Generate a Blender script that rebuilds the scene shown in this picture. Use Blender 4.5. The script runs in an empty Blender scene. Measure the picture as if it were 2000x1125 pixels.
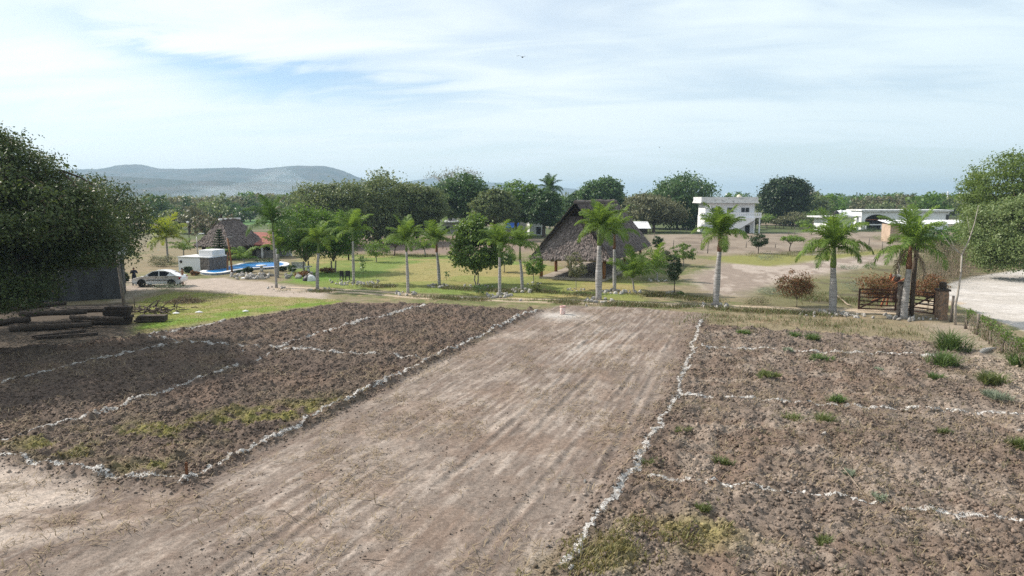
import bpy, bmesh, math, random
import numpy as np
from mathutils import Vector, Matrix

# ------------------------------------------------------------------ camera, sky, sun, exposure
S = bpy.context.scene
COL = S.collection
R = math.radians
CAM_H, FPX, HOR = 8.0, 1400.0, 388.0
HAZE_D = 0.00022
PITCH = math.atan((562.5 - HOR) / FPX)
cd = bpy.data.cameras.new('camera')
cam = bpy.data.objects.new('camera', cd)
COL.objects.link(cam)
cam.location = (0, 0, CAM_H)
cam.rotation_euler = (R(90) - PITCH, 0, 0)
cd.sensor_width = 36.0
cd.lens = 36.0 * FPX / 2000.0
cd.clip_start = 0.1
cd.clip_end = 30000
S.camera = cam

SUN_EL, SUN_AZ = R(40), R(-70)          # azimuth measured from +Y towards +X
SUND = Vector((math.sin(SUN_AZ) * math.cos(SUN_EL), math.cos(SUN_AZ) * math.cos(SUN_EL), math.sin(SUN_EL)))
ld = bpy.data.lights.new('sun', 'SUN')
ld.energy = 5.0
ld.angle = R(0.55)
ld.color = (1.0, 0.93, 0.83)
sun = bpy.data.objects.new('sun', ld)
COL.objects.link(sun)
sun.rotation_euler = SUND.to_track_quat('Z', 'Y').to_euler()

S.view_settings.view_transform = 'Standard'
S.view_settings.look = 'None'
S.view_settings.exposure = 0.36
S.view_settings.gamma = 1.0
S.cycles.max_bounces = 6
S.cycles.diffuse_bounces = 3
S.cycles.transmission_bounces = 4
S.cycles.transparent_max_bounces = 8
S.cycles.volume_bounces = 1
S.cycles.use_denoising = False
S.cycles.sample_clamp_indirect = 4.0

W = bpy.data.worlds.new('World')
S.world = W
W.use_nodes = True
nt = W.node_tree
nt.nodes.clear()


def N(t, typ, **kw):
    n = t.nodes.new(typ)
    for k, v in kw.items():
        if k.startswith('i_'):
            key = k[2:]
            n.inputs[int(key) if key.isdigit() else key.replace('_', ' ')].default_value = v
        else:
            setattr(n, k, v)
    return n


def math_n(t, op, a, b=None, c=None):
    n = t.nodes.new('ShaderNodeMath')
    n.operation = op
    for k, x in enumerate((a, b, c)):
        if x is None:
            continue
        if isinstance(x, (int, float)):
            n.inputs[k].default_value = x
        else:
            t.links.new(x, n.inputs[k])
    return n.outputs[0]


def maprange(t, x, a, b, c, d, smooth=True):
    n = t.nodes.new('ShaderNodeMapRange')
    if smooth:
        n.interpolation_type = 'SMOOTHSTEP'
    t.links.new(x, n.inputs[0])
    for k, v in zip((1, 2, 3, 4), (a, b, c, d)):
        n.inputs[k].default_value = v
    return n.outputs[0]


def build_sky():
    L = nt.links
    sky = N(nt, 'ShaderNodeTexSky', sky_type='NISHITA')
    sky.sun_disc = False
    sky.sun_elevation = SUN_EL
    sky.sun_rotation = SUN_AZ
    sky.air_density = 1.0
    sky.dust_density = 0.25
    sky.ozone_density = 2.5
    bg = N(nt, 'ShaderNodeBackground')
    bg.inputs['Strength'].default_value = 0.11
    L.new(sky.outputs[0], bg.inputs['Color'])
    tc = N(nt, 'ShaderNodeTexCoord')
    sep = N(nt, 'ShaderNodeSeparateXYZ')
    L.new(tc.outputs['Generated'], sep.inputs[0])
    x, y, z = sep.outputs
    zz = math_n(nt, 'ADD', math_n(nt, 'MAXIMUM', z, 0.0), 0.16)
    u = math_n(nt, 'DIVIDE', x, zz)
    v = math_n(nt, 'DIVIDE', y, zz)
    # azimuth / elevation like coordinates of the real sky
    az = math_n(nt, 'ARCTAN2', x, y)
    el = math_n(nt, 'ARCSINE', z)
    comb = N(nt, 'ShaderNodeCombineXYZ')
    L.new(math_n(nt, 'ADD', math_n(nt, 'MULTIPLY', u, 0.55), math_n(nt, 'MULTIPLY', v, 0.35)), comb.inputs[0])
    L.new(math_n(nt, 'MULTIPLY', v, 1.15), comb.inputs[1])
    n1 = N(nt, 'ShaderNodeTexNoise', i_Scale=0.75, i_Detail=5.0, i_Roughness=0.5, i_Distortion=1.1)
    L.new(comb.outputs[0], n1.inputs['Vector'])
    n2 = N(nt, 'ShaderNodeTexNoise', i_Scale=2.2, i_Detail=5.0, i_Roughness=0.55, i_Distortion=1.6)
    L.new(comb.outputs[0], n2.inputs['Vector'])
    cl = math_n(nt, 'ADD', math_n(nt, 'MULTIPLY', n1.outputs[0], 0.66), math_n(nt, 'MULTIPLY', n2.outputs[0], 0.34))
    # real gap in the cirrus (left of centre, about 9 degrees up)
    def gap(az0, el0, wa, we, tilt):
        da = math_n(nt, 'SUBTRACT', az, R(az0))
        de = math_n(nt, 'SUBTRACT', el, R(el0))
        de = math_n(nt, 'ADD', de, math_n(nt, 'MULTIPLY', da, tilt))
        de = math_n(nt, 'ADD', de, math_n(nt, 'MULTIPLY', math_n(nt, 'SUBTRACT', n2.outputs[0], 0.5), 0.10))
        q = math_n(nt, 'ADD', math_n(nt, 'POWER', math_n(nt, 'DIVIDE', da, R(wa)), 2.0),
                   math_n(nt, 'POWER', math_n(nt, 'ABSOLUTE', math_n(nt, 'DIVIDE', de, R(we))), 2.0))
        return math_n(nt, 'EXPONENT', math_n(nt, 'MULTIPLY', q, -1.0))
    g = math_n(nt, 'ADD', gap(-17.5, 8.3, 6.5, 1.3, 0.03), math_n(nt, 'MULTIPLY', gap(-25.0, 10.0, 5.0, 0.7, 0.10), 0.8))
    g = math_n(nt, 'ADD', g, math_n(nt, 'MULTIPLY', gap(-7.5, 7.6, 6.0, 0.7, 0.10), 0.45))
    fac = maprange(nt, cl, 0.35, 0.62, 0.56, 1.0)
    fac = math_n(nt, 'SUBTRACT', fac, math_n(nt, 'MULTIPLY', g, 0.75))
    # cloud thins out towards the right hand horizon
    thin = maprange(nt, az, R(-10), R(50), 0.0, 0.10)
    thin = math_n(nt, 'MULTIPLY', thin, maprange(nt, el, R(0), R(22), 1.0, 0.35))
    fac = math_n(nt, 'SUBTRACT', fac, thin)
    fac = math_n(nt, 'MAXIMUM', fac, 0.06)
    dot = N(nt, 'ShaderNodeVectorMath', operation='DOT_PRODUCT')
    L.new(tc.outputs['Generated'], dot.inputs[0])
    dot.inputs[1].default_value = SUND
    sg = math_n(nt, 'POWER', math_n(nt, 'MAXIMUM', dot.outputs['Value'], 0.0), 5.0)
    mixc = N(nt, 'ShaderNodeMix', data_type='RGBA')
    L.new(maprange(nt, dot.outputs['Value'], -0.2, 0.9, 0.0, 1.0), mixc.inputs[0])
    mixc.inputs[6].default_value = (0.80, 0.92, 0.965, 1)
    mixc.inputs[7].default_value = (0.95, 0.99, 1.0, 1)
    bg2 = N(nt, 'ShaderNodeBackground')
    L.new(mixc.outputs[2], bg2.inputs['Color'])
    st = math_n(nt, 'ADD', math_n(nt, 'MULTIPLY', sg, 0.20), 0.90)
    st = math_n(nt, 'MULTIPLY', st, maprange(nt, dot.outputs['Value'], -0.85, -0.22, 0.30, 1.0))
    L.new(st, bg2.inputs['Strength'])
    mx = N(nt, 'ShaderNodeMixShader')
    L.new(fac, mx.inputs[0])
    L.new(bg.outputs[0], mx.inputs[1])
    L.new(bg2.outputs[0], mx.inputs[2])
    out = N(nt, 'ShaderNodeOutputWorld')
    L.new(mx.outputs[0], out.inputs['Surface'])


build_sky()

# ------------------------------------------------------------------ helpers
CP, SP = math.cos(PITCH), math.sin(PITCH)


def ray(px, py):
    a, b = (px - 1000.0) / FPX, (562.5 - py) / FPX
    return Vector((a, CP + b * SP, b * CP - SP))


def P(px, py, z=0.0):
    """ground point seen at a place of the photograph (survey of the site)"""
    d = ray(px, py)
    t = (z - CAM_H) / d.z
    return Vector((d.x * t, d.y * t, z))


def PY(px, py, Y):
    d = ray(px, py)
    t = Y / d.y
    return Vector((d.x * t, Y, CAM_H + d.z * t))


UD = Vector((0.3305, 0.9438, 0))         # the site's own axes: along the dirt strip, across it
VD = Vector((0.9438, -0.3305, 0))
SITE_RZ = math.atan2(-0.3305, 0.9438)


def tag(o, label=None, cat=None, group=None, kind=None):
    if label: o['label'] = label
    if cat: o['category'] = cat
    if group: o['group'] = group
    if kind: o['kind'] = kind
    return o


def thing(name, label, cat, loc=(0, 0, 0), rz=0.0, group=None):
    o = bpy.data.objects.new(name, None)
    o.empty_display_size = 0.3
    COL.objects.link(o)
    o.location = loc
    o.rotation_euler = (0, 0, rz)
    return tag(o, label, cat, group)


def link(name, me, parent=None):
    o = bpy.data.objects.new(name, me)
    COL.objects.link(o)
    if parent is not None:
        o.parent = parent
    return o


def np_mesh(name, v, f, mats, attrs=None, smooth=False, mi=None):
    """mesh from numpy arrays; f is (M,k) of one polygon size"""
    me = bpy.data.meshes.new(name)
    v = np.asarray(v, dtype=np.float32)
    f = np.asarray(f, dtype=np.int32)
    k = f.shape[1]
    me.vertices.add(len(v))
    me.vertices.foreach_set('co', v.ravel())
    me.loops.add(f.size)
    me.loops.foreach_set('vertex_index', f.ravel())
    me.polygons.add(len(f))
    me.polygons.foreach_set('loop_start', np.arange(0, f.size, k, dtype=np.int32))
    if smooth:
        me.polygons.foreach_set('use_smooth', np.ones(len(f), dtype=bool))
    if mi is not None:
        me.polygons.foreach_set('material_index', np.asarray(mi, dtype=np.int32))
    for an, av in (attrs or {}).items():
        av = np.asarray(av, dtype=np.float32)
        if av.ndim == 1:
            a = me.attributes.new(an, 'FLOAT', 'POINT')
            a.data.foreach_set('value', av)
        else:
            a = me.attributes.new(an, 'FLOAT_COLOR', 'POINT')
            if av.shape[1] == 3:
                av = np.concatenate([av, np.ones((len(av), 1), np.float32)], 1)
            a.data.foreach_set('color', av.ravel())
    for m in (mats if isinstance(mats, (list, tuple)) else [mats]):
        me.materials.append(m)
    me.update(calc_edges=True)
    return me


class MB:
    def __init__(s):
        s.v, s.f, s.m, s.sm = [], [], [], []

    def add(s, vs, fs, mi=0, smooth=False):
        b = len(s.v)
        s.v.extend([tuple(x) for x in vs])
        for f in fs:
            s.f.append(tuple(b + i for i in f))
            s.m.append(mi)
            s.sm.append(smooth)
        return s

    def hexa(s, p, mi=0):
        return s.add(p, [(0, 3, 2, 1), (4, 5, 6, 7), (0, 1, 5, 4), (1, 2, 6, 5), (2, 3, 7, 6), (3, 0, 4, 7)], mi)

    def box(s, c, d, rz=0.0, mi=0, M=None):
        x, y, z = d[0] / 2, d[1] / 2, d[2] / 2
        p = [Vector(q) for q in ((-x, -y, -z), (x, -y, -z), (x, y, -z), (-x, y, -z), (-x, -y, z), (x, -y, z), (x, y, z), (-x, y, z))]
        if M is None:
            M = Matrix.Rotation(rz, 3, 'Z')
        return s.hexa([M @ q + Vector(c) for q in p], mi)

    def beam(s, a, b, w, h, mi=0):
        a, b = Vector(a), Vector(b)
        d = (b - a)
        L = d.length
        q = d.to_track_quat('Y', 'Z').to_matrix()
        return s.box((a + b) / 2, (w, L, h), mi=mi, M=q)

    def tube(s, pts, rad, n=8, mi=0, smooth=True, cap=True):
        pts = [Vector(p) for p in pts]
        if not isinstance(rad, (list, tuple)):
            rad = [rad] * len(pts)
        vs, fs = [], []
        up = Vector((0, 0, 1))
        for i, p in enumerate(pts):
            d = (pts[min(i + 1, len(pts) - 1)] - pts[max(i - 1, 0)])
            if d.length < 1e-9: d = Vector((0, 0, 1))
            d.normalize()
            ref = up if abs(d.z) < 0.9 else Vector((1, 0, 0))
            a = d.cross(ref).normalized()
            b = d.cross(a)
            for k in range(n):
                t = 2 * math.pi * k / n
                vs.append(p + (a * math.cos(t) + b * math.sin(t)) * rad[i])
        for i in range(len(pts) - 1):
            for k in range(n):
                k2 = (k + 1) % n
                fs.append((i * n + k, i * n + k2, (i + 1) * n + k2, (i + 1) * n + k))
        if cap:
            fs.append(tuple(range(n - 1, -1, -1)))
            fs.append(tuple((len(pts) - 1) * n + k for k in range(n)))
        return s.add(vs, fs, mi, smooth)

    def lathe(s, prof, c=(0, 0, 0), n=16, mi=0, smooth=True):
        vs, fs = [], []
        for r, z in prof:
            for k in range(n):
                t = 2 * math.pi * k / n
                vs.append((c[0] + r * math.cos(t), c[1] + r * math.sin(t), c[2] + z))
        for i in range(len(prof) - 1):
            for k in range(n):
                k2 = (k + 1) % n
                fs.append((i * n + k, i * n + k2, (i + 1) * n + k2, (i + 1) * n + k))
        fs.append(tuple(range(n - 1, -1, -1)))
        fs.append(tuple((len(prof) - 1) * n + k for k in range(n)))
        return s.add(vs, fs, mi, smooth)

    def prism(s, poly, z0, z1, mi=0):
        n = len(poly)
        vs = [(x, y, z0) for x, y in poly] + [(x, y, z1) for x, y in poly]
        fs = [tuple(range(n - 1, -1, -1)), tuple(range(n, 2 * n))]
        for i in range(n):
            j = (i + 1) % n
            fs.append((i, j, n + j, n + i))
        return s.add(vs, fs, mi)

    def slab(s, poly, y0, y1, mi=0):
        """polygon in the x-z plane given a thickness along y"""
        n = len(poly)
        vs = [(x, y0, z) for x, z in poly] + [(x, y1, z) for x, z in poly]
        fs = [tuple(range(n)), tuple(range(2 * n - 1, n - 1, -1))]
        for i in range(n):
            j = (i + 1) % n
            fs.append((j, i, n + i, n + j))
        return s.add(vs, fs, mi)

    def build(s, name, mats, parent=None, loc=None, bevel=0.0):
        me = bpy.data.meshes.new(name)
        me.from_pydata(s.v, [], s.f)
        me.polygons.foreach_set('material_index', s.m)
        me.polygons.foreach_set('use_smooth', s.sm)
        for m in (mats if isinstance(mats, (list, tuple)) else [mats]):
            me.materials.append(m)
        me.update()
        o = link(name, me, parent)
        if loc is not None: o.location = loc
        if bevel:
            b = o.modifiers.new('bevel', 'BEVEL')
            b.width = bevel
            b.segments = 2
            b.limit_method = 'ANGLE'
        return o


# ------------------------------------------------------------------ materials
def base_mat(name):
    m = bpy.data.materials.new(name)
    m.use_nodes = True
    t = m.node_tree
    t.nodes.clear()
    o = N(t, 'ShaderNodeOutputMaterial')
    return m, t, o


def surf(name, c1, c2=None, scale=3.0, rough=0.85, bump=0.25, bscale=None, spec=0.25, stretch=(1, 1, 1), detail=5.0, metal=0.0, lo=0.35, hi=0.65, objrand=0.0):
    m, t, o = base_mat(name)
    c2 = c2 or tuple(x * 0.7 for x in c1)
    tc = N(t, 'ShaderNodeTexCoord')
    mp = N(t, 'ShaderNodeMapping')
    mp.inputs['Scale'].default_value = stretch
    t.links.new(tc.outputs['Object'], mp.inputs[0])
    no = N(t, 'ShaderNodeTexNoise', i_Scale=scale, i_Detail=detail, i_Roughness=0.62)
    t.links.new(mp.outputs[0], no.inputs['Vector'])
    mix = N(t, 'ShaderNodeMix', data_type='RGBA')
    t.links.new(maprange(t, no.outputs[0], lo, hi, 0, 1), mix.inputs[0])
    mix.inputs[6].default_value = (*c1, 1)
    mix.inputs[7].default_value = (*c2, 1)
    col = mix.outputs[2]
    if objrand:
        oi = N(t, 'ShaderNodeObjectInfo')
        hs = N(t, 'ShaderNodeHueSaturation')
        t.links.new(maprange(t, oi.outputs['Random'], 0, 1, 1 - objrand, 1 + objrand, False), hs.inputs['Value'])
        t.links.new(col, hs.inputs['Color'])
        col = hs.outputs[0]
    b = N(t, 'ShaderNodeBsdfPrincipled')
    b.inputs['Roughness'].default_value = rough
    b.inputs['Metallic'].default_value = metal
    b.inputs['Specular IOR Level'].default_value = spec
    t.links.new(col, b.inputs['Base Color'])
    if bump:
        n2 = N(t, 'ShaderNodeTexNoise', i_Scale=bscale or scale * 4, i_Detail=4.0)
        t.links.new(mp.outputs[0], n2.inputs['Vector'])
        bp = N(t, 'ShaderNodeBump', i_Strength=bump, i_Distance=0.05)
        t.links.new(n2.outputs[0], bp.inputs['Height'])
        t.links.new(bp.outputs[0], b.inputs['Normal'])
    t.links.new(b.outputs[0], o.inputs['Surface'])
    return m


def leaf_mat(name, c1, c2, trans=0.35, rough=0.5, objrand=0.12, spec=0.3, c3=None, p3=0.0):
    """foliage; every leaf has its own random number, light passes through thin leaves"""
    m, t, o = base_mat(name)
    at = N(t, 'ShaderNodeAttribute', attribute_name='rnd')
    mix = N(t, 'ShaderNodeMix', data_type='RGBA')
    t.links.new(at.outputs['Fac'], mix.inputs[0])
    mix.inputs[6].default_value = (*c1, 1)
    mix.inputs[7].default_value = (*c2, 1)
    col = mix.outputs[2]
    if c3:
        mx = N(t, 'ShaderNodeMix', data_type='RGBA')
        t.links.new(math_n(t, 'GREATER_THAN', math_n(t, 'FRACT', math_n(t, 'MULTIPLY', at.outputs['Fac'], 17.31)), 1 - p3), mx.inputs[0])
        t.links.new(col, mx.inputs[6])
        mx.inputs[7].default_value = (*c3, 1)
        col = mx.outputs[2]
    oi = N(t, 'ShaderNodeObjectInfo')
    hs = N(t, 'ShaderNodeHueSaturation')
    t.links.new(maprange(t, oi.outputs['Random'], 0, 1, 1 - objrand, 1 + objrand, False), hs.inputs['Value'])
    t.links.new(col, hs.inputs['Color'])
    b = N(t, 'ShaderNodeBsdfPrincipled')
    b.inputs['Roughness'].default_value = rough
    b.inputs['Specular IOR Level'].default_value = spec
    t.links.new(hs.outputs[0], b.inputs['Base Color'])
    tr = N(t, 'ShaderNodeBsdfTranslucent')
    h2 = N(t, 'ShaderNodeHueSaturation', i_Hue=0.485, i_Saturation=1.1, i_Value=1.5)
    t.links.new(hs.outputs[0], h2.inputs['Color'])
    t.links.new(h2.outputs[0], tr.inputs['Color'])
    ms = N(t, 'ShaderNodeMixShader')
    ms.inputs[0].default_value = trans
    t.links.new(b.outputs[0], ms.inputs[1])
    t.links.new(tr.outputs[0], ms.inputs[2])
    t.links.new(ms.outputs[0], o.inputs['Surface'])
    return m


def ground_mat(name, attr='gcol', bump=0.5):
    m, t, o = base_mat(name)
    at = N(t, 'ShaderNodeAttribute', attribute_name=attr)
    tc = N(t, 'ShaderNodeTexCoord')
    n1 = N(t, 'ShaderNodeTexNoise', i_Scale=9.0, i_Detail=5.0, i_Roughness=0.7)
    n2 = N(t, 'ShaderNodeTexNoise', i_Scale=1.3, i_Detail=4.0, i_Roughness=0.6)
    t.links.new(tc.outputs['Object'], n1.inputs['Vector'])
    t.links.new(tc.outputs['Object'], n2.inputs['Vector'])
    f = math_n(t, 'MULTIPLY', maprange(t, n1.outputs[0], 0.3, 0.7, 0.66, 1.34, False), maprange(t, n2.outputs[0], 0.3, 0.7, 0.85, 1.15, False))
    n4 = N(t, 'ShaderNodeTexNoise', i_Scale=34.0, i_Detail=3.0, i_Roughness=0.7)
    t.links.new(tc.outputs['Object'], n4.inputs['Vector'])
    f = math_n(t, 'MULTIPLY', f, maprange(t, n4.outputs[0], 0.32, 0.68, 0.68, 1.32, False))
    vm = N(t, 'ShaderNodeVectorMath', operation='SCALE')
    t.links.new(at.outputs['Color'], vm.inputs[0])
    t.links.new(f, vm.inputs['Scale'])
    b = N(t, 'ShaderNodeBsdfPrincipled')
    b.inputs['Roughness'].default_value = 0.95
    b.inputs['Specular IOR Level'].default_value = 0.12
    t.links.new(vm.outputs[0], b.inputs['Base Color'])
    n3 = N(t, 'ShaderNodeTexNoise', i_Scale=22.0, i_Detail=4.0, i_Roughness=0.65)
    t.links.new(tc.outputs['Object'], n3.inputs['Vector'])
    bp = N(t, 'ShaderNodeBump', i_Strength=bump, i_Distance=0.05)
    t.links.new(n3.outputs[0], bp.inputs['Height'])
    t.links.new(bp.outputs[0], b.inputs['Normal'])
    t.links.new(b.outputs[0], o.inputs['Surface'])
    return m


M = {}
M['ground'] = ground_mat('ground_soil')
M['clod'] = ground_mat('soil_clod', bump=0.4)
M['lime'] = surf('white_lime', (0.50, 0.485, 0.465), (0.20, 0.165, 0.14), scale=18, rough=0.95, bump=0.4, lo=0.40, hi=0.66)
M['stone'] = surf('field_stone', (0.50, 0.475, 0.45), (0.25, 0.23, 0.21), scale=5, bump=0.6, objrand=0.3)
M['bark'] = surf('brown_bark', (0.12, 0.09, 0.07), (0.06, 0.045, 0.035), scale=4, stretch=(3, 3, 0.6), bump=0.8)
M['bark_pale'] = surf('pale_bark', (0.30, 0.27, 0.24), (0.17, 0.15, 0.13), scale=4, stretch=(3, 3, 0.6), bump=0.6)
M['palm_trunk'] = surf('palm_trunk', (0.40, 0.38, 0.37), (0.23, 0.215, 0.205), scale=2.4, stretch=(0.8, 0.8, 6.0), bump=0.5, rough=0.8, objrand=0.12)
M['shaft'] = surf('green_crownshaft', (0.13, 0.19, 0.035), (0.09, 0.14, 0.03), scale=3, stretch=(3, 3, 0.5), rough=0.45, bump=0.1, spec=0.4)
M['shaft_brown'] = surf('brown_crownshaft', (0.20, 0.095, 0.05), (0.10, 0.05, 0.03), scale=3, stretch=(3, 3, 0.5), rough=0.7, bump=0.4)
M['wood_dark'] = surf('weathered_timber', (0.10, 0.075, 0.06), (0.045, 0.034, 0.028), scale=3, stretch=(1, 6, 6), bump=0.5, objrand=0.3)
M['wood_gate'] = surf('dark_gate_wood', (0.085, 0.04, 0.028), (0.045, 0.024, 0.018), scale=3, bump=0.4)
M['wood_orange'] = surf('orange_wood', (0.42, 0.15, 0.07), (0.26, 0.09, 0.045), scale=3, bump=0.3)
M['post_wood'] = surf('grey_post_wood', (0.22, 0.19, 0.165), (0.11, 0.09, 0.075), scale=3, stretch=(4, 4, 0.6), bump=0.6, objrand=0.2)
M['post_brown'] = surf('brown_post', (0.30, 0.145, 0.065), (0.17, 0.08, 0.04), scale=3, stretch=(4, 4, 0.6), bump=0.3)
M['thatch'] = surf('grey_thatch', (0.21, 0.175, 0.16), (0.10, 0.081, 0.074), scale=5, bump=0.8, bscale=14, rough=0.95, lo=0.3, hi=0.7)
M['thatch_leaf'] = leaf_mat('thatch_leaf', (0.27, 0.225, 0.208), (0.115, 0.092, 0.085), trans=0.05, rough=0.9, spec=0.1)
M['white'] = surf('white_plaster', (0.76, 0.76, 0.78), (0.62, 0.61, 0.60), scale=0.8, bump=0.08, rough=0.9, lo=0.45, hi=0.8)
M['white_old'] = surf('stained_white_concrete', (0.66, 0.66, 0.66), (0.30, 0.29, 0.28), scale=0.9, stretch=(1, 1, 2.5), bump=0.15, rough=0.9, lo=0.45, hi=0.75)
M['concrete'] = surf('grey_concrete', (0.36, 0.345, 0.33), (0.25, 0.24, 0.225), scale=1.5, bump=0.2, rough=0.9)
M['slab'] = surf('pale_slab', (0.40, 0.345, 0.29), (0.28, 0.24, 0.20), scale=1.2, bump=0.15, rough=0.9)
M['tan'] = surf('tan_plaster', (0.46, 0.35, 0.265), (0.36, 0.27, 0.20), scale=1.0, bump=0.1)
M['sheet'] = surf('white_roof_sheet', (0.75, 0.76, 0.78), (0.60, 0.60, 0.61), scale=1.2, bump=0.05, rough=0.4, spec=0.5)
M['dark'] = surf('dark_void', (0.022, 0.02, 0.019), (0.012, 0.011, 0.011), scale=2, bump=0)  # near-black; its doorway panels stand in for unlit insides
M['glass'] = surf('dark_window_glass', (0.03, 0.035, 0.045), (0.02, 0.02, 0.025), scale=1.0, bump=0, rough=0.08, spec=0.6)
M['black_plastic'] = surf('black_plastic', (0.025, 0.025, 0.027), (0.018, 0.018, 0.018), scale=3, bump=0, rough=0.5)
M['beige_plastic'] = surf('beige_plastic', (0.68, 0.62, 0.50), (0.58, 0.52, 0.42), scale=3, bump=0, rough=0.5)
M['corrugated'] = surf('grey_corrugated_metal', (0.070, 0.072, 0.076), (0.04, 0.04, 0.042), scale=1.5, stretch=(1, 1, 0.4), bump=0.1, rough=0.55, metal=0.25)
M['tile_red'] = surf('red_roof', (0.33, 0.115, 0.085), (0.20, 0.08, 0.065), scale=2.5, bump=0.4, rough=0.8)
M['tarp'] = surf('blue_tarp', (0.035, 0.16, 0.62), (0.025, 0.10, 0.42), scale=2, bump=0.3, rough=0.45)
M['stonewall'] = surf('rubble_wall', (0.24, 0.20, 0.175), (0.09, 0.075, 0.065), scale=6, bump=0.9, bscale=9)
M['pillar'] = surf('pillar_stone', (0.30, 0.19, 0.125), (0.13, 0.10, 0.08), scale=6, bump=0.8, bscale=10)
M['metal_grey'] = surf('grey_metal', (0.30, 0.30, 0.31), (0.22, 0.22, 0.22), scale=3, bump=0, rough=0.45, metal=0.5)
M['car_paint'] = surf('white_car_paint', (0.90, 0.90, 0.91), (0.87, 0.87, 0.88), scale=1, bump=0, rough=0.18, spec=0.6)
M['tyre'] = surf('black_tyre', (0.025, 0.024, 0.024), (0.045, 0.042, 0.04), scale=8, bump=0.2, rough=0.9)
M['rim'] = surf('dark_rim', (0.12, 0.12, 0.125), (0.07, 0.07, 0.07), scale=6, bump=0, rough=0.4, metal=0.6)
M['red_lamp'] = surf('red_lens', (0.5, 0.03, 0.03), (0.35, 0.02, 0.02), scale=6, bump=0, rough=0.2)
M['clear_lamp'] = surf('clear_lens', (0.6, 0.62, 0.65), (0.45, 0.47, 0.5), scale=6, bump=0, rough=0.15)
M['skin'] = surf('brown_skin', (0.30, 0.16, 0.10), (0.25, 0.13, 0.08), scale=5, bump=0, rough=0.6)
M['hair'] = surf('black_hair', (0.015, 0.012, 0.011), (0.02, 0.018, 0.016), scale=9, bump=0.3)
M['navy'] = surf('dark_navy_cloth', (0.022, 0.026, 0.045), (0.015, 0.017, 0.028), scale=5, bump=0.2, rough=0.9)
M['grey_cloth'] = surf('grey_cloth', (0.34, 0.36, 0.40), (0.26, 0.27, 0.30), scale=5, bump=0.2, rough=0.9)
M['white_cloth'] = surf('white_cloth', (0.75, 0.75, 0.76), (0.55, 0.55, 0.57), scale=3, bump=0.3, rough=0.8)
M['pink_bag'] = surf('lime_sack', (0.74, 0.62, 0.58), (0.62, 0.42, 0.38), scale=5, bump=0.3, rough=0.8)
M['stake'] = surf('brown_stake', (0.16, 0.065, 0.03), (0.09, 0.04, 0.02), scale=8, bump=0.3)
M['dry_twig'] = surf('dry_twig', (0.36, 0.29, 0.22), (0.22, 0.17, 0.13), scale=5, bump=0.1)
M['pale_twig'] = surf('pale_twig', (0.40, 0.36, 0.32), (0.27, 0.24, 0.21), scale=5, bump=0.1)
M['log'] = surf('weathered_log', (0.10, 0.078, 0.062), (0.045, 0.034, 0.028), scale=3, stretch=(1, 5, 5), bump=0.5, objrand=0.25)
M['bird'] = surf('dark_feathers', (0.04, 0.035, 0.035), (0.025, 0.022, 0.02), scale=5, bump=0)

# foliage kinds
M['lf_big'] = leaf_mat('leaf_olive_dark', (0.042, 0.068, 0.020), (0.080, 0.108, 0.032), trans=0.24, c3=(0.12, 0.10, 0.05), p3=0.04)
M['lf_ficus'] = leaf_mat('leaf_ficus', (0.060, 0.125, 0.022), (0.115, 0.20, 0.035), trans=0.38)
M['lf_mango'] = leaf_mat('leaf_mango', (0.042, 0.092, 0.032), (0.090, 0.150, 0.046), trans=0.26, rough=0.42)
M['lf_fig'] = leaf_mat('leaf_fig', (0.085, 0.125, 0.048), (0.165, 0.195, 0.080), trans=0.34)
M['lf_grey'] = leaf_mat('leaf_greyish', (0.105, 0.115, 0.060), (0.165, 0.165, 0.085), trans=0.28)
M['lf_acacia'] = leaf_mat('leaf_acacia', (0.085, 0.155, 0.030), (0.15, 0.23, 0.045), trans=0.38)
M['lf_dark'] = leaf_mat('leaf_deep_green', (0.020, 0.042, 0.014), (0.042, 0.075, 0.020), trans=0.2)
M['lf_bright'] = leaf_mat('leaf_bright', (0.085, 0.15, 0.030), (0.155, 0.235, 0.050), trans=0.38, spec=0.45)
M['lf_red'] = leaf_mat('leaf_rust', (0.165, 0.085, 0.042), (0.26, 0.14, 0.065), trans=0.3, c3=(0.09, 0.10, 0.03), p3=0.2)
M['lf_dry'] = leaf_mat('leaf_dry_scrub', (0.20, 0.16, 0.10), (0.13, 0.125, 0.065), trans=0.25, c3=(0.09, 0.12, 0.04), p3=0.35)
M['lf_pale'] = leaf_mat('leaf_pale_roadside', (0.120, 0.180, 0.055), (0.205, 0.255, 0.100), trans=0.33, spec=0.4)
M['lf_rightback'] = leaf_mat('leaf_right_back', (0.085, 0.140, 0.028), (0.16, 0.225, 0.052), trans=0.38)
M['lf_grass'] = leaf_mat('blade_green', (0.080, 0.11, 0.032), (0.155, 0.175, 0.06), trans=0.3)
M['lf_weed'] = leaf_mat('blade_weed', (0.060, 0.110, 0.028), (0.12, 0.175, 0.050), trans=0.3)
M['lf_sage'] = leaf_mat('leaf_sage', (0.17, 0.21, 0.14), (0.24, 0.27, 0.19), trans=0.2)
M['lf_palm'] = leaf_mat('palm_leaflet', (0.068, 0.126, 0.025), (0.172, 0.255, 0.055), trans=0.40, rough=0.55, spec=0.22)
M['lf_palm_dk'] = leaf_mat('palm_leaflet_dark', (0.045, 0.095, 0.025), (0.085, 0.15, 0.040), trans=0.36, rough=0.55, spec=0.2)
M['lf_palm_yel'] = leaf_mat('palm_leaflet_yellow', (0.13, 0.20, 0.03), (0.27, 0.30, 0.05), trans=0.4, rough=0.45)
M['lf_palm_dead'] = leaf_mat('palm_leaflet_dead', (0.27, 0.22, 0.16), (0.18, 0.14, 0.10), trans=0.15, rough=0.8)
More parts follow.
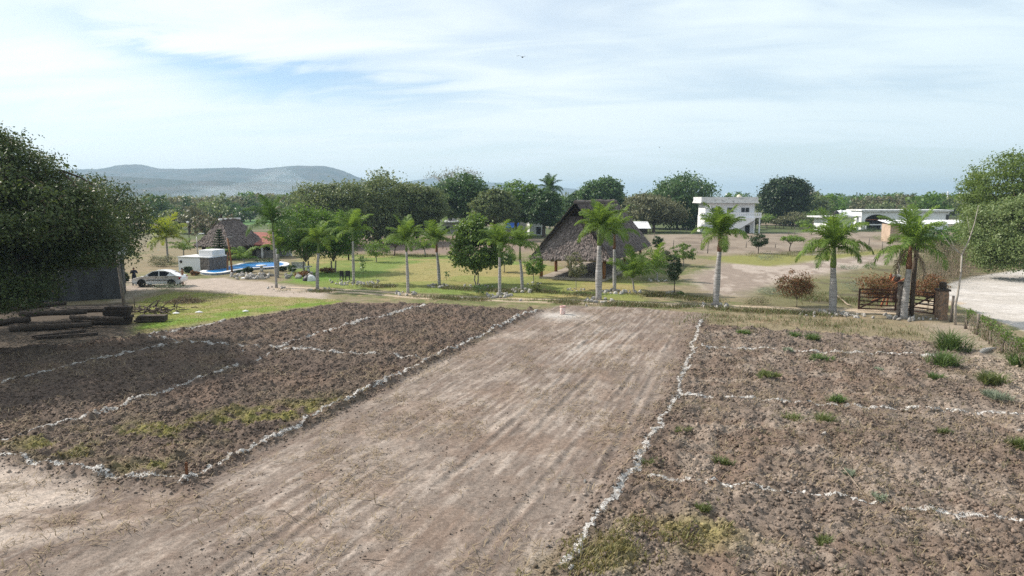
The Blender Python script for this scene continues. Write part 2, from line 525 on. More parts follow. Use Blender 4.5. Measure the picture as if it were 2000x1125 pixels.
M['lf_straw'] = leaf_mat('straw', (0.33, 0.26, 0.17), (0.17, 0.125, 0.075), trans=0.1, rough=0.8)
M['lf_verge'] = leaf_mat('blade_verge', (0.085, 0.085, 0.035), (0.18, 0.145, 0.07), trans=0.25, c3=(0.08, 0.12, 0.03), p3=0.3)

# ------------------------------------------------------------------ the ground
def lat(ix, iy, seed):
    h = (ix.astype(np.int64) * 374761393 + iy.astype(np.int64) * 668265263 + seed * 1442695041) & 0x7fffffff
    h = ((h ^ (h >> 13)) * 1274126177) & 0x7fffffff
    h = (h ^ (h >> 16)) & 0xffff
    return h.astype(np.float32) / 65535.0


def vn(x, y, s, seed=0):
    x = x / s
    y = y / s
    ix, iy = np.floor(x), np.floor(y)
    fx, fy = (x - ix).astype(np.float32), (y - iy).astype(np.float32)
    fx = fx * fx * (3 - 2 * fx)
    fy = fy * fy * (3 - 2 * fy)
    a, b = lat(ix, iy, seed), lat(ix + 1, iy, seed)
    c, d = lat(ix, iy + 1, seed), lat(ix + 1, iy + 1, seed)
    return (a * (1 - fx) + b * fx) * (1 - fy) + (c * (1 - fx) + d * fx) * fy


def fbm(x, y, s, seed=0, o=3):
    r, a, t = 0, 1.0, 0
    for k in range(o):
        r = r + a * vn(x, y, s / 2 ** k, seed + k * 7)
        t += a
        a *= 0.55
    return r / t


def chunks(x, y, s, seed):
    """broken lumps: every Voronoi cell is a tilted facet of its own height"""
    gx_, gy_ = x / s, y / s
    ix, iy = np.floor(gx_), np.floor(gy_)
    best = np.full(x.shape, 9.0, np.float32)
    hh = np.zeros(x.shape, np.float32)
    for dx in (-1, 0, 1):
        for dy in (-1, 0, 1):
            cx, cy = ix + dx, iy + dy
            ox = (cx + lat(cx, cy, seed) - gx_).astype(np.float32)
            oy = (cy + lat(cx, cy, seed + 1) - gy_).astype(np.float32)
            d = ox * ox + oy * oy
            k = d < best
            r_ = lat(cx, cy, seed + 2)
            t_ = lat(cx, cy, seed + 3) * 6.283
            v = r_ * r_ * (1.0 - 0.55 * d) + 0.42 * (ox * np.cos(t_) + oy * np.sin(t_)) * (0.4 + r_)
            hh = np.where(k, v, hh)
            best = np.where(k, d, best)
    return hh


def sstep(a, b, x):
    t = np.clip((x - a) / (b - a), 0, 1)
    return t * t * (3 - 2 * t)


def wpoly(pix):
    return np.array([P(a, b)[:2] for a, b in pix])


def sdist(x, y, poly):
    """positive inside"""
    d = np.full(x.shape, 1e9, np.float32)
    ins = np.zeros(x.shape, bool)
    n = len(poly)
    for i in range(n):
        ax, ay = poly[i]
        bx, by = poly[(i + 1) % n]
        ex, ey = bx - ax, by - ay
        t = np.clip(((x - ax) * ex + (y - ay) * ey) / (ex * ex + ey * ey + 1e-12), 0, 1)
        d = np.minimum(d, np.hypot(x - ax - t * ex, y - ay - t * ey))
        c = ((ay > y) != (by > y)) & (x < (bx - ax) * (y - ay) / (by - ay + 1e-12) + ax)
        ins ^= c
    return np.where(ins, d, -d)


def ldist(x, y, pts):
    d = np.full(x.shape, 1e9, np.float32)
    for (ax, ay), (bx, by) in zip(pts[:-1], pts[1:]):
        ex, ey = bx - ax, by - ay
        t = np.clip(((x - ax) * ex + (y - ay) * ey) / (ex * ex + ey * ey + 1e-12), 0, 1)
        d = np.minimum(d, np.hypot(x - ax - t * ex, y - ay - t * ey))
    return d


Z_PL = wpoly([(366, 943), (1048, 608), (940, 599), (830, 594), (670, 592), (440, 627), (262, 660), (-60, 690), (-700, 800), (-700, 1000), (0, 884), (150, 922)])
Z_PR = wpoly([(1030, 1300), (1105, 1120), (1230, 930), (1320, 770), (1368, 634), (1600, 650), (1860, 672), (1960, 700), (2200, 860), (2900, 1300)])
Z_ST = wpoly([(366, 945), (1048, 607), (1100, 596), (1250, 602), (1385, 614), (1368, 632), (1320, 770), (1230, 930), (1105, 1120), (1030, 1300), (-1700, 1300), (-700, 1010), (0, 888), (150, 926)])
Z_BARE = wpoly([(-700, 1010), (0, 905), (120, 935), (300, 960), (250, 1010), (0, 1060), (-700, 1200)])
Z_LN = wpoly([(262, 652), (330, 640), (440, 624), (560, 603), (690, 592), (640, 585), (480, 577), (340, 568), (262, 590)])
Z_LF = wpoly([(560, 550), (575, 520), (600, 500), (700, 497), (900, 499), (1050, 515), (1260, 548), (1250, 590), (1000, 582), (800, 570), (640, 562)])
Z_YARD = wpoly([(225, 590), (255, 545), (380, 546), (430, 543), (560, 556), (640, 566), (640, 586), (480, 579), (400, 566), (320, 564)])
Z_F1 = wpoly([(560, 492), (600, 462), (900, 460), (1060, 466), (1040, 490), (900, 496), (700, 494)])
Z_F2 = wpoly([(1270, 458), (1480, 456), (1740, 452), (1760, 482), (1520, 494), (1380, 497), (1290, 492)])
Z_PD = wpoly([(1345, 545), (1430, 506), (1560, 497), (1740, 488), (1740, 515), (1640, 530), (1540, 548), (1450, 580), (1390, 575)])
Z_RD = wpoly([(1838, 578), (1846, 556), (1900, 540), (2000, 526), (2300, 512), (2300, 720), (2010, 648), (1885, 602)])
Z_GB = wpoly([(1380, 503), (1480, 497), (1600, 498), (1740, 487), (1740, 494), (1600, 509), (1500, 520), (1420, 514)])
Z_SC = wpoly([(1470, 572), (1560, 552), (1650, 538), (1720, 520), (1790, 520), (1830, 560), (1690, 602), (1480, 600)])
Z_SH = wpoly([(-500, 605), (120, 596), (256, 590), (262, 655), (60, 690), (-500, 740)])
Z_GF = wpoly([(440, 432), (560, 425), (560, 437), (450, 440)])
L1 = [P(366, 945)[:2], P(470, 890)[:2], P(640, 805)[:2], P(828, 712)[:2], P(930, 662)[:2], P(1048, 607)[:2]]
R1 = [P(1105, 1118)[:2], P(1150, 1040)[:2], P(1228, 930)[:2], P(1275, 850)[:2], P(1322, 770)[:2], P(1350, 690)[:2], P(1369, 625)[:2]]
TRK = [P(560, 563)[:2], P(720, 571)[:2], P(830, 580)[:2], P(1000, 586)[:2], P(1180, 591)[:2], P(1400, 599)[:2], P(1600, 606)[:2], P(1740, 608)[:2], P(1850, 590)[:2]]
C2 = [P(-300, 820)[:2], P(20, 890)[:2], P(150, 925)[:2], P(270, 940)[:2], P(366, 945)[:2]]


def lerp3(c, col, a):
    return c + (np.array(col, np.float32) - c) * a[..., None]


def terrain(x, y, fine=True):
    """height, albedo and the kind of ground (numpy arrays)"""
    x = x.astype(np.float64)
    y = y.astype(np.float64)
    n_a = fbm(x, y, 7.0, 1)
    n_b = fbm(x, y, 1.6, 2)
    n_c = fbm(x, y, 0.55, 3)
    n_big = fbm(x, y, 40.0, 4)
    wob = (n_b - 0.5) * 1.3 + (n_c - 0.5) * 0.8
    u = x * 0.3305 + y * 0.9438
    v = x * 0.9438 - y * 0.3305
    # default: dry verge grass near, patchwork of scrub and pasture far away
    c = np.empty(x.shape + (3,), np.float32)
    c[:] = (0.20, 0.165, 0.105)
    c = lerp3(c, (0.125, 0.135, 0.055), sstep(0.44, 0.60, n_a * 0.6 + n_b * 0.4))
    c = lerp3(c, (0.27, 0.20, 0.13), sstep(0.52, 0.66, n_b * 0.5 + n_c * 0.5) * 0.7)
    far = sstep(95, 150, y)
    cf = np.empty_like(c)
    cf[:] = (0.19, 0.155, 0.115)
    cf = lerp3(cf, (0.085, 0.105, 0.045), sstep(0.40, 0.56, n_big))
    c = c + (cf - c) * far[..., None]
    cf2 = np.empty_like(c)
    cf2[:] = (0.060, 0.078, 0.036)
    cf2 = lerp3(cf2, (0.12, 0.12, 0.06), sstep(0.5, 0.65, fbm(x, y, 130.0, 9)))
    c = c + (cf2 - c) * sstep(220, 330, y)[..., None]
    kind = np.zeros(x.shape, np.int8)
    h = (n_a - 0.5) * 0.10 * sstep(5, 30, y) + (n_b - 0.5) * 0.05
    rough = np.zeros(x.shape, np.float32)

    def lay(poly, col, soft=0.6, w=1.0, k=None, noise=1.0):
        nonlocal c
        s = sdist(x, y, poly)
        a = sstep(-soft, soft, s + wob * noise) * w
        c = lerp3(c, col, a)
        if k is not None:
            kind[(s + wob * noise * 0.5) > 0] = k
        return s, a

    # fields and lawns beyond the track
    lay(Z_F1, (0.20, 0.15, 0.12), 3.0)
    s, a = lay(Z_F2, (0.225, 0.18, 0.14), 3.0)
    fs_ = fbm(u * 0.25, v, 1.8, 35, 4)
    c = lerp3(c, (0.15, 0.118, 0.092), a * sstep(0.48, 0.60, fs_) * 0.75)
    c = lerp3(c, (0.27, 0.225, 0.18), a * sstep(0.50, 0.64, fbm(x, y, 6.0, 36)) * 0.6)
    lay(Z_GF, (0.09, 0.17, 0.06), 5.0)
    s, a = lay(Z_LF, (0.20, 0.205, 0.065), 1.0, k=1)
    gl = sstep(0.48, 0.62, fbm(x, y, 11.0, 21)) * a
    c = lerp3(c, (0.12, 0.185, 0.042), gl * 0.7)
    c = lerp3(c, (0.29, 0.225, 0.105), sstep(0.50, 0.64, fbm(x, y, 9.0, 24)) * a * 0.75)
    gcor = np.exp(-((x + 20) ** 2 + (y - 72) ** 2) / 50.0)          # watered lawn by the pool
    c = lerp3(c, (0.10, 0.20, 0.030), np.clip(gcor * a, 0, 1) * 0.9)
    s, a = lay(Z_PD, (0.34, 0.285, 0.245), 1.6, noise=2.0)
    c = lerp3(c, (0.21, 0.165, 0.135), a * sstep(0.45, 0.58, fbm(u * 0.35, v, 1.4, 31)) * 0.8)
    s, a = lay(Z_YARD, (0.36, 0.30, 0.255), 0.8, k=2)
    c = lerp3(c, (0.22, 0.19, 0.12), a * sstep(0.55, 0.68, n_a) * 0.6)
    s, a = lay(Z_LN, (0.19, 0.205, 0.055), 0.5, k=1)
    c = lerp3(c, (0.125, 0.205, 0.028), a * sstep(-0.1, 1.0, 1.0 - np.abs(ldist(x, y, [P(262, 640)[:2], P(440, 615)[:2], P(640, 590)[:2]])) / 1.8))
    c = lerp3(c, (0.27, 0.22, 0.11), a * sstep(0.5, 0.62, n_b * 0.6 + n_a * 0.4) * 0.8)
    s, a = lay(Z_RD, (0.47, 0.435, 0.405), 0.35, k=3, noise=0.35)
    c = lerp3(c, (0.40, 0.365, 0.33), a * sstep(0.45, 0.6, fbm(u, v * 0.4, 1.5, 33)) * 0.8)
    s_, a_ = lay(Z_SC, (0.13, 0.125, 0.06), 2.5, w=0.85, noise=2.0)
    c = lerp3(c, (0.085, 0.07, 0.05), a_ * sstep(0.52, 0.66, fbm(x, y, 2.2, 38)) * 0.8)
    lay(Z_GB, (0.19, 0.185, 0.06), 1.5, noise=1.5)
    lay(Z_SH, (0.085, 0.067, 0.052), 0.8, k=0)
    # the wheel track along the palms
    dt = ldist(x, y, TRK)
    for off, ww in ((0.85, 0.55), (-0.85, 0.55)):
        pass
    ruts = np.maximum(1 - np.abs(dt - 0.75) / 0.75, 0)
    ruts = np.where(x > 7, np.maximum(ruts, 1.35 - dt), ruts)
    a = sstep(0.25, 0.75, ruts + wob * 0.30) * (y < 75)
    c = lerp3(c, (0.42, 0.335, 0.25), a * 0.9)
    kind[(dt < 1.4) & (y < 75) & (kind != 3)] = 2

    # the street-to-be: bare scraped dirt with pale streaks along it
    s, a_st = lay(Z_ST, (0.190, 0.153, 0.129), 0.35, k=2, noise=0.5)
    streak = fbm(u * 0.07, v, 0.15, 41, 2)
    streak2 = fbm(u * 0.10, v * 1.0, 0.40, 45, 4)
    patch = fbm(u * 0.6, v, 3.2, 47, 3)
    pale = sstep(0.50, 0.63, streak * 0.38 + streak2 * 0.32 + patch * 0.30)
    c = lerp3(c, (0.345, 0.29, 0.25), a_st * pale * 0.72)
    dark = sstep(0.50, 0.62, fbm(u * 0.09, v, 0.14, 51, 2) * 0.55 + fbm(u * 0.5, v, 2.2, 53) * 0.45)
    c = lerp3(c, (0.150, 0.112, 0.092), a_st * dark * 0.68)
    blot = sstep(0.56, 0.70, fbm(u * 0.4, v, 0.7, 56, 4))
    c = lerp3(c, (0.32, 0.265, 0.225), a_st * blot * 0.5)
    rust = sstep(0.56, 0.68, fbm(x, y, 1.9, 57))
    c = lerp3(c, (0.205, 0.145, 0.11), a_st * rust * 0.4)
    grit = sstep(0.55, 0.75, vn(x, y, 0.11, 58) * 0.6 + vn(x, y, 0.3, 60) * 0.4)
    c = lerp3(c, (0.15, 0.112, 0.09), a_st * grit * 0.55)
    sb = sdist(x, y, Z_BARE)
    pw = fbm(x * 0.45, y, 0.8, 59, 3)
    c = lerp3(c, (0.37, 0.31, 0.265), a_st * sstep(-1.2, 0.8, sb + wob) * sstep(0.40, 0.60, pw))
    # lime dust round the sack and along the middle of the far end
    lime = np.exp(-((x - P(1099, 616).x) ** 2 / 2.2 + (y - P(1099, 616).y) ** 2 / 2.0))
    lime2 = np.exp(-((u - (P(1170, 665).x * .3305 + P(1170, 665).y * .9438)) ** 2 / 60.0 + (v - (P(1170, 665).x * .9438 - P(1170, 665).y * .3305)) ** 2 / 2.4))
    c = lerp3(c, (0.46, 0.43, 0.40), np.clip(lime * 0.9 + lime2 * sstep(0.48, 0.6, streak) * 0.35, 0, 0.8))
    h = h + a_st * (0.03 * (streak - 0.5) + 0.05 * (fbm(u * 0.4, v, 0.6, 61) - 0.5) + 0.035 * (n_c - 0.5) + 0.030 * (vn(u * 0.6, v, 0.13, 62) - 0.5))
    tread = np.sin(u * 2 * np.pi / 0.22 + 2.0 * np.abs(((v * 0.55) % 1.0) - 0.5)) * sstep(0.53, 0.60, vn(u * 0.2, v, 1.1, 63))
    h = h + a_st * tread * 0.010
    v0 = P(1170, 760).x * .9438 - P(1170, 760).y * .3305
    for q, vo in enumerate((-4.6, -3.1, -2.2, -0.6, 0.7, 1.9, 3.2, 4.1)):          # tyre ruts along the strip
        vm = v - v0 - vo + 0.30 * np.sin(u / (7.0 + q) + vo * 2)
        on = sstep(0.42, 0.60, vn(u, v * 0, 5.0, 64 + q)) * a_st
        h = h - on * 0.03 * np.exp(-(vm / 0.13) ** 2) + on * 0.03 * np.exp(-((np.abs(vm) - 0.22) / 0.07) ** 2)
        c = lerp3(c, (0.33, 0.275, 0.235), on * np.exp(-(vm / 0.10) ** 2) * 0.55 * sstep(0.35, 0.6, vn(u, v, 0.8, 90 + q)))
        c = lerp3(c, (0.13, 0.098, 0.08), on * np.exp(-((vm - 0.17) / 0.05) ** 2) * 0.35)

    # ploughed plots
    s, a_l = lay(Z_PL, (0.118, 0.090, 0.072), 0.3, k=4, noise=0.5)
    s2, a_r = lay(Z_PR, (0.160, 0.126, 0.103), 0.3, k=4, noise=0.5)
    ap = np.maximum(a_l, a_r)
    tone = fbm(x, y, 3.0, 71)
    c = lerp3(c, (0.105, 0.078, 0.064), a_l * sstep(0.45, 0.62, tone) * 0.7)
    c = lerp3(c, (0.145, 0.108, 0.085), a_r * sstep(0.47, 0.60, tone) * 0.75)
    c = lerp3(c, (0.175, 0.122, 0.092), ap * sstep(0.55, 0.66, fbm(x, y, 2.2, 73)) * 0.45)
    c = lerp3(c, (0.245, 0.20, 0.165), a_r * sstep(0.54, 0.66, fbm(x, y, 1.1, 75)) * 0.7)
    # pale undisturbed ground right of the far plot, by the fence
    pf = np.exp(-(np.maximum(0, ldist(x, y, [P(1870, 640)[:2], P(2000, 730)[:2], P(2150, 830)[:2]]) - 0.6) / 1.4) ** 2) * (y < 50)
    c = lerp3(c, (0.31, 0.255, 0.205), pf * 0.75)
    # grassy weeds left in the ploughed plots
    g1 = np.exp(-((ldist(x, y, [P(90, 880)[:2], P(300, 850)[:2], P(480, 820)[:2], P(660, 800)[:2]])) / 1.5) ** 2) * a_l
    g1 = g1 + 0.9 * np.exp(-(ldist(x, y, [P(240, 925)[:2], P(310, 915)[:2]]) / 0.5) ** 2)
    c = lerp3(c, (0.175, 0.165, 0.045), np.clip(g1 * sstep(0.42, 0.58, n_b * 0.6 + n_c * 0.4), 0, 1) * 0.85)
    g2 = np.exp(-((ldist(x, y, [P(1130, 1110)[:2], P(1250, 1050)[:2], P(1380, 1045)[:2]])) / 0.8) ** 2)
    c = lerp3(c, (0.21, 0.18, 0.075), np.clip(g2 * sstep(0.40, 0.56, n_b * 0.5 + n_c * 0.5), 0, 1) * 0.85)
    # chalk rubbed into the soil along the set-out lines is built as separate sheets; raised berms beside them
    d1, d2, d3 = ldist(x, y, L1), ldist(x, y, R1), ldist(x, y, C2)
    berm = np.exp(-((d1 - 0.02) / 0.32) ** 2) * 0.10 + np.exp(-(d2 / 0.40) ** 2) * 0.07 + np.exp(-(d3 / 0.4) ** 2) * 0.10
    bm = np.clip(np.exp(-((d1 - 0.1) / 0.42) ** 2) + np.exp(-(d2 / 0.6) ** 2) * 0.9 + np.exp(-(d3 / 0.55) ** 2), 0, 1)
    c = lerp3(c, (0.115, 0.085, 0.068), bm * 0.75)
    h = h + berm * (0.6 + 0.9 * n_c)
    r1 = fbm(x, y, 0.42, 81, 3)
    r2 = vn(x, y, 0.125, 85)
    r3 = vn(x * 0.8 + y * 0.6, y * 0.8 - x * 0.6, 0.21, 87)
    clod = np.maximum(r2 - 0.42, 0) * 0.20 + np.maximum(r3 - 0.48, 0) * 0.30
    rows = np.sin(v * 2 * np.pi / 1.15 + 1.5 * n_a * 6) * 0.04
    hp = (r1 - 0.5) * 0.24 + clod * 0.35 + rows + 0.0
    mk = (ap > 0.02) & (y < 56)
    if mk.any():
        xm, ym = x[mk], y[mk]
        ch = np.zeros(x.shape, np.float32)
        ch[mk] = chunks(xm, ym, 0.19, 401) * 0.085 + chunks(xm * 0.8 + ym * 0.6, ym * 0.8 - xm * 0.6, 0.40, 411) * 0.10 * sstep(0.35, 0.6, n_b[mk])
        hp = hp + ch
    h = h + np.maximum(ap, 0.8 * bm) * hp
    h = np.where(y > 75, h * 0.4, h)
    h = np.where(y > 200, 0.0, h)
    h = np.where(kind == 3, -0.02 + (n_b - 0.5) * 0.02, h)
    return h.astype(np.float32), c, kind, np.maximum(ap, bm), a_st


def ax(segs):
    r = []
    for a, b, st in segs:
        r.append(np.arange(a, b, st))
    return np.concatenate(r)


gy = ax([(-6, 10.5, 0.8), (10.5, 33, 0.055), (33, 52, 0.10), (52, 66, 0.2), (66, 110, 0.5), (110, 260, 2.0)])
gy = np.concatenate([gy, np.geomspace(260, 9000, 60)])
half = ax([(0, 17, 0.058), (17, 30, 0.10), (30, 46, 0.3), (46, 90, 1.0), (90, 220, 5.0)])
half = np.concatenate([half, np.geomspace(220, 9000, 36)])
gx = np.concatenate([-half[:0:-1], half])
GX, GY = np.meshgrid(gx, gy)
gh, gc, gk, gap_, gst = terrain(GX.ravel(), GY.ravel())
ny, nx = GX.shape
GV = np.stack([GX.ravel(), GY.ravel(), gh], 1)
ii = (np.arange(ny - 1)[:, None] * nx + np.arange(nx - 1)[None, :]).ravel()
GF = np.stack([ii, ii + 1, ii + nx + 1, ii + nx], 1)
fk = np.maximum(np.maximum(gk[GF[:, 0]], gk[GF[:, 1]]), np.maximum(gk[GF[:, 2]], gk[GF[:, 3]]))
fk = gk[GF[:, 0]]


def submesh(sel):
    f = GF[sel]
    idx, inv = np.unique(f, return_inverse=True)
    return idx, inv.reshape(-1, 4)


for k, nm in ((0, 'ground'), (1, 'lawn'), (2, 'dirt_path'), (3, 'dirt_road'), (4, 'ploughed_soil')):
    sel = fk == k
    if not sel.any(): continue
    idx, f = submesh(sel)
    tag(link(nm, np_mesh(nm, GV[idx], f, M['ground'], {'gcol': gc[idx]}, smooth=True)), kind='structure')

# ground height for things that stand on it
def gz(x, y):
    r = terrain(np.array([x]), np.array([y]))
    return float(r[0][0])


def G(px, py):
    p = P(px, py)
    p.z = gz(p.x, p.y)
    return p


# chalk set-out lines: a crust of lime lying on the clods
CH_LINES = []


def chalk(pix, w, label, seed, brk=0.46):
    w = w * 0.54
    CH_LINES.append(([P(a_, b_)[:2] for a_, b_ in pix], w))
    brk = brk - 0.015
    pts = [P(a, b)[:2] for a, b in pix]
    x, y = GV[:, 0].astype(np.float64), GV[:, 1].astype(np.float64)
    lo = np.min(np.array(pts), 0) - 1.0
    hi = np.max(np.array(pts), 0) + 1.0
    near = np.nonzero((x > lo[0]) & (x < hi[0]) & (y > lo[1]) & (y < hi[1]))[0]
    # own fine grid, draped over the soil
    st = 0.022
    a, b = np.arange(lo[0], hi[0], st), np.arange(lo[1], hi[1], st)
    X, Y = np.meshgrid(a, b)
    wx = (fbm(X, Y, 1.1, seed) - 0.5) * 0.55 + (vn(X, Y, 0.25, seed + 2) - 0.5) * 0.12
    wy = (fbm(X, Y, 1.1, seed + 5) - 0.5) * 0.55 + (vn(X, Y, 0.25, seed + 4) - 0.5) * 0.12
    d = ldist(X + wx, Y + wy, pts)
    wl = w * (0.55 + 0.9 * fbm(X, Y, 1.6, seed + 9, 2))
    rr_ = np.random.default_rng(seed)
    m = 0.36 * rr_.random(X.shape) + 0.26 * vn(X, Y, 0.06, seed + 3) + 0.18 * vn(X, Y, 0.15, seed + 6) + 0.20 * fbm(X, Y, 1.0, seed + 1, 2)
    q = (d < wl * 1.6) & (m + 0.26 * (1 - (d / wl) ** 1.5) > brk + 0.12)
    q = q[:-1, :-1]
    n2 = X.shape[1]
    i0 = (np.arange(X.shape[0] - 1)[:, None] * n2 + np.arange(n2 - 1)[None, :])[q]
    f = np.stack([i0, i0 + 1, i0 + n2 + 1, i0 + n2], 1)
    if not len(f): return
    idx, inv = np.unique(f, return_inverse=True)
    xs, ys = X.ravel()[idx], Y.ravel()[idx]
    # follow the ground mesh itself (bilinear on its grid) and lie just above it
    jx = np.clip(np.searchsorted(gx, xs) - 1, 0, nx - 2)
    jy = np.clip(np.searchsorted(gy, ys) - 1, 0, ny - 2)
    tx, ty = (xs - gx[jx]) / (gx[jx + 1] - gx[jx]), (ys - gy[jy]) / (gy[jy + 1] - gy[jy])
    HH = gh.reshape(ny, nx)
    z = (HH[jy, jx] * (1 - tx) + HH[jy, jx + 1] * tx) * (1 - ty) + (HH[jy + 1, jx] * (1 - tx) + HH[jy + 1, jx + 1] * tx) * ty
    z = z + 0.008 + 0.012 * vn(xs, ys, 0.06, seed + 13)
    o = link('chalk_line', np_mesh('chalk_line', np.stack([xs, ys, z], 1), inv.reshape(-1, 4), M['lime'], smooth=True))
    tag(o, label, 'chalk line', 'white set-out lines on the ploughed ground')


chalk([(366, 945), (470, 890), (640, 805), (828, 712), (930, 662), (1048, 607)], 0.165, 'long white chalk line from the brown stake along the left of the bare strip', 101, 0.46)
chalk([(1105, 1118), (1150, 1040), (1228, 930), (1275, 850), (1322, 770), (1350, 690), (1369, 625)], 0.175, 'long white chalk line along the right edge of the bare dirt strip', 111, 0.45)
chalk([(-60, 880), (0, 865), (170, 815), (330, 762), (462, 718)], 0.21, 'white chalk line at the left of the dark plot nearest the yellow grass', 121, 0.47)
chalk([(500, 705), (560, 682)], 0.18, 'faint short white chalk line joining two plots in the middle of the dark soil', 125, 0.5)
chalk([(545, 678), (640, 645), (740, 620), (830, 597)], 0.26, 'white chalk line running to the far end of the dark plots toward the palms', 131, 0.44)
chalk([(-40, 760), (100, 724), (230, 694), (350, 669)], 0.25, 'white chalk line in the shade of the big left tree', 141, 0.44)
chalk([(262, 661), (330, 650), (440, 627)], 0.24, 'short white chalk line bordering the green lawn near the log pile', 151, 0.42)
chalk([(296, 657), (350, 668), (430, 673), (545, 682)], 0.22, 'left half of the cross chalk line between two dark plots', 161, 0.46)
chalk([(548, 682), (680, 690), (770, 696), (845, 702)], 0.25, 'right half of the cross chalk line between two dark plots, meeting the dirt strip', 171, 0.44)
chalk([(-60, 885), (20, 893), (150, 926), (270, 940), (366, 945)], 0.165, 'front chalk line on a clod bank ending at the brown stake', 181, 0.47)
chalk([(1372, 681), (1480, 684), (1600, 690), (1780, 695), (1860, 698)], 0.24, 'farthest of the three cross chalk lines on the right hand plots', 191, 0.45)
chalk([(1325, 770), (1450, 779), (1560, 787), (1680, 797), (1850, 806), (2010, 813)], 0.21, 'middle of the three cross chalk lines on the right hand plots', 201, 0.47)
chalk([(1238, 930), (1360, 942), (1500, 960), (1680, 985), (1850, 1003), (2010, 1024)], 0.17, 'nearest of the three cross chalk lines on the right hand plots', 211, 0.46)

# loose clods of soil: nobody could count them
def clods(name, n, box, dens, smin, smax, seed, tint=1.0):
    r = np.random.default_rng(seed)
    x = r.uniform(box[0], box[1], n)
    y = r.uniform(box[2], box[3], n)
    keep = np.abs(x) < 0.80 * y + 3
    x, y = x[keep], y[keep]
    h, c, k, ap, st = terrain(x, y)
    p = dens(x, y, ap, st)
    lm = np.zeros(len(x))
    for pl_, w_ in CH_LINES:
        lm = np.maximum(lm, 1 - np.clip(ldist(x, y, pl_) / (w_ * 1.5), 0, 1))
    keep = r.random(len(x)) < p * (1 - 0.5 * (lm > 0.1))
    x, y, h, c, lm = x[keep], y[keep], h[keep], c[keep], lm[keep]
    wht = r.random(len(x)) < lm * 0.5 * sstep(0.25, 0.5, fbm(x, y, 1.1, 19))
    c[wht] = (0.42, 0.40, 0.375)
    n = len(x)
    s = smin * (smax / smin) ** (r.random(n) ** 2.8)
    base = np.array([(-1, -1, -1), (1, -1, -1), (1, 1, -1), (-1, 1, -1), (-1, -1, 1), (1, -1, 1), (1, 1, 1), (-1, 1, 1)], float)
    V = base[None] * r.uniform(0.45, 1.1, (n, 8, 3)) * (s[:, None, None] * np.array([1.0, 1.0, 0.8]))
    V = V * r.uniform(0.7, 1.3, (n, 1, 3))
    a = r.uniform(0, 6.283, n)
    b = r.uniform(-0.6, 0.6, n)
    ca, sa, cb, sb = np.cos(a), np.sin(a), np.cos(b), np.sin(b)
    X = V[..., 0] * ca[:, None] - V[..., 1] * sa[:, None]
    Y = V[..., 0] * sa[:, None] + V[..., 1] * ca[:, None]
    Z = V[..., 2]
    Y2 = Y * cb[:, None] - Z * sb[:, None]
    Z2 = Y * sb[:, None] + Z * cb[:, None]
    V = np.stack([X + x[:, None], Y2 + y[:, None], Z2 + (h + s * 0.30)[:, None]], 2).reshape(-1, 3)
    q = np.array([(0, 3, 2, 1), (4, 5, 6, 7), (0, 1, 5, 4), (1, 2, 6, 5), (2, 3, 7, 6), (3, 0, 4, 7)])
    Fq = (np.arange(n)[:, None, None] * 8 + q[None]).reshape(-1, 4)
    cc = c * (r.uniform(0.65, 1.4, n) * tint)[:, None]
    cc = np.repeat(cc, 8, 0)
    tag(link(name, np_mesh(name, V, Fq, M['clod'], {'gcol': cc})), 'loose brown clods strewn over the ploughed plots' if name == 'soil_clods' else 'small dark crumbs of soil on the scraped dirt strip', 'soil clods', kind='stuff')


clods('soil_clods', 800000, (-40, 40, 11, 54), lambda x, y, ap, st: ap * np.clip(1.3 - y / 55, 0.2, 1) * (0.30 + 0.95 * vn(x, y, 0.9, 5)), 0.012, 0.058, 3, 1.05)
clods('soil_crumbs', 170000, (-22, 24, 11, 48), lambda x, y, ap, st: st * np.clip(1.2 - y / 40, 0.1, 1) * (0.05 + sstep(0.5, 0.68, fbm(x, y, 1.7, 15))) * 0.6, 0.006, 0.030, 4, 0.70)


# ------------------------------------------------------------------ grass blades, straw
def blades(name, xy, hgt, wid, n_per, spread, lean, mat, label, seed, zoff=0.0, flat=0.0, kind='stuff', parent=None, cat='grass', loc=None):
    """tufts of single blades; xy (N,2) tuft centres"""
    r = np.random.default_rng(seed)
    xy = np.asarray(xy, float)
    n = len(xy) * n_per
    c = np.repeat(xy, n_per, 0) + r.normal(0, spread, (n, 2))
    if loc is None:
        z = terrain(c[:, 0], c[:, 1])[0] + zoff
    else:
        z = np.zeros(n)
    L = hgt * r.uniform(0.45, 1.15, n)
    az = r.uniform(0, 6.283, n)
    ln = np.clip(np.abs(r.normal(lean, 0.28, n)), 0, 1.45)
    if flat:
        ln = np.full(n, 1.5)
    d = np.stack([np.cos(az) * np.sin(ln), np.sin(az) * np.sin(ln), np.cos(ln)], 1)
    d2 = d + np.stack([np.cos(az), np.sin(az), np.zeros(n)], 1) * 0.35
    d2[:, 2] -= 0.25
    side = np.stack([-np.sin(az + r.normal(0, 0.7, n)), np.cos(az), np.zeros(n)], 1)
    p0 = np.stack([c[:, 0], c[:, 1], z], 1)
    p1 = p0 + d * (L * 0.55)[:, None]
    p2 = p1 + d2 * (L * 0.5)[:, None]
    w = (wid * r.uniform(0.7, 1.3, n))[:, None]
    V = np.stack([p0 - side * w / 2, p0 + side * w / 2, p1 + side * w / 2, p1 - side * w / 2, p2 + side * w * 0.12, p2 - side * w * 0.12], 1).reshape(-1, 3)
    i = np.arange(n)[:, None] * 6
    Fq = np.concatenate([i + np.array([[0, 1, 2, 3]]), i + np.array([[3, 2, 4, 5]])], 0)
    o = link(name, np_mesh(name, V, Fq, mat, {'rnd': np.repeat(r.random(n), 6)}), parent)
    if parent is None:
        tag(o, label, cat, kind=kind)
    if loc is not None:
        o.location = loc
    return o


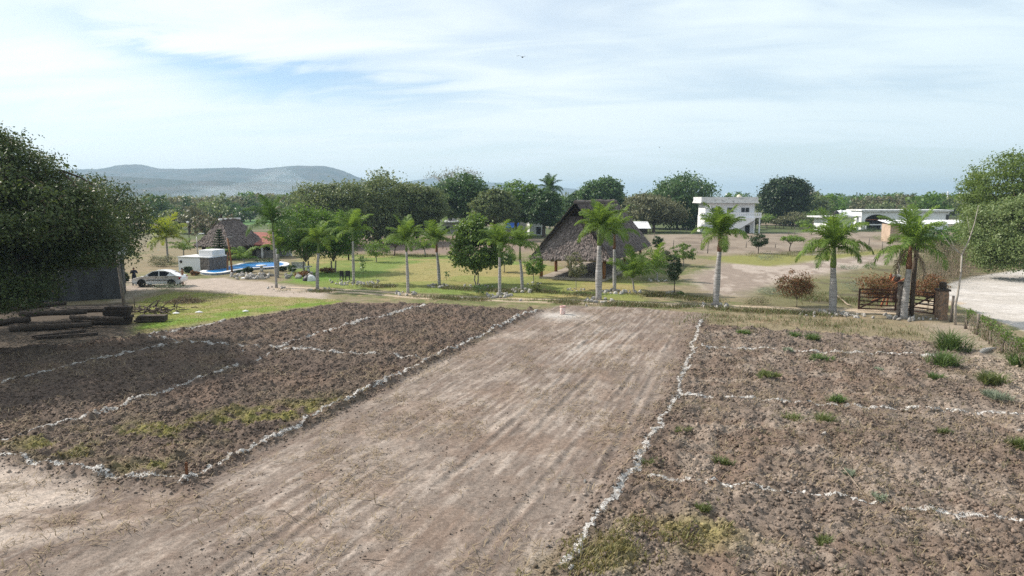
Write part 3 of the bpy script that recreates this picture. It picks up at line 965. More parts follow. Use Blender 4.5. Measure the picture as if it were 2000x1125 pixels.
def scatter(poly, n, seed, mask=None):
    r = np.random.default_rng(seed)
    lo, hi = poly.min(0), poly.max(0)
    q = r.uniform(lo, hi, (n, 2))
    k = sdist(q[:, 0], q[:, 1], poly) > 0
    q = q[k]
    if mask is not None:
        q = q[r.random(len(q)) < mask(q[:, 0], q[:, 1])]
    return q


def along(pix, n, width, seed, clump=2.0):
    r = np.random.default_rng(seed)
    pts = np.array([P(a, b)[:2] for a, b in pix])
    seg = np.hypot(*np.diff(pts, axis=0).T)
    t = r.random(n) * seg.sum()
    k = np.clip(np.searchsorted(np.cumsum(seg), t), 0, len(seg) - 1)
    t0 = np.concatenate([[0], np.cumsum(seg)])[k]
    q = pts[k] + (pts[k + 1] - pts[k]) * ((t - t0) / seg[k])[:, None] + r.normal(0, width, (n, 2))
    keep = r.random(n) < sstep(0.38, 0.58, fbm(q[:, 0], q[:, 1], clump, seed))
    return q[keep]


r0 = np.random.default_rng(5)
vg = [along([(555, 569), (640, 571)], 260, 0.35, 301), along([(700, 562), (790, 559)], 420, 0.45, 302), along([(800, 580), (980, 588), (1165, 594)], 620, 0.40, 303, 1.4),
      along([(1185, 595), (1390, 602)], 420, 0.35, 304, 1.4), along([(1400, 604), (1660, 617)], 320, 0.4, 305, 1.5), along([(860, 561), (940, 567), (1010, 570)], 420, 0.4, 306, 1.2),
      along([(1040, 570), (1160, 578)], 260, 0.5, 307, 1.5), along([(1230, 577), (1330, 580), (1390, 588)], 380, 0.5, 308, 1.4), along([(1380, 622), (1560, 630), (1700, 640), (1840, 660)], 420, 1.5, 309, 1.1),
      along([(640, 500), (900, 500), (1020, 508)], 900, 1.6, 310, 3.0), along([(1480, 500), (1700, 490)], 500, 2.2, 311, 3), along([(1560, 580), (1670, 590)], 500, 1.5, 312, 2)]
blades('verge_grass', np.concatenate(vg), 0.30, 0.026, 11, 0.34, 0.5, M['lf_verge'], 'dark dry tussock grass along the wheel track and between the palms', 313)
gm = [scatter(Z_PL, 9000, 321, lambda x, y: 0.9 * np.exp(-((ldist(x, y, [P(90, 880)[:2], P(300, 850)[:2], P(480, 820)[:2], P(660, 800)[:2]])) / 1.3) ** 2) * sstep(0.42, 0.6, fbm(x, y, 1.6, 2) * 0.6 + fbm(x, y, 0.55, 3) * 0.4)),
      along([(240, 925), (330, 912)], 110, 0.22, 322, 5), along([(1120, 1115), (1180, 1080), (1260, 1050), (1390, 1045)], 170, 0.42, 323, 0.8)]
blades('patchy_grass', np.concatenate(gm), 0.17, 0.020, 18, 0.13, 0.55, leaf_mat('blade_yellow', (0.145, 0.15, 0.045), (0.27, 0.22, 0.095), trans=0.25), 'yellow green grass patches left between clods in the foreground plots', 324)
sp = scatter(wpoly([(-700, 1300), (-700, 900), (0, 660), (1000, 600), (1380, 612), (2100, 700), (2900, 1300)]), 12000, 331, lambda x, y: np.clip(sstep(0.46, 0.62, fbm(x, y, 1.5, 333)) * 1.1 * np.clip(32 / y, 0, 1) ** 2, 0.04, 1))
blades('dry_straw', sp, 0.24, 0.018, 10, 0.22, 1.1, M['lf_straw'], 'dry straw and broken stalks littering the bare soil', 334, zoff=0.02)
dt_ = scatter(Z_PR, 5200, 351, lambda x, y: np.clip(sstep(0.47, 0.63, fbm(x, y, 1.7, 353)) * np.clip(26 / y, 0, 1), 0.0, 1))
blades('dry_tufts', dt_, 0.16, 0.014, 9, 0.07, 0.7, leaf_mat('blade_dry', (0.13, 0.125, 0.06), (0.25, 0.20, 0.12), trans=0.2), 'dry olive and tan grass tufts scattered over the right hand plots', 354)
lw = np.concatenate([scatter(Z_LN, 4200, 341), scatter(Z_LF, 5200, 342)])
blades('lawn_grass', lw, 0.075, 0.022, 6, 0.3, 0.5, leaf_mat('blade_lawn', (0.15, 0.19, 0.045), (0.25, 0.225, 0.075), trans=0.3), 'short sparse lawn grass either side of the wheel track', 343)


def spot(px, py, Z):
    """place on the ground at a given depth below a picture column"""
    return Vector(((px - 1000) / FPX * Z, Z, 0))


def topz(py, Z):
    return CAM_H + (HOR - py) / FPX * Z


def rot_unit(r, n):
    v = r.normal(size=(n, 3))
    return v / np.linalg.norm(v, axis=1)[:, None]


def leaf_mesh(name, C, O, size, mat, r, aspect=0.55, up=0.5, mats=None):
    n = len(C)
    nrm = rot_unit(r, n) * 0.9 + O * 0.45
    nrm[:, 2] += up
    nrm /= np.linalg.norm(nrm, axis=1)[:, None]
    t = np.cross(nrm, rot_unit(r, n))
    t /= np.linalg.norm(t, axis=1)[:, None] + 1e-9
    b = np.cross(nrm, t)
    L = (size * r.uniform(0.6, 1.35, n))[:, None]
    Wd = L * aspect
    V = np.stack([C - t * L / 2, C + b * Wd / 2 - t * L * 0.06, C + t * L / 2 - nrm * L * 0.10, C - b * Wd / 2 - t * L * 0.06], 1).reshape(-1, 3)
    F = np.arange(4 * n).reshape(n, 4)
    return np_mesh(name, V, F, mat, {'rnd': np.repeat(r.random(n), 4)})



# ------------------------------------------------------------------ buildings
def thatch_tufts(faces, n, seed, size=0.30, lift=0.03):
    """palm leaf ends laid like scales on sloping quads; faces: list of 4 corners (eave a, eave b, top b, top a)"""
    r = np.random.default_rng(seed)
    area = [((b - a).length + (c - d).length) / 2 * ((d - a).length + (c - b).length) / 2 for a, b, c, d in faces]
    V, rn = [], []
    for (a, b, c, d), ar in zip(faces, area):
        k = int(n * ar / sum(area))
        nrm = (b - a).cross(d - a).normalized()
        for i in range(k):
            s, t = r.random(), r.random()
            lo, hi = a.lerp(b, s), d.lerp(c, s)
            if r.random() > 0.5 + 0.5 * ((a.lerp(d, t) - b.lerp(c, t)).length / max((a - b).length, 0.1)): continue
            p = lo.lerp(hi, t)
            dn = (lo - hi).normalized()
            sd = dn.cross(nrm)
            dn = (dn + sd * r.normal(0, .25) + nrm * r.uniform(0.02, 0.28)).normalized()
            L, w = size * r.uniform(.6, 1.4), size * r.uniform(.15, .4)
            p = p + nrm * lift
            V += [p - sd * w, p + sd * w, p + dn * L + sd * w * .5, p + dn * L - sd * w * .5]
            rn += [r.random()] * 4
    V = np.array([tuple(v) for v in V])
    return V, np.arange(len(V)).reshape(-1, 4), np.array(rn)


def thatch_roof(parent, Wd, Ln, ze, zr, sa, sb, open_z=None, seed=1, n=9000, size=0.30):
    """hipped thatch roof in local axes: x across (0..Wd), y along (0..Ln); ridge from y=sa to y=Ln-sb; open_z: foot of the open gablet"""
    c = Wd / 2
    z0 = ze
    A, B, Cc, D = Vector((0, 0, z0)), Vector((Wd, 0, z0)), Vector((Wd, Ln, z0)), Vector((0, Ln, z0))
    E, F = Vector((c, sa, zr)), Vector((c, Ln - sb, zr))
    mb = MB()
    th = 0.28

    def sheet(q, nu=26, nv=16, jit=0.05, sd=0):
        r = np.random.default_rng(sd + seed)
        a, b, cc, d = q
        nrm = (b - a).cross(d - a).normalized()
        vs, fs, fin = [], [], []
        for j in range(nv + 1):
            for i in range(nu + 1):
                p = a.lerp(b, i / nu).lerp(d.lerp(cc, i / nu), j / nv)
                e = 0 if (i in (0, nu) or j == nv) else 1
                p = p + nrm * (r.normal(0, jit) * e) + Vector((0, 0, -abs(r.normal(0, 0.05)) if j == 0 else 0))
                vs.append(p)
        m = len(vs)
        vs += [v - nrm * th for v in vs]
        for j in range(nv):
            for i in range(nu):
                k = j * (nu + 1) + i
                fs.append((k, k + 1, k + nu + 2, k + nu + 1))
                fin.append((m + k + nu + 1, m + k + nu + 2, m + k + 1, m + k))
        for i in range(nu):
            fs.append((i, m + i, m + i + 1, i + 1))
        b0 = len(mb.v)
        mb.add(vs, fs)
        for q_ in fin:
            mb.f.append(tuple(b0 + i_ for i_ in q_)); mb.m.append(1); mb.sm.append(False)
    faces = []
    if open_z is None:
        faces.append((A, B, E, E + Vector((0, 0, 0))))
        sheet((A, B, E + Vector((.02, 0, 0)), E), sd=1)
        left = (D, A, E, F)
        right = (B, Cc, F, E)
    else:
        f = (open_z - ze) / (zr - ze)
        sh = sa + 0.75                         # where the low hip meets the sides
        hipL, hipR = Vector((c * f, sh, open_z)), Vector((Wd - c * f, sh, open_z))
        faces.append((A, B, hipR, hipL))
        sheet((A, B, hipR, hipL), sd=1)
        left = (D, A, E, F)
        right = (B, Cc, F, E)
        # roof undersides are coloured dark, standing in for shade behind the open gablet
    faces += [left, right, (Cc, D, F, F)]
    sheet(left, 40, 16, sd=2)
    sheet(right, 40, 16, sd=3)
    sheet((Cc, D, F + Vector((-.02, 0, 0)), F), sd=4)
    roof = mb.build('roof', [M['thatch'], M['wood_dark']], parent)  # second slot: dark timber colour on the undersides deepens the interior shade
    # ragged ridge cap
    rc = MB()
    r = np.random.default_rng(seed + 50)
    pts = [E.lerp(F, k / 14) + Vector((0, 0, 0.02 + r.normal(0, .03))) for k in range(15)]
    rc.tube([p for p in pts], [0.20 + r.normal(0, .02) for _ in pts], 7, smooth=False)
    rc.build('ridge_cap', M['thatch'], roof)
    V, Fq, rn = thatch_tufts(faces, n, seed + 9, size)
    link('thatch_ends', np_mesh('thatch_ends', V, Fq, M['thatch_leaf'], {'rnd': rn}), roof)
    return roof


# big open thatched shelter: corner (near right eave) survey
FRc = PY(1195, 507, 68.4)
Wd, Ln = 8.3, 25.2
org = Vector((FRc.x, FRc.y, 0)) - VD * Wd
sh = thing('thatched_shelter', 'large open sided shelter with a tall grey thatched roof and an open gable top', 'shelter', org, SITE_RZ)
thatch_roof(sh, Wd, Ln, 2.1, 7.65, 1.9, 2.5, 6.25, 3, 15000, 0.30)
fl = MB(); fl.box((Wd / 2, Ln / 2, 0.11), (Wd - 1.6, Ln - 1.6, 0.22)); fl.build('floor_slab', M['slab'], sh)
px_ = [0.95, Wd / 2 - 0.2, Wd - 0.95]
for yy in (1.0, 6.4, 11.8, 17.2, 22.6):
    for q, xx in enumerate(px_):
        if q == 1 and yy not in (1.0, 22.6): continue
        mb = MB()
        mb.tube([(xx, yy, 0.2), (xx, yy, 2.75)], [0.17, 0.16], 10)
        mb.build('post', M['post_brown' if (yy > 1 or q != 1) else 'post_wood'], sh)
for xx in (0.95, Wd - 0.95):
    mb = MB(); mb.tube([(xx, 0.6, 2.62), (xx, Ln - 0.6, 2.62)], 0.11, 8); mb.build('beam', M['wood_dark'], sh)
for yy in (1.0, 22.6):
    mb = MB(); mb.tube([(0.6, yy, 2.66), (Wd - 0.6, yy, 2.66)], 0.11, 8); mb.build('beam', M['wood_dark'], sh)
mb = MB()
for yy in np.arange(3.0, 23, 1.8):
    for sgn in (0, 1):
        x0 = 0.55 if sgn == 0 else Wd - 0.55
        mb.tube([(x0, yy, 2.45), (Wd / 2, yy, 7.25)], 0.07, 6)
mb.build('rafters', M['wood_dark'], sh)

# thatched hut by the pool
b = P(421, 508)
hut = thing('thatched_hut', 'steep brown thatched hut behind the pool with a crossed ridge pole', 'hut', b - VD * 2.9 - UD * 0.5, SITE_RZ)
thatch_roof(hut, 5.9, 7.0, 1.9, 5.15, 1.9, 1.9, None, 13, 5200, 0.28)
rp = MB(); rp.tube([(2.95, 1.5, 5.25), (2.95, 5.5, 5.25)], 0.16, 8); rp.build('ridge_pole', M['white_old'], hut)
rp = MB(); rp.tube([(0.8, 1.6, 3.3), (2.6, 1.6, 5.2), (3.4, 1.6, 6.0)], [.09, .08, .06], 6); rp.build('crossed_pole', M['wood_dark'], hut)
for xx, yy in ((.7, .7), (5.2, .7), (.7, 6.3), (5.2, 6.3), (2.9, .7)):
    mb = MB(); mb.tube([(xx, yy, 0), (xx, yy, 2.3)], .11, 8); mb.build('post', M['wood_dark'], hut)
mb = MB(); mb.box((2.95, 3.5, 0.95), (4.6, 5.4, 1.9)); mb.build('wall', M['wood_dark'], hut)

# red roofed bar next to the hut
b = P(505, 503)
bar = thing('red_roofed_bar', 'low open bar with a red tiled lean to roof between the hut and the pool', 'building', b, R(-8))
k = b.y / FPX
w = 98 * k
mb = MB()
mb.hexa([(-w / 2, -1.4, 1.85), (w / 2, -1.7, 1.72), (w / 2, 3.6, 3.0), (-w / 2 - .3, 3.6, 3.25), (-w / 2, -1.4, 1.97), (w / 2, -1.7, 1.84), (w / 2, 3.6, 3.12), (-w / 2 - .3, 3.6, 3.37)])
mb.build('roof', M['tile_red'], bar)
mb = MB(); mb.box((0.2, 3.2, 1.35), (w - 0.6, 0.2, 2.7)); mb.build('wall', M['white_old'], bar)
mb = MB(); mb.box((0.3, 0.1, 0.5), (w - 1.6, 0.35, 1.0)); mb.build('counter', M['concrete'], bar)
for xx in (-w / 2 + .25, -w / 6, w / 6, w / 2 - .25):
    mb = MB(); mb.box((xx, -1.1, 0.9), (0.2, 0.2, 1.72)); mb.build('pillar', M['white_old'], bar)
mb = MB()
for xx in np.arange(-w / 2 + .3, w / 2, .9): mb.box((xx, 1.9, 1.2), (.5, .4, .9))
mb.build('bar_shelf', M['dark'], bar)

# white pump house at the pool edge
b = P(392, 531)
ph = thing('pump_house', 'white pump house with a stone side wall and a small white tank room on top', 'building', b, R(-14))
k = b.y / FPX
w1, w2, h1 = 50 * k, 21 * k, 27.5 * k
mb = MB(); mb.box((-w1 / 2, 1.5, h1 / 2), (w1, 3.0, h1)); mb.build('wall', M['white'], ph)
mb = MB(); mb.box((w2 / 2 + .003, 1.5, h1 / 2 + .01), (w2, 3.04, h1 + .02)); mb.build('stone_wall', M['stonewall'], ph)
mb = MB(); mb.box((-w1 / 2 + w2 / 2, 1.5, h1 + .06), (w1 + w2 + .16, 3.16, .10)); mb.build('roof_slab', M['white_old'], ph)
mb = MB(); mb.box((w2 - 16 * k, 1.7, h1 + .11 + 6.2 * k), (31 * k, 2.2, 12.4 * k)); mb.build('tank_room', M['white'], ph)
mb = MB(); mb.lathe([(.0, 0), (.16, 0), (.16, .05), (0, .05)], n=16); o = mb.build('wall_vent', M['black_plastic'], ph); o.rotation_euler = (R(90), 0, 0); o.location = (-w1 + .35, -0.003, h1 - .45)

# swimming pool
pl = [P(*q) for q in [(390, 534), (420, 527), (450, 522), (478, 516.5), (510, 514.5), (540, 514), (560, 516), (565, 520), (552, 524), (525, 526), (495, 527.5), (465, 531), (440, 536), (412, 538)]]
ctr = sum(pl, Vector()) / len(pl)


def smooth_loop(p, n=4):
    out = []
    m = len(p)
    for i in range(m):
        a, b_, c_, d = p[i - 1], p[i], p[(i + 1) % m], p[(i + 2) % m]
        for j in range(n):
            t = j / n
            out.append(0.5 * ((2 * b_) + (c_ - a) * t + (2 * a - 5 * b_ + 4 * c_ - d) * t * t + (3 * b_ - a - 3 * c_ + d) * t ** 3))
    return out


lp = smooth_loop(pl)
t = thing('swimming_pool', 'long curved blue swimming pool beside the thatched hut', 'pool', (ctr.x, ctr.y, 0))
mw, mt_, mo = base_mat('pool_water')
bs = N(mt_, 'ShaderNodeBsdfPrincipled')
nz = N(mt_, 'ShaderNodeTexNoise', i_Scale=1.2, i_Detail=3.0)
cr = N(mt_, 'ShaderNodeMix', data_type='RGBA')
mt_.links.new(maprange(mt_, nz.outputs[0], .35, .65, 0, 1), cr.inputs[0])
cr.inputs[6].default_value = (0.015, 0.16, 0.46, 1)
cr.inputs[7].default_value = (0.03, 0.25, 0.55, 1)
mt_.links.new(cr.outputs[2], bs.inputs['Base Color'])
bs.inputs['Roughness'].default_value = 0.28
bs.inputs['Specular IOR Level'].default_value = 0.25
mt_.links.new(bs.outputs[0], mo.inputs['Surface'])
mb = MB(); mb.prism([(p.x - ctr.x, p.y - ctr.y) for p in lp], 0.02, 0.20); mb.build('water', mw, t)
mb = MB()
nn = len(lp)
outer = []
for i in range(nn):
    d = (lp[(i + 1) % nn] - lp[i - 1]).normalized()
    outer.append(lp[i] - Vector((d.y, -d.x, 0)) * (-0.55 if False else 0.55))
sgn = 1 if (outer[0] - ctr).length > (lp[0] - ctr).length else -1
vs, fs = [], []
for i in range(nn):
    d = (lp[(i + 1) % nn] - lp[i - 1]).normalized()
    nrm = Vector((d.y, -d.x, 0))
    if nrm.dot(lp[i] - ctr) < 0 and False: nrm = -nrm
    vs += [tuple(lp[i] - ctr + Vector((0, 0, .24)) - nrm * .0), tuple(lp[i] - ctr + Vector((0, 0, .25)) + nrm * .6 * (-1 if sgn < 0 else 1) * 1.0), tuple(lp[i] - ctr + Vector((0, 0, -.02)) + nrm * .62 * (-1 if sgn < 0 else 1)), tuple(lp[i] - ctr + Vector((0, 0, 0.0)))]
for i in range(nn):
    j = (i + 1) % nn
    for q in range(4):
        q2 = (q + 1) % 4
        fs.append((4 * i + q, 4 * j + q, 4 * j + q2, 4 * i + q2))
mb.add(vs, fs); mb.build('coping', M['white_old'], t)

# small thatched parasol
b = P(681, 508)
t = thing('thatched_parasol', 'small round thatched parasol on one post at the edge of the lawn', 'parasol', b)
k = b.y / FPX
mb = MB(); mb.tube([(0, 0, -.1), (0, 0, 2.3)], [.11, .09], 8); mb.build('post', M['wood_dark'], t)
mb = MB(); mb.lathe([(1.35, 1.55), (1.25, 1.75), (.8, 2.3), (.25, 2.75), (.06, 2.95), (0, 2.97)], n=20, smooth=False); cp = mb.build('thatch', M['thatch'], t)
r = np.random.default_rng(8)
C2_, O2_ = [], []
for i in range(900):
    a = r.random() * 6.283; s = r.random() ** .6
    C2_.append((math.cos(a) * (1.35 * s + .05), math.sin(a) * (1.35 * s + .05), 2.95 - 1.32 * s + r.normal(0, .04))); O2_.append((math.cos(a), math.sin(a), .6))
link('thatch_ends', leaf_mesh('thatch_ends', np.array(C2_), np.array(O2_), .34, M['thatch_leaf'], r, .3), cp)
mb = MB(); mb.lathe([(.55, .80), (.55, .86), (0, .87)], n=16); mb.build('table', M['white_old'], t)

# two storey white house
b = P(1422, 455)
HZ = b.y
k = HZ / FPX
ho = thing('white_house', 'two storey white house with balcony, outside stair and flat parapet roof', 'house', b, R(-3))
ho.scale = (0.94, 0.94, 0.98)
zt = lambda py: topz(py, HZ)
X = lambda px: (px - 1422) * k
dp = 8.5
mb = MB()
mb.box((X(1424), dp / 2, zt(421) / 2), (102 * k, dp, zt(421)))
mb.box((X(1424), dp / 2, (zt(421) + zt(396)) / 2), (100 * k, dp - .1, zt(396) - zt(421)))
mb.build('wall', M['white'], ho)
mb = MB(); mb.box((X(1421), dp / 2 - .2, (zt(395.5) + zt(393)) / 2), (118 * k, dp + 1.9, zt(393) - zt(395.5))); mb.build('roof_slab', M['white_old'], ho)
mb = MB()
zz0, zz1 = zt(393) + .004, zt(383.5)
for (cx, cy, dx, dy) in ((X(1421), -1.0, 115 * k, .15), (X(1421), dp + .5, 115 * k, .15), (X(1421) - 57 * k, dp / 2 - .2, .15, dp + 1.3), (X(1421) + 57 * k, dp / 2 - .2, .15, dp + 1.3)):
    mb.box((cx, cy, (zz0 + zz1) / 2), (dx, dy, zz1 - zz0))
pr = mb.build('parapet', M['white_old'], ho)
mb = MB(); mb.box((X(1424), -.78, (zt(424) + zt(422.5)) / 2), (122 * k, 1.8, zt(422.5) - zt(424))); mb.build('balcony_floor', M['white'], ho)
# balustrade with slots
zb0, zb1 = zt(422.5), zt(414)
mb = MB()
mb.box((X(1424), -1.6, zb1 - .10), (122 * k, .16, .20)); mb.box((X(1424), -1.6, zb0 + .16), (122 * k, .16, .32))
for i in range(27):
    mb.box((X(1365) + i * 117.5 * k / 26 + .1, -1.6, (zb0 + zb1) / 2 + .06), (.27, .14, zb1 - zb0 - .50))
for sx in (-1, 1):
    xx = X(1424) + sx * 60.6 * k
    mb.box((xx, -.78, zb1 - .10), (.16, 1.48, .20)); mb.box((xx, -.78, zb0 + .16), (.16, 1.48, .32))
    for q in (-.4, .1, .6): mb.box((xx, -.85 + q, (zb0 + zb1) / 2 + .06), (.14, .2, zb1 - zb0 - .5))
mb.build('balustrade', M['white'], ho)
for (a, c_, nm) in ((1387, 1403, 2), (1419, 1431, 2), (1447.5, 1454.5, 1), (1456, 1463, 1)):
    w = (c_ - a) * k
    mb = MB(); mb.box(((X(a) + X(c_)) / 2, .045 + .02, (zt(404.5) + zt(413)) / 2), (w, .10, zt(404.5) - zt(413)))
    wn = mb.build('window', M['glass'], ho)
    fr = MB(); cx = (X(a) + X(c_)) / 2; zc = (zt(404.5) + zt(413)) / 2; hh_ = zt(404.5) - zt(413)
    for sx in (-1, 1): fr.box((cx + sx * w / 2, 0.0, zc), (.07, .10, hh_ + .07))
    for sz in (-1, 1): fr.box((cx, 0.0, zc + sz * hh_ / 2), (w - .07, .10, .07))
    if nm == 2: fr.box((cx, 0.0, zc), (.07, .10, hh_ - .07))
    fr.build('frame', M['metal_grey'], wn)
# stair going down to the right
mb = MB()
mb.slab([(X(1440), zt(424)), (X(1463), zt(424)), (X(1470), zt(424) - .0), (X(1470), zt(427)), (X(1440), zt(445)), (X(1426), zt(455)), (X(1418), zt(455))], -2.6, -1.72)
mb.build('stair', M['white'], ho)
for px2 in (1471, 1482):
    mb = MB(); mb.box((X(px2), -1.3, zt(424) / 2), (.28, .28, zt(424))); mb.build('pillar', M['white'], ho)
mb = MB(); mb.box((X(1461), -.03, zt(440) / 2), (1.1, .08, zt(438))); mb.build('door', M['dark'], ho)
mb = MB(); mb.box((X(1400), -.03, zt(438)), (1.6, .08, 1.2)); mb.build('window', M['glass'], ho)
mb = MB(); mb.lathe([(.0, 0), (.52, 0), (.54, .1), (.54, .85), (.45, 1.0), (.22, 1.08), (.22, 1.16), (0, 1.17)], (X(1447), 3.0, zt(393)), 18)
for o2 in [mb.build('water_tank', M['beige_plastic'])]:
    o2.parent = None
    o2.location = b; o2.rotation_euler = (0, 0, R(-3))
    me = o2.data
    dlt = Vector((X(1447), 3.0, zt(393)))
    for v in me.vertices: v.co -= dlt
    o2.location = Vector(b) + Matrix.Rotation(R(-3), 3, 'Z') @ dlt
    o2.scale = (1.05, 1.05, 1.35)
    tag(o2, 'beige round water tank on the roof of the two storey white house', 'water tank')
mb = MB(); mb.tube([(X(1476), -1.0, 0), (X(1476), -1.0, zt(384))], .05, 6); mb.build('downpipe', M['black_plastic'], ho)

# long white ranch house
b = P(1768, 449)
RZ_ = b.y
k = RZ_ / FPX
rh = thing('ranch_house', 'long single storey white ranch house with a wide arch and scalloped eaves', 'house', b, R(-4))
zt = lambda py: topz(py, RZ_)
X = lambda px: (px - 1768) * k
# front wall with an arched opening from 1690 to 1737
ar = []
xl, xr = X(1691), X(1736)
rz_ = (xr - xl) / 2
for i in range(17):
    a = math.pi * i / 16
    ar.append(((xl + xr) / 2 - math.cos(a) * rz_, zt(431) + math.sin(a) * (zt(418.5) - zt(431))))
top = zt(411)
mb = MB()
mb.slab([(X(1684), -.1), (xl, -.1), (xl, zt(431)), (X(1684), zt(431))][::1], 0, .3)
mb.slab([(xr, -.1), (X(1848), -.1), (X(1848), zt(431)), (xr, zt(431))], 0, .3)
for i in range(16):
    mb.slab([ar[i], ar[i + 1], (ar[i + 1][0], top), (ar[i][0], top)], 0, .3)
mb.slab([(X(1684), zt(431)), (xl, zt(431)), (xl, top), (X(1684), top)], 0, .3)
mb.slab([(xr, zt(431)), (X(1848), zt(431)), (X(1848), top), (xr, top)], 0, .3)
mb.box((X(1684) + .15, 4.5, top / 2), (.3, 8.4, top)); mb.box((X(1848) - .15, 4.5, top / 2), (.3, 8.4, top)); mb.box((X(1766), 8.85, top / 2), (164 * k, .3, top))
mb.build('wall', M['white'], rh)
mb = MB(); mb.box((X(1767), 4.3, zt(410.6)), (172 * k, 10.2, .32)); mb.build('roof_slab', M['white_old'], rh)
mb = MB()
for i in range(44):
    xx = X(1684) + (i + .5) * 166 * k / 44
    pts = [(xx - .24, top - .02), (xx - .24, top - .16), (xx - .12, top - .30), (xx + .12, top - .30), (xx + .24, top - .16), (xx + .24, top - .02)]
    mb.slab(pts, -.75, -.66)
mb.build('scalloped_eave', M['white_old'], rh)
for i in range(5):
    mb = MB(); mb.box((X(1689) + i * 39 * k, -.30, top - .30), (.35, .58, .45)); mb.build('bracket', M['white'], rh)
mb = MB(); mb.box(((xl + xr) / 2, 1.8, zt(429)), (xr - xl + .4, .2, .22)); mb.build('lintel_beam', M['wood_orange'], rh)
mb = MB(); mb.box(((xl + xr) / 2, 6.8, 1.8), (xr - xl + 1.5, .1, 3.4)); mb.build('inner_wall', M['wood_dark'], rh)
for px2 in (1700, 1713, 1727):
    mb = MB(); mb.box((X(px2), 2.2, zt(430) / 2), (.18, .18, zt(430))); mb.build('pillar', M['wood_dark'], rh)
mb = MB(); mb.box(((xl + X(1722)) / 2, -.5, 1.35), (X(1722) - xl, .2, .28)); mb.box((xl + .1, -.5, .7), (.3, .2, 1.2)); mb.box((X(1721), -.5, .7), (.3, .2, 1.2)); mb.build('porch_rail', M['white'], rh)
mb = MB(); mb.box((X(1845), -.06, zt(424) ), (.7, .08, 1.5)); mb.build('window', M['glass'], rh)
# tank block left of it
b2 = P(1640, 451)
k = b2.y / FPX
zt2 = lambda py: topz(py, b2.y)
X2 = lambda px: (px - 1640) * k
tb = thing('tank_block', 'small flat roofed white block carrying two water tanks, left of the ranch house', 'building', b2, R(6))
mb = MB(); mb.box((X2(1640), 3, zt2(424.5) / 2), (56 * k, 6, zt2(424.5))); mb.build('wall', M['white'], tb)
mb = MB(); mb.box((X2(1637), 2.6, zt2(423)), (76 * k, 8.2, .34)); mb.build('roof_slab', M['white_old'], tb)
mb = MB(); mb.box((X2(1609), -.8, zt2(424.5) / 2), (.3, .3, zt2(424.5))); mb.build('pillar', M['white'], tb)
mb = MB(); mb.box((X2(1672), -.8, zt2(424.5) / 2), (.45, .3, zt2(424.5))); mb.build('pillar', M['white'], tb)
mb = MB(); mb.box((X2(1616), -.03, zt2(428)), (1.2, .08, .8)); mb.build('window', M['glass'], tb)
def tank2(px, d, mat, lab, hh=1.15):
    mb = MB(); mb.lathe([(0, 0), (.55, 0), (.58, .1), (.58, .8), (.5, .98), (.2, 1.08), (.2, 1.15), (0, 1.16)], n=18)
    o = mb.build('water_tank', M[mat])
    o.location = Vector(b2) + Matrix.Rotation(R(6), 3, 'Z') @ Vector((X2(px), d, zt2(423) + .17))
    o.scale = (1, 1, hh)
    tag(o, lab, 'water tank')


tank2(1639, 1.8, 'black_plastic', 'black water tank on the small white block beside the ranch house')
tank2(1649, 1.9, 'white', 'white water tank next to the black one on the small white block', 1.3)
mb = MB(); mb.hexa([(X2(1652), 1.2, zt2(421.5)), (X2(1678), 1.2, zt2(420.5)), (X2(1679), 4.6, zt2(411)), (X2(1653), 4.6, zt2(412)), (X2(1652), 1.2, zt2(421)), (X2(1678), 1.2, zt2(420)), (X2(1679), 4.6, zt2(410.5)), (X2(1653), 4.6, zt2(411.5))])
mb.build('metal_roof', M['sheet'], tb)

# long white sheet roof (carport) with the tan end wall
b = P(1738, 472)
k = b.y / FPX
zt = lambda py: topz(py, b.y)
cp = thing('sheet_roof_shed', 'long open shed with a white sheet roof and a tan plastered end wall', 'shed', b, R(0))
mb = MB(); mb.box((.9, 1.6, zt(437.5) / 2), (1.9, 3.2, zt(437.5))); mb.build('wall', M['tan'], cp)
mb = MB()
n = 60
vs, fs = [], []
for i in range(n + 1):
    xx = -0.4 + i * 182 * k / n
    zz = zt(433.2) + .07 * (i % 2)
    vs += [(xx, -.6, zz - .35), (xx, 4.2, zz + .25), (xx, 4.2, zz + .19), (xx, -.6, zz - .41)]
for i in range(n):
    a = 4 * i
    fs += [(a, a + 4, a + 5, a + 1), (a + 3, a + 2, a + 6, a + 7), (a, a + 3, a + 7, a + 4), (a + 1, a + 5, a + 6, a + 2)]
fs += [(0, 1, 2, 3), (4 * n + 3, 4 * n + 2, 4 * n + 1, 4 * n)]
mb.add(vs, fs); mb.build('roof', M['sheet'], cp)
for i in range(1, 6):
    mb = MB(); mb.box((i * 34 * k, -.2, zt(436) / 2), (.15, .15, zt(435))); mb.build('post', M['metal_grey'], cp)

# white roofed shelter behind the thatched one
b = P(1254, 457)
k = b.y / FPX
wr = thing('white_roofed_shelter', 'little open shelter with a white sheet roof behind the thatched roof', 'shelter', b, R(0))
zt = lambda py: topz(py, b.y)
mb = MB(); mb.hexa([(-20 * k, -1.6, zt(445.5)), (15 * k, -1.6, zt(445.5)), (14 * k, 2.2, zt(433)), (-22 * k, 2.2, zt(433)), (-20 * k, -1.6, zt(445)), (15 * k, -1.6, zt(445)), (14 * k, 2.2, zt(432.5)), (-22 * k, 2.2, zt(432.5))])
mb.build('roof', M['sheet'], wr)
for xx in (-18, 13):
    for yy in (-1.4, 2.0):
        mb = MB(); mb.box((xx * k, yy, zt(446) / 2), (.15, .15, zt(445 if yy < 0 else 434))); mb.build('post', M['wood_dark'], wr)
mb = MB(); mb.box((-2 * k, 2.0, .8), (30 * k, .1, 1.6)); mb.build('wall', M['wood_dark'], wr)

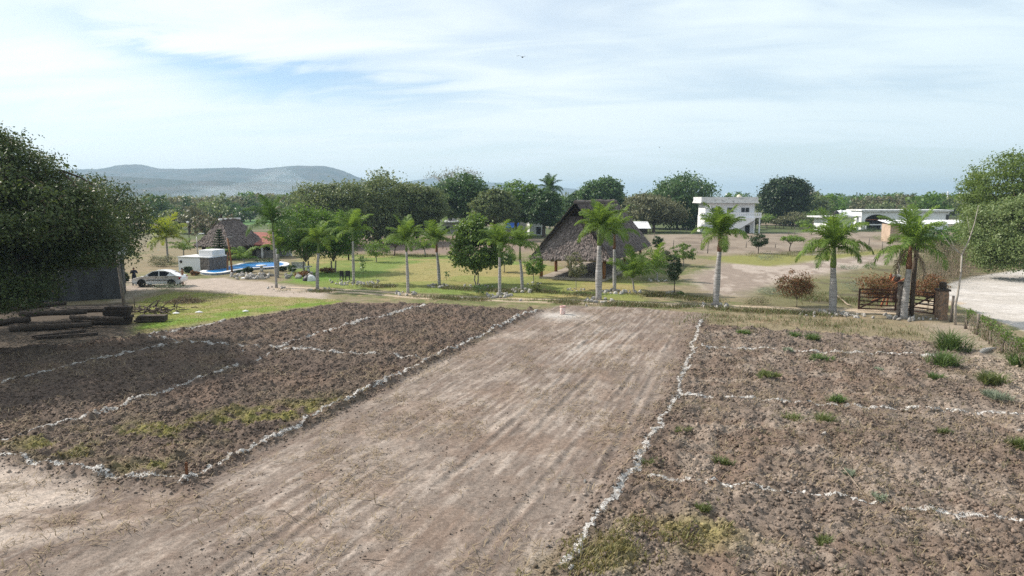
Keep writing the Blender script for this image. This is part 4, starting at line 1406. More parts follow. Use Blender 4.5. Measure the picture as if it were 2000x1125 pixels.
# grey hut and blue tarpaulin shack among the background trees
b = P(880, 456)
k = b.y / FPX
gh_ = thing('grey_hut', 'low grey concrete hut with dark doorway under the umbrella crowned tree', 'hut', b, R(5))
zt = lambda py: topz(py, b.y)
mb = MB(); mb.box((0, 2, zt(434) / 2), (38 * k, 4, zt(434))); mb.build('wall', M['concrete'], gh_)
mb = MB(); mb.box((0, 1.8, zt(432.6)), (46 * k, 5.4, .25)); mb.build('roof_slab', M['white_old'], gh_)
mb = MB(); mb.box((-8 * k, -.03, zt(447) ), (12 * k, .1, 1.3)); mb.build('door', M['dark'], gh_)  # near-black panel in place of the doorway's unlit inside
mb = MB(); mb.box((8 * k, 2, (zt(432) + zt(416)) / 2), (9 * k, 2.2, zt(416) - zt(432))); mb.build('upper_room', M['concrete'], gh_)
mb = MB(); mb.lathe([(0, 0), (.5, 0), (.5, 1.0), (.2, 1.15), (0, 1.16)], n=14)
o = mb.build('water_tank', M['black_plastic']); o.location = Vector(b) + Vector((-1 * k, 1.2, zt(431.2)))
tag(o, 'black water tank on the low grey concrete hut', 'water tank')
b = P(1008, 456)
k = b.y / FPX
ts = thing('tarpaulin_shack', 'pale shack with a bright blue tarpaulin over its left half', 'shack', b, R(0))
zt = lambda py: topz(py, b.y)
mb = MB(); mb.box((0, 2, zt(432) / 2), (40 * k, 4, zt(432))); mb.build('wall', M['concrete'], ts)
mb = MB(); mb.box((0, 2, zt(431)), (42 * k, 4.4, .12)); mb.build('roof', M['sheet'], ts)
mb = MB(); mb.hexa([(-21 * k, -.9, zt(444)), (3 * k, -.9, zt(444)), (7 * k, .3, zt(431.5)), (-14 * k, .3, zt(431.5)), (-21 * k, -.9, zt(443.6)), (3 * k, -.9, zt(443.6)), (7 * k, .3, zt(431)), (-14 * k, .3, zt(431))]); mb.build('tarpaulin', M['tarp'], ts)
b = P(1050, 459)
k = b.y / FPX
tk = thing('white_shed', 'small white shed with a dark opening right of the blue tarpaulin', 'shed', b, R(8))
mb = MB(); mb.box((0, 1.5, 1.5), (32 * k, 3, 3.0)); mb.build('wall', M['white_old'], tk)
mb = MB(); mb.box((0, 1.4, 3.05), (35 * k, 3.5, .12)); mb.build('roof', M['sheet'], tk)
mb = MB(); mb.box((2 * k, -.03, 1.0), (9 * k, .08, 1.6)); mb.build('door', M['dark'], tk)  # near-black sheet standing in for the shaded opening

# town on the horizon
for px, top_, w, lab in ((1583, 368, 10, 'pale tower block of the town on the horizon'), (1420, 378, 12, 'low pale building on the horizon behind the white house roof')):
    Y = 900
    b = spot(px, 0, Y); k = Y / FPX
    t = thing('town_building', lab, 'building', b)
    mb = MB(); mb.box((0, 3, topz(top_, Y) / 2), (w * k * .6, 6, topz(top_, Y))); mb.box((w * k * .5, 3, topz(top_ + 5, Y) / 2), (w * k * .4, 6, topz(top_ + 5, Y))); mb.build('wall', M['white_old'], t)
    mb = MB()
    for i in range(3): mb.box((-w * k * .15 + i * .9, -.03, topz(top_ + 3, Y)), (.6, .08, 1.2))
    mb.build('window', M['glass'], t)

# corrugated shed under the left trees
A, Bq = P(-70, 600), P(243, 583)
dv = (Bq - A)
sd = thing('corrugated_shed', 'grey corrugated metal shed in the shade under the big left trees', 'shed', A, math.atan2(dv.y, dv.x))
L = dv.length
h = 3.55
mb = MB()
n = int(L / 0.09)
vs, fs = [], []
for i in range(n + 1):
    yy = -.03 if i % 2 else .01
    vs += [(i * L / n, yy, 0), (i * L / n, yy, h)]
fs = [(2 * i, 2 * i + 2, 2 * i + 3, 2 * i + 1) for i in range(n)]
mb.add(vs, fs)
mb.box((L / 2, 2.5, h / 2), (L - .02, 4.9, h - .02))
mb.build('wall', M['corrugated'], sd)
mb = MB(); mb.hexa([(-.3, -.5, h), (L + .3, -.5, h), (L + .3, 5.4, h + .7), (-.3, 5.4, h + .7), (-.3, -.5, h + .07), (L + .3, -.5, h + .07), (L + .3, 5.4, h + .77), (-.3, 5.4, h + .77)]); mb.build('roof', M['sheet'], sd)
mb = MB(); mb.box((L * .52, -.08, 1.0), (.9, .05, 2.0)); mb.build('door', M['corrugated'], sd)

# ------------------------------------------------------------------ broadleaf trees
def crown_points(r, Rv, cz, K, npc, cl, flat=0.55, lob=0.35, fill=0.5, lean=(0, 0)):
    """clump centres in a lobed envelope, then leaves gathered round each clump"""
    D = rot_unit(r, K)
    D[:, 2] = np.where(D[:, 2] < 0, D[:, 2] * flat, D[:, 2])
    lobes = rot_unit(r, 9)
    w = np.max(D @ lobes.T, axis=1)
    rad = (1 - lob) + lob * sstep(0.55, 1.0, w) * 1.25
    rr = (fill + (1 - fill) * r.random(K) ** 0.45) * rad
    C = D * rr[:, None] * np.array(Rv) + np.array([lean[0], lean[1], cz])
    c2 = np.repeat(C, npc, 0)
    o2 = np.repeat(D, npc, 0)
    sc = np.repeat(r.uniform(0.55, 1.25, K), npc)[:, None]
    off = r.normal(size=(K * npc, 3)) * np.array([1, 1, 0.55]) * cl * sc
    return C, c2 + off, o2


def grow(r, mb, trunk_h, trunk_r, C, limbs=7, twigs=40, lean=(0, 0), bend=0.25, nside=8, multi=1):
    fork = Vector((lean[0] * 0.3, lean[1] * 0.3, trunk_h))
    for q in range(multi):
        a = 2 * math.pi * q / multi + 0.7
        o = Vector((math.cos(a), math.sin(a), 0)) * (trunk_r * 1.3 if multi > 1 else 0)
        f2 = fork + o * 1.5
        mid = o * 0.8 + f2 * 0.5 + Vector((r.normal() * bend * trunk_r, r.normal() * bend * trunk_r, 0))
        s = 1.0 if multi == 1 else 0.7
        mb.tube([o + Vector((0, 0, -0.15)), o + Vector((0, 0, trunk_h * 0.12)), mid, f2], [trunk_r * 1.55 * s, trunk_r * 1.05 * s, trunk_r * 0.9 * s, trunk_r * 0.75 * s], nside)
    idx = r.choice(len(C), min(limbs, len(C)), replace=False)
    ends = []
    for i in idx:
        e = Vector(C[i])
        m = fork.lerp(e, 0.45) + Vector((0, 0, 0.12 * (e - fork).length))
        mb.tube([fork - Vector((0, 0, trunk_r * 0.5)), m, e], [trunk_r * 0.55, trunk_r * 0.34, trunk_r * 0.10], 6)
        ends += [(fork, m, e)]
    for i in r.choice(len(C), min(twigs, len(C)), replace=False):
        e = Vector(C[i])
        best, bd = None, 1e9
        for f0, m, t in ends:
            for s in (0.35, 0.6, 0.85, 1.0):
                p = f0.lerp(m, s * 2) if s < 0.5 else m.lerp(t, s * 2 - 1)
                d = (p - e).length
                if d < bd:
                    best, bd = p, d
        if bd > 0.15:
            mb.tube([best, best.lerp(e, 0.5) + Vector((0, 0, 0.08 * bd)), e], [trunk_r * 0.16, trunk_r * 0.10, trunk_r * 0.04], 4, cap=False)


def tree(name, label, cat, loc, Rv, cz, K, npc, leaf, cl, mat, trunk_h, trunk_r, seed, bark='bark', group=None, limbs=7, twigs=40,
         flat=0.55, lob=0.35, fill=0.5, lean=(0, 0), multi=1, aspect=0.55, up=0.5, extra=None, rz=0.0, bare=0):
    r = np.random.default_rng(seed)
    t = thing(name, label, cat, loc, rz, group)
    C, LC, LO = crown_points(r, Rv, cz, K, npc, cl, flat, lob, fill, lean)
    if extra:                                     # further masses of the same crown
        for (ox, oy, oz, ex, ey, ez, k2) in extra:
            c2, l2, o2 = crown_points(r, (ex, ey, ez), oz, k2, npc, cl, flat, lob, fill, (ox, oy))
            C, LC, LO = np.concatenate([C, c2]), np.concatenate([LC, l2]), np.concatenate([LO, o2])
    keep = LC[:, 2] > 0.08
    LC, LO = LC[keep], LO[keep]
    mb = MB()
    grow(r, mb, trunk_h, trunk_r, C, limbs, twigs, lean, multi=multi)
    mb.build('trunk', M[bark], t)
    link('crown', leaf_mesh('crown', LC, LO, leaf, M[mat], r, aspect, up), t)
    return t


# the two big shade trees on the left
tree('shade_tree', 'huge dark olive green tree filling the left edge above the log pile', 'tree', (-28.3, 37.0, 0), (6.5, 6.2, 3.9), 7.5, 660, 92, 0.165, 0.46, 'lf_big', 2.6, 0.42, 11,
     limbs=16, twigs=200, flat=0.70, lob=0.46, fill=0.34, extra=[(2.8, 0.5, 10.2, 1.1, 1.2, 0.9, 14), (4.2, 0.8, 9.3, 1.2, 1.2, 0.8, 14), (5.4, 1.0, 8.2, 1.2, 1.2, 0.8, 14), (1.4, 0.2, 10.9, 1.3, 1.2, 0.8, 12), (6.3, 1.2, 7.0, 0.9, 1.0, 0.8, 12), (0.6, 1.0, 8.6, 3.4, 4.0, 2.3, 150), (4.3, 2.2, 6.3, 2.2, 3.4, 1.9, 140), (0.9, 0.4, 3.7, 3.3, 3.6, 3.1, 300), (3.6, 2.6, 5.1, 3.2, 3.2, 1.7, 160), (0.8, -7.5, 5.6, 3.6, 3.8, 2.6, 190), (-7.5, 10.0, 7.0, 5.0, 5.0, 3.6, 230)])
tree('shade_tree', 'lower spreading olive green tree behind the grey metal shed beside the white car', 'tree', (-36.2, 61.5, 0), (4.5, 4.8, 3.9), 5.9, 330, 74, 0.22, 0.66, 'lf_big', 2.2, 0.32, 12,
     limbs=12, twigs=100, flat=0.9, lob=0.3, fill=0.4)

tree('shade_tree', 'tall dark olive tree behind the log pile, mostly hidden by the huge tree', 'tree', (-42.5, 58.5, 0), (7.0, 6.0, 4.6), 6.6, 340, 70, 0.24, 0.75, 'lf_big', 2.2, 0.34, 13, limbs=12, twigs=80, flat=0.9, lob=0.3, fill=0.4)

# bright trees beside the pool
b = P(598, 533)
tree('ficus_tree', 'bright green leafy tree beside the pool, behind the second palm', 'tree', b, (3.6, 3.0, 3.1), 4.0, 190, 60, 0.24, 0.48, 'lf_ficus', 1.3, 0.14, 21, limbs=9, twigs=50, flat=0.8, multi=2, bark='bark_pale')
b = P(652, 532)
tree('ficus_tree', 'bright green leafy tree with dark underside between the pool and the small thatched parasol', 'tree', b, (3.4, 3.0, 3.0), 3.9, 180, 60, 0.24, 0.48, 'lf_ficus', 1.3, 0.14, 22, limbs=9, twigs=50, flat=0.8, multi=2, bark='bark_pale',
     extra=[(-2.3, 1.5, 5.3, 1.7, 1.7, 1.7, 60)])
# conical leafy tree in the middle
b = P(931, 557)
tree('leafy_tree', 'tall bright green broad leaved tree in the middle with a shrub at its foot', 'tree', b, (2.35, 2.2, 2.4), 3.0, 150, 46, 0.27, 0.34, 'lf_bright', 1.0, 0.09, 31, limbs=9, twigs=50, flat=0.75, lob=0.25, multi=2, bark='bark_pale',
     extra=[(-0.3, 0.1, 4.7, 1.5, 1.5, 1.5, 70), (-0.1, 0, 5.9, 0.6, 0.6, 0.9, 16)], aspect=0.62)
small = [
    # px, py, top, half width px, label, mat, K, leaf
    (1042, 553, 497, 21, 'young round green tree before the left corner post of the big thatched shelter', 'lf_ficus', 55, 0.19, 0.045),
    (1125, 566, 491, 22, 'thin young grey green tree in front of the dark floor of the big thatched shelter', 'lf_grey', 48, 0.17, 0.035),
    (1317, 572, 493, 16, 'small dark oval tree on a pale slim trunk right of the young coconut palms', 'lf_dark', 75, 0.15, 0.045),
    (1335, 520, 474, 24, 'loose green bush with pale leaves behind the small dark oval tree', 'lf_bright', 45, 0.22, 0.05),
    (985, 532, 492, 20, 'dark green small tree standing behind the sixth palm on the lawn', 'lf_mango', 55, 0.22, 0.05),
    (1481, 495, 454, 17, 'small round dark green tree alone at the edge of the brown field', 'lf_dark', 75, 0.22, 0.07),
    (1284, 497, 456, 10, 'narrow dark columnar tree at the right eave of the big thatched shelter', 'lf_dark', 50, 0.20, 0.06),
    (1300, 520, 488, 22, 'grey leaved low bush beside the right side of the big thatched shelter', 'lf_grey', 40, 0.20, 0.05),
    (735, 512, 470, 26, 'feathery acacia bush beside the little thatched parasol', 'lf_acacia', 60, 0.20, 0.06),
    (560, 448, 440, 10, 'dark round bush far behind the first palm', 'lf_mango', 40, 0.5, 0.1),
]
for k, (px, py, tp, hw, lab, mt, K, lf, tr) in enumerate(small):
    b = P(px, py)
    Zt = b.y
    top = topz(tp, Zt)
    w = hw / FPX * Zt
    zc = top * 0.60
    tree('young_tree', lab, 'tree', b, (w, w, top * 0.40), zc, K, 30, lf, w * 0.16, mt, top * 0.33, tr, 40 + k, limbs=6, twigs=24, flat=0.8, lob=0.22, bark='bark_pale' if mt != 'lf_dark' else 'bark')
# flat topped acacias
for k, (px, py, tp, hw, lab) in enumerate([(1542, 491, 460, 25, 'flat topped light green acacia on the brown field'), (770, 500, 462, 30, 'wide light green acacia leaning right behind the fourth palm')]):
    b = P(px, py)
    top = topz(tp, b.y)
    w = hw / FPX * b.y
    tree('acacia_tree', lab, 'tree', b, (w, w * 0.8, top * 0.20), top * 0.78, 70, 30, 0.20, w * 0.13, 'lf_acacia', top * 0.45, 0.09, 60 + k, limbs=7, twigs=30, flat=0.5, lean=(w * 0.25, 0))

# big background trees, from left to right: px, depth, top, half width px, crown bottom py
BT = [
    (655, 118, 350, 80, 468, 'lf_fig', 'large grey green fig tree behind the bright poolside trees', 'left'),
    (742, 128, 341, 84, 464, 'lf_fig', 'very large dense dark fig tree behind the third and fourth palms', ''),
    (815, 132, 350, 60, 464, 'lf_fig', 'dense dark fig tree right end of the big fig group', ''),
    (905, 150, 343, 54, 432, 'lf_mango', 'dark green umbrella crowned tree with visible branches beyond the grey hut', ''),
    (968, 138, 372, 42, 440, 'lf_fig', 'dark tree with some rusty leaves left of the blue tarpaulin', ''),
    (1008, 155, 356, 50, 432, 'lf_ficus', 'spreading green tree above the blue tarpaulin', ''),
    (1062, 150, 372, 32, 440, 'lf_mango', 'narrow dark tree left of the big thatched roof', ''),
    (1130, 210, 366, 25, 428, 'lf_mango', 'small dark mango tree just left of the thatched ridge', ''),
    (1178, 200, 351, 44, 430, 'lf_mango', 'dense domed dark mango tree above the thatched ridge', ''),
    (1322, 190, 345, 78, 448, 'lf_mango', 'broad dark green tree left of the two storey white house', ''),
    (1276, 172, 378, 60, 436, 'lf_grey', 'sparse grey green round tree before the broad dark tree, by the small white roof', ''),
    (1530, 212, 352, 51, 438, 'lf_dark', 'almost black mango tree right of the two storey white house', ''),
]
for k, (px, Z, tp, hw, bt, mt, lab, q) in enumerate(BT):
    b = spot(px, 0, Z)
    top, bot = topz(tp, Z), max(topz(bt, Z), 0.9)
    w = hw / FPX * Z
    cz = bot + (top - bot) * 0.48
    dense = mt in ('lf_dark', 'lf_mango', 'lf_fig')
    umb = 'umbrella' in lab or 'spreading' in lab
    tree('background_tree', lab, 'tree', b, (w, w * 0.85, top - cz), cz, 300 if dense else 190, 64 if dense else 46, 0.0037 * Z, w * (0.125 if dense else 0.115), mt, max(bot, 1.3) if not umb else top * 0.42, 0.38, 80 + k,
         limbs=10, twigs=50, flat=1.0, lob=0.30, fill=0.35 if dense else 0.45)
# pale leafless tree top behind
tree('bare_tree', 'pale half leafless tree crown rising behind the umbrella crowned tree', 'tree', spot(888, 0, 178), (6.8, 5, 2.3), 13.2, 60, 22, 0.34, 0.9, 'lf_dry', 7, 0.3, 99, limbs=14, twigs=60, bark='bark_pale')

# orchard row between the white house and the long ranch house
for k, (px, py, tp, hw) in enumerate([(1496, 446, 418, 20), (1522, 447, 424, 16), (1552, 447, 414, 24), (1580, 446, 412, 26), (1606, 444, 416, 20), (1475, 448, 424, 14), (1566, 448, 428, 14)]):
    b = P(px, py)
    top = topz(tp, b.y)
    w = hw / FPX * b.y
    tree('orchard_tree', ['low grey green orchard tree nearest the mango tree', 'small orchard tree, second from the white house side', 'bushy grey orchard tree at the middle of the orchard row', 'tallest grey green orchard tree of the row', 'orchard tree at the right end of the row beside the tank block', 'smallest orchard tree by the corner of the two storey house', 'little light orchard tree in front of the orchard row'][k], 'tree', b, (w, w, top * 0.36), top * 0.62, 60, 26, 0.42, w * 0.16, 'lf_grey' if k % 3 else 'lf_bright', top * 0.35, 0.10, 110 + k, group='orchard row between the houses', limbs=6, twigs=16, bark='bark_pale')

# right roadside trees
tree('roadside_tree', 'tall green tree at the right edge by the road', 'tree', spot(1992, 0, 92), (7.2, 6.0, 5.4), 8.3, 560, 70, 0.29, 0.62, 'lf_rightback', 2.5, 0.3, 131, limbs=12, twigs=100, flat=0.8, lob=0.35, fill=0.4)
tree('roadside_tree', 'pale leaved spreading tree leaning over the road at the right edge', 'tree', spot(2045, 0, 72), (5.2, 4.4, 3.9), 4.2, 480, 70, 0.25, 0.50, 'lf_pale', 1.8, 0.22, 132, limbs=10, twigs=80, flat=0.98, lean=(-2.9, 0), lob=0.5, extra=[(-5.6, 0.5, 2.3, 1.8, 1.6, 1.5, 60), (-3.6, -0.8, 7.0, 1.5, 1.5, 1.1, 40), (-6.8, 0.3, 4.2, 1.1, 1.2, 1.0, 30)], fill=0.4)
tree('roadside_tree', 'lower dark green tree behind the pale roadside tree', 'tree', spot(1925, 0, 104), (3.8, 3.5, 2.8), 4.0, 150, 50, 0.30, 0.55, 'lf_rightback', 1.0, 0.2, 133, limbs=8, twigs=40, flat=0.9)
for k, (px, Z, tp, hw, mt, lab) in enumerate([(1822, 118, 444, 22, 'lf_mango', 'dark bush under the long white sheet roof'), (1862, 112, 440, 26, 'lf_ficus', 'green bush beside the long white sheet roof'), (1798, 108, 456, 20, 'lf_acacia', 'loose bush right of the last palm, under the sheet roof'),
                                              (1932, 88, 474, 24, 'lf_rightback', 'dark undergrowth at the foot of the right roadside trees, left part'), (1972, 86, 470, 30, 'lf_rightback', 'dark undergrowth at the foot of the right roadside trees, right part'),
                                              (1905, 96, 452, 24, 'lf_pale', 'pale green bush at the bend of the road'), (1840, 98, 470, 26, 'lf_dry', 'brown green scrub behind the dry roadside hedge'), (1885, 128, 418, 26, 'lf_pale', 'yellowish roadside bush at the right end of the long ranch house')]):
    b = spot(px, 0, Z)
    top = topz(tp, Z)
    w = hw / FPX * Z
    tree('roadside_bush', lab, 'bush', b, (w, w, top * 0.5), top * 0.5, 80, 36, 0.30, w * 0.18, mt, 0.6, 0.08, 140 + k, limbs=6, twigs=20, flat=1.0)

# rust coloured dry shrubs near the gate
for k, (px, py, tp, hw, lab) in enumerate([(1556, 598, 528, 38, 'rust brown dry shrub left of the double palm'), (1712, 603, 530, 36, 'rust brown dry shrub behind the left gate leaf'), (1812, 606, 535, 34, 'rust brown dry shrub behind the right gate leaf')]):
    b = P(px, py)
    top = topz(tp, b.y)
    w = hw / FPX * b.y
    tree('dry_shrub', lab, 'shrub', b, (w, w * 0.8, top * 0.36), top * 0.60, 130, 34, 0.125, w * 0.16, 'lf_red', 0.5, 0.025, 150 + k, group='rust coloured shrubs by the gate', limbs=12, twigs=50, bark='dry_twig', multi=3, flat=0.9)
# sage bushes and weeds on the rough ground behind the track
for k, (px, py, hw, hh, mt, lab) in enumerate([(1668, 568, 26, 24, 'lf_sage', 'silvery sage bush just right of the double palm'), (1505, 575, 30, 14, 'lf_sage', 'low sage clump left of the first rust shrub'), (1480, 595, 30, 12, 'lf_dry', 'straw coloured low clump on the rough ground'), (1700, 525, 16, 12, 'lf_weed', 'dark green weed clump behind the concrete post'), (1660, 526, 22, 9, 'lf_sage', 'grey weed clump on the pale dirt'),
                                               (1500, 508, 24, 10, 'lf_sage', 'grey green weed clump on the edge of the rubble strip'), (1720, 470, 22, 12, 'lf_acacia', 'yellow green bush below the tan wall'), (935, 575, 14, 20, 'lf_mango', 'dark shrub at the foot of the tall middle tree'), (1046, 571, 9, 22, 'lf_grass', 'grass clump beside the seventh palm'), (1265, 579, 12, 9, 'lf_verge', 'dark tussock in front of the young coconut palm'), (1286, 579, 12, 11, 'lf_verge', 'spiky tussock right of the young coconut palm'), (1330, 577, 7, 7, 'lf_weed', 'little green plant beside the small dark oval tree')]):
    b = P(px, py)
    w, h = hw / FPX * b.y, hh / FPX * b.y
    tree('low_bush', lab, 'bush', b, (w, w * 0.8, h * 0.5), h * 0.5, 40, 26, 0.11, w * 0.20, mt, h * 0.3, 0.02, 170 + k, limbs=5, twigs=16, flat=1.0, bark='dry_twig', aspect=0.3)

# green weeds in the right hand plots
for k, (px, py, hw, hh, mt, lab) in enumerate([(1854, 686, 26, 44, 'lf_weed', 'biggest spiky green weed clump by the vine covered fence'), (1841, 716, 25, 30, 'lf_weed', 'round green weed clump just below the biggest one'), (1938, 752, 26, 24, 'lf_grass', 'yellowish green weed clump at the right edge of the plots'), (1824, 744, 16, 14, 'lf_weed', 'small green weed clump on the far right plot'), (1940, 784, 26, 14, 'lf_sage', 'greyish weed clump below the yellowish one'),
                                               (1634, 788, 20, 17, 'lf_weed', 'bright green weed tuft standing on the middle cross chalk line'), (1608, 824, 20, 24, 'lf_grass', 'soft green weed clump below the middle cross chalk line'), (1552, 820, 18, 18, 'lf_grass', 'thin green weed clump left of the soft one'), (1598, 706, 20, 11, 'lf_weed', 'flat green weed tuft on the far cross chalk line'), (1552, 659, 13, 13, 'lf_weed', 'small green weed tuft at the dry verge'), (1587, 666, 14, 14, 'lf_weed', 'green weed tuft right of the small one at the dry verge'),
                                               (1452, 655, 14, 8, 'lf_weed', 'tiny weed tuft at the far left of the right plots'), (1496, 742, 22, 10, 'lf_grass', 'low yellow green tuft in the farthest right plot'), (1540, 690, 12, 7, 'lf_sage', 'tiny grey weed just on the far chalk line'), (1712, 722, 10, 7, 'lf_sage', 'tiny grey weed alone in the far plot'), (1995, 880, 24, 22, 'lf_grass', 'light green weed clump cut by the right edge'), (1845, 850, 10, 12, 'lf_grass', 'single light weed in the middle of the right plot'), (1410, 905, 18, 16, 'lf_grass', 'thin weed between the two long cross chalk lines'), (1330, 845, 16, 12, 'lf_grass', 'weed patch close to the strip edge'), (1270, 910, 20, 16, 'lf_grass', 'weed tuft where the nearest cross line begins'), (1720, 985, 18, 10, 'lf_sage', 'grey weed under the nearest cross line'), (1610, 1060, 20, 18, 'lf_grass', 'weed tuft at the bottom of the right plot'), (1375, 1000, 16, 12, 'lf_grass', 'faint weed just below the start of the nearest cross line'), (1655, 930, 14, 10, 'lf_sage', 'faint grey weed above the nearest cross line'), (1990, 715, 16, 30, 'lf_weed', 'weed clump at the foot of the vine fence, right edge')]):
    b = G(px, py)
    w, h = hw / FPX * b.y, hh / FPX * b.y * 1.1
    r = np.random.default_rng(700 + k)
    n = 26 if hw > 20 else 14
    q = r.normal(0, w * 0.42, (n, 2))
    t = thing('weed_clump', lab, 'weed', b, 0, 'green weeds in the right hand plots')
    blades('foliage', q, h, 0.030 if b.y > 28 else 0.02, 20, w * 0.10, 0.65, M[mt], None, 720 + k, parent=t, loc=(0, 0, -0.02))

# ------------------------------------------------------------------ palms
def frond_mesh(name, L, e0, droop, mat, seed, width=0.36, nl=34, hang=0.5, lw=0.05, petiole=0.12):
    """one pinnate frond growing from the origin along +x, starting e0 above the horizontal"""
    r = np.random.default_rng(seed)
    n = 15
    pts = [Vector((0, 0, 0))]
    ang = e0
    for i in range(n):
        s = (i + 1) / n
        a = e0 - droop * s ** 1.5
        pts.append(pts[-1] + Vector((math.cos(a), 0, math.sin(a))) * (L / n))
    V, Fq, q = [], [], []
    # rachis
    mb = MB()
    mb.tube(pts, [0.035 * L * 0.4 * (1 - 0.9 * i / n) + 0.004 for i in range(n + 1)], 4, cap=False)
    V = [tuple(v) for v in mb.v]
    Fq = list(mb.f)
    rn = [0.9] * len(V)
    for k in range(nl):
        s = petiole + (1 - petiole) * (k + 0.5) / nl
        f = s * n
        i = min(int(f), n - 1)
        p = pts[i].lerp(pts[i + 1], f - i)
        T = (pts[i + 1] - pts[i]).normalized()
        U = Vector((-T.z, 0, T.x))
        if U.z < 0: U = -U
        ll = L * width * (math.sin(math.pi * min(1, 0.12 + 0.86 * s)) ** 0.6) * r.uniform(0.85, 1.1)
        for sd in (-1, 1):
            lift = r.uniform(-0.35, 0.5)
            d = (Vector((0, sd, 0)) * 0.85 + T * (0.45 + 0.5 * s) + U * lift).normalized()
            m = p + d * ll * 0.5
            d2 = (d + Vector((0, 0, -hang * r.uniform(0.6, 1.5)))).normalized()
            e = m + d2 * ll * 0.5
            w = T * lw * L / 2 * 0.5
            b = len(V)
            V += [tuple(p - w * 0.6), tuple(p + w * 0.6), tuple(m + w), tuple(m - w), tuple(e + w * 0.15), tuple(e - w * 0.15)]
            Fq += [(b, b + 1, b + 2, b + 3), (b + 3, b + 2, b + 4, b + 5)]
            rn += [r.random()] * 6
    return np_mesh(name, V, [f if len(f) == 4 else f + f[-1:] for f in Fq], mat, {'rnd': rn})


FR = {}


def frond(kind, cls, var):
    key = (kind, cls, var)
    if key not in FR:
        mat = {'g': M['lf_palm'], 'd': M['lf_palm_dk'], 'y': M['lf_palm_yel'], 'x': M['lf_palm_dead']}[kind]
        e0, dr, hang = {'up': (1.38, 0.75, 0.30), 'mid': (1.12, 1.15, 0.55), 'out': (0.66, 1.60, 0.9), 'low': (0.20, 1.50, 1.0), 'hang': (-0.5, 0.95, 0.8), 'coco': (1.05, 1.15, 0.85), 'cocolow': (0.62, 1.1, 0.9)}[cls]
        FR[key] = frond_mesh('frond', 1.0, e0, dr, mat, 900 + 13 * var + 101 * len(FR), width=0.30 if 'coco' in cls else 0.27, nl=50, hang=hang, lw=0.050)
    return FR[key]


def palm(label, px, py, top_py, tr, shaft_len, fl, plan, seed, shaft='shaft', kind='g', lean=None, bulge=0.25, group='royal palms planted along the wheel track', name='royal_palm', cat='palm', dead=0, yel=0):
    if tr < 0.185: tr = tr * 0.80
    if lean is None: lean = random.Random(seed * 7 + 1).uniform(-0.22, 0.22)
    b = P(px, py)
    r = np.random.default_rng(seed)
    t = thing(name, label, cat, b, r.uniform(0, 6.28) * 0, group)
    top = topz(top_py, b.y)
    crown = top - fl * 0.72                   # height at which the fronds leave
    th = crown - shaft_len
    mb = MB()
    prof = []
    for i in range(11):
        s = i / 10
        bl = 1 + bulge * math.exp(-((s - 0.45) / 0.28) ** 2) - 0.25 * s + 0.35 * math.exp(-(s / 0.07) ** 2)
        prof.append((s, tr * bl))
    mb.tube([(lean * s * s, 0, -0.1 + th * s + 0.1 * s) for s, q in prof], [q for s, q in prof], 12)
    mb.build('trunk', M['palm_trunk'], t)
    lx = lean
    if shaft_len > 0:
        sb = MB()
        sb.tube([(lx, 0, th - 0.02), (lx, 0, th + shaft_len * 0.15), (lx, 0, th + shaft_len * 0.6), (lx, 0, crown + 0.05)], [tr * 0.80, tr * 0.92, tr * 0.62, tr * 0.42], 10)
        sb.build('crownshaft', M[shaft], t)
    az0 = r.uniform(0, 6.28)
    n = sum(c for q, c in plan)
    k = 0
    for cls, cnt in plan:
        for j in range(cnt):
            kk = kind
            if yel and k % 4 == 1: kk = 'y'
            o = link('frond', frond(kk, cls, (k + seed) % 3), t)
            o.location = (lx, 0, crown - (0.0 if cls in ('up', 'coco') else 0.08))
            o.rotation_euler = (r.normal(0, 0.10), r.normal(0, 0.08), az0 + k * 2.39996 + r.normal(0, 0.18))
            sc = fl * r.uniform(0.88, 1.12)
            o.scale = (sc, sc, sc)
            k += 1
    for j in range(dead):
        o = link('dead_frond', frond('x', 'hang', j), t)
        o.location = (lx, 0, crown - 0.1)
        o.rotation_euler = (0, 0.3, -0.5 + 2.6 * j)
        o.scale = (fl * 0.9,) * 3
    return t


PLAN = [('up', 4), ('mid', 5), ('out', 4)]
PBIG = [('up', 4), ('mid', 6), ('out', 6), ('low', 4)]
palm('tall slender dark fronded palm nearest the pool, by the end of the wheel track', 540, 562, 390, 0.13, 0.9, 2.7, [('up', 3), ('mid', 5), ('out', 4), ('low', 3)], 1, kind='d', bulge=0.2)
palm('short grey trunked palm just behind the tall slender one at the pool edge', 541, 536, 455, 0.21, 0.5, 2.3, [('up', 2), ('mid', 4), ('out', 3)], 2, bulge=0.3)
palm('yellow green palm in front of the bright poolside trees', 620, 566, 438, 0.17, 0.9, 2.2, [('up', 3), ('mid', 5), ('out', 5), ('low', 1)], 3)
palm('slim palm between the bright trees and the lawn, beside a small sapling', 691, 553, 414, 0.15, 1.0, 2.4, [('up', 3), ('mid', 5), ('out', 5), ('low', 1)], 4)
palm('bright palm in front of the open lawn, ringed by stones', 797, 573, 433, 0.15, 0.9, 2.2, [('up', 3), ('mid', 5), ('out', 5), ('low', 1)], 5)
palm('palm with browned upper trunk on the lawn left of the tall middle tree', 858, 559, 435, 0.17, 1.0, 2.3, [('up', 3), ('mid', 5), ('out', 5), ('low', 1)], 6, shaft='shaft_brown')
palm('slim palm on a stone heap just right of the tall middle tree', 976, 578, 440, 0.15, 1.0, 2.2, [('up', 3), ('mid', 5), ('out', 5), ('low', 1)], 7)
palm('palm left of the big thatched shelter, standing behind the wheel track', 1020, 568, 443, 0.16, 1.2, 2.2, [('up', 3), ('mid', 5), ('out', 5), ('low', 1)], 8)
palm('stout palm with swollen trunk and green upper stem before the big thatched shelter', 1169, 586, 403, 0.21, 1.35, 2.35, PBIG, 19, bulge=0.45)
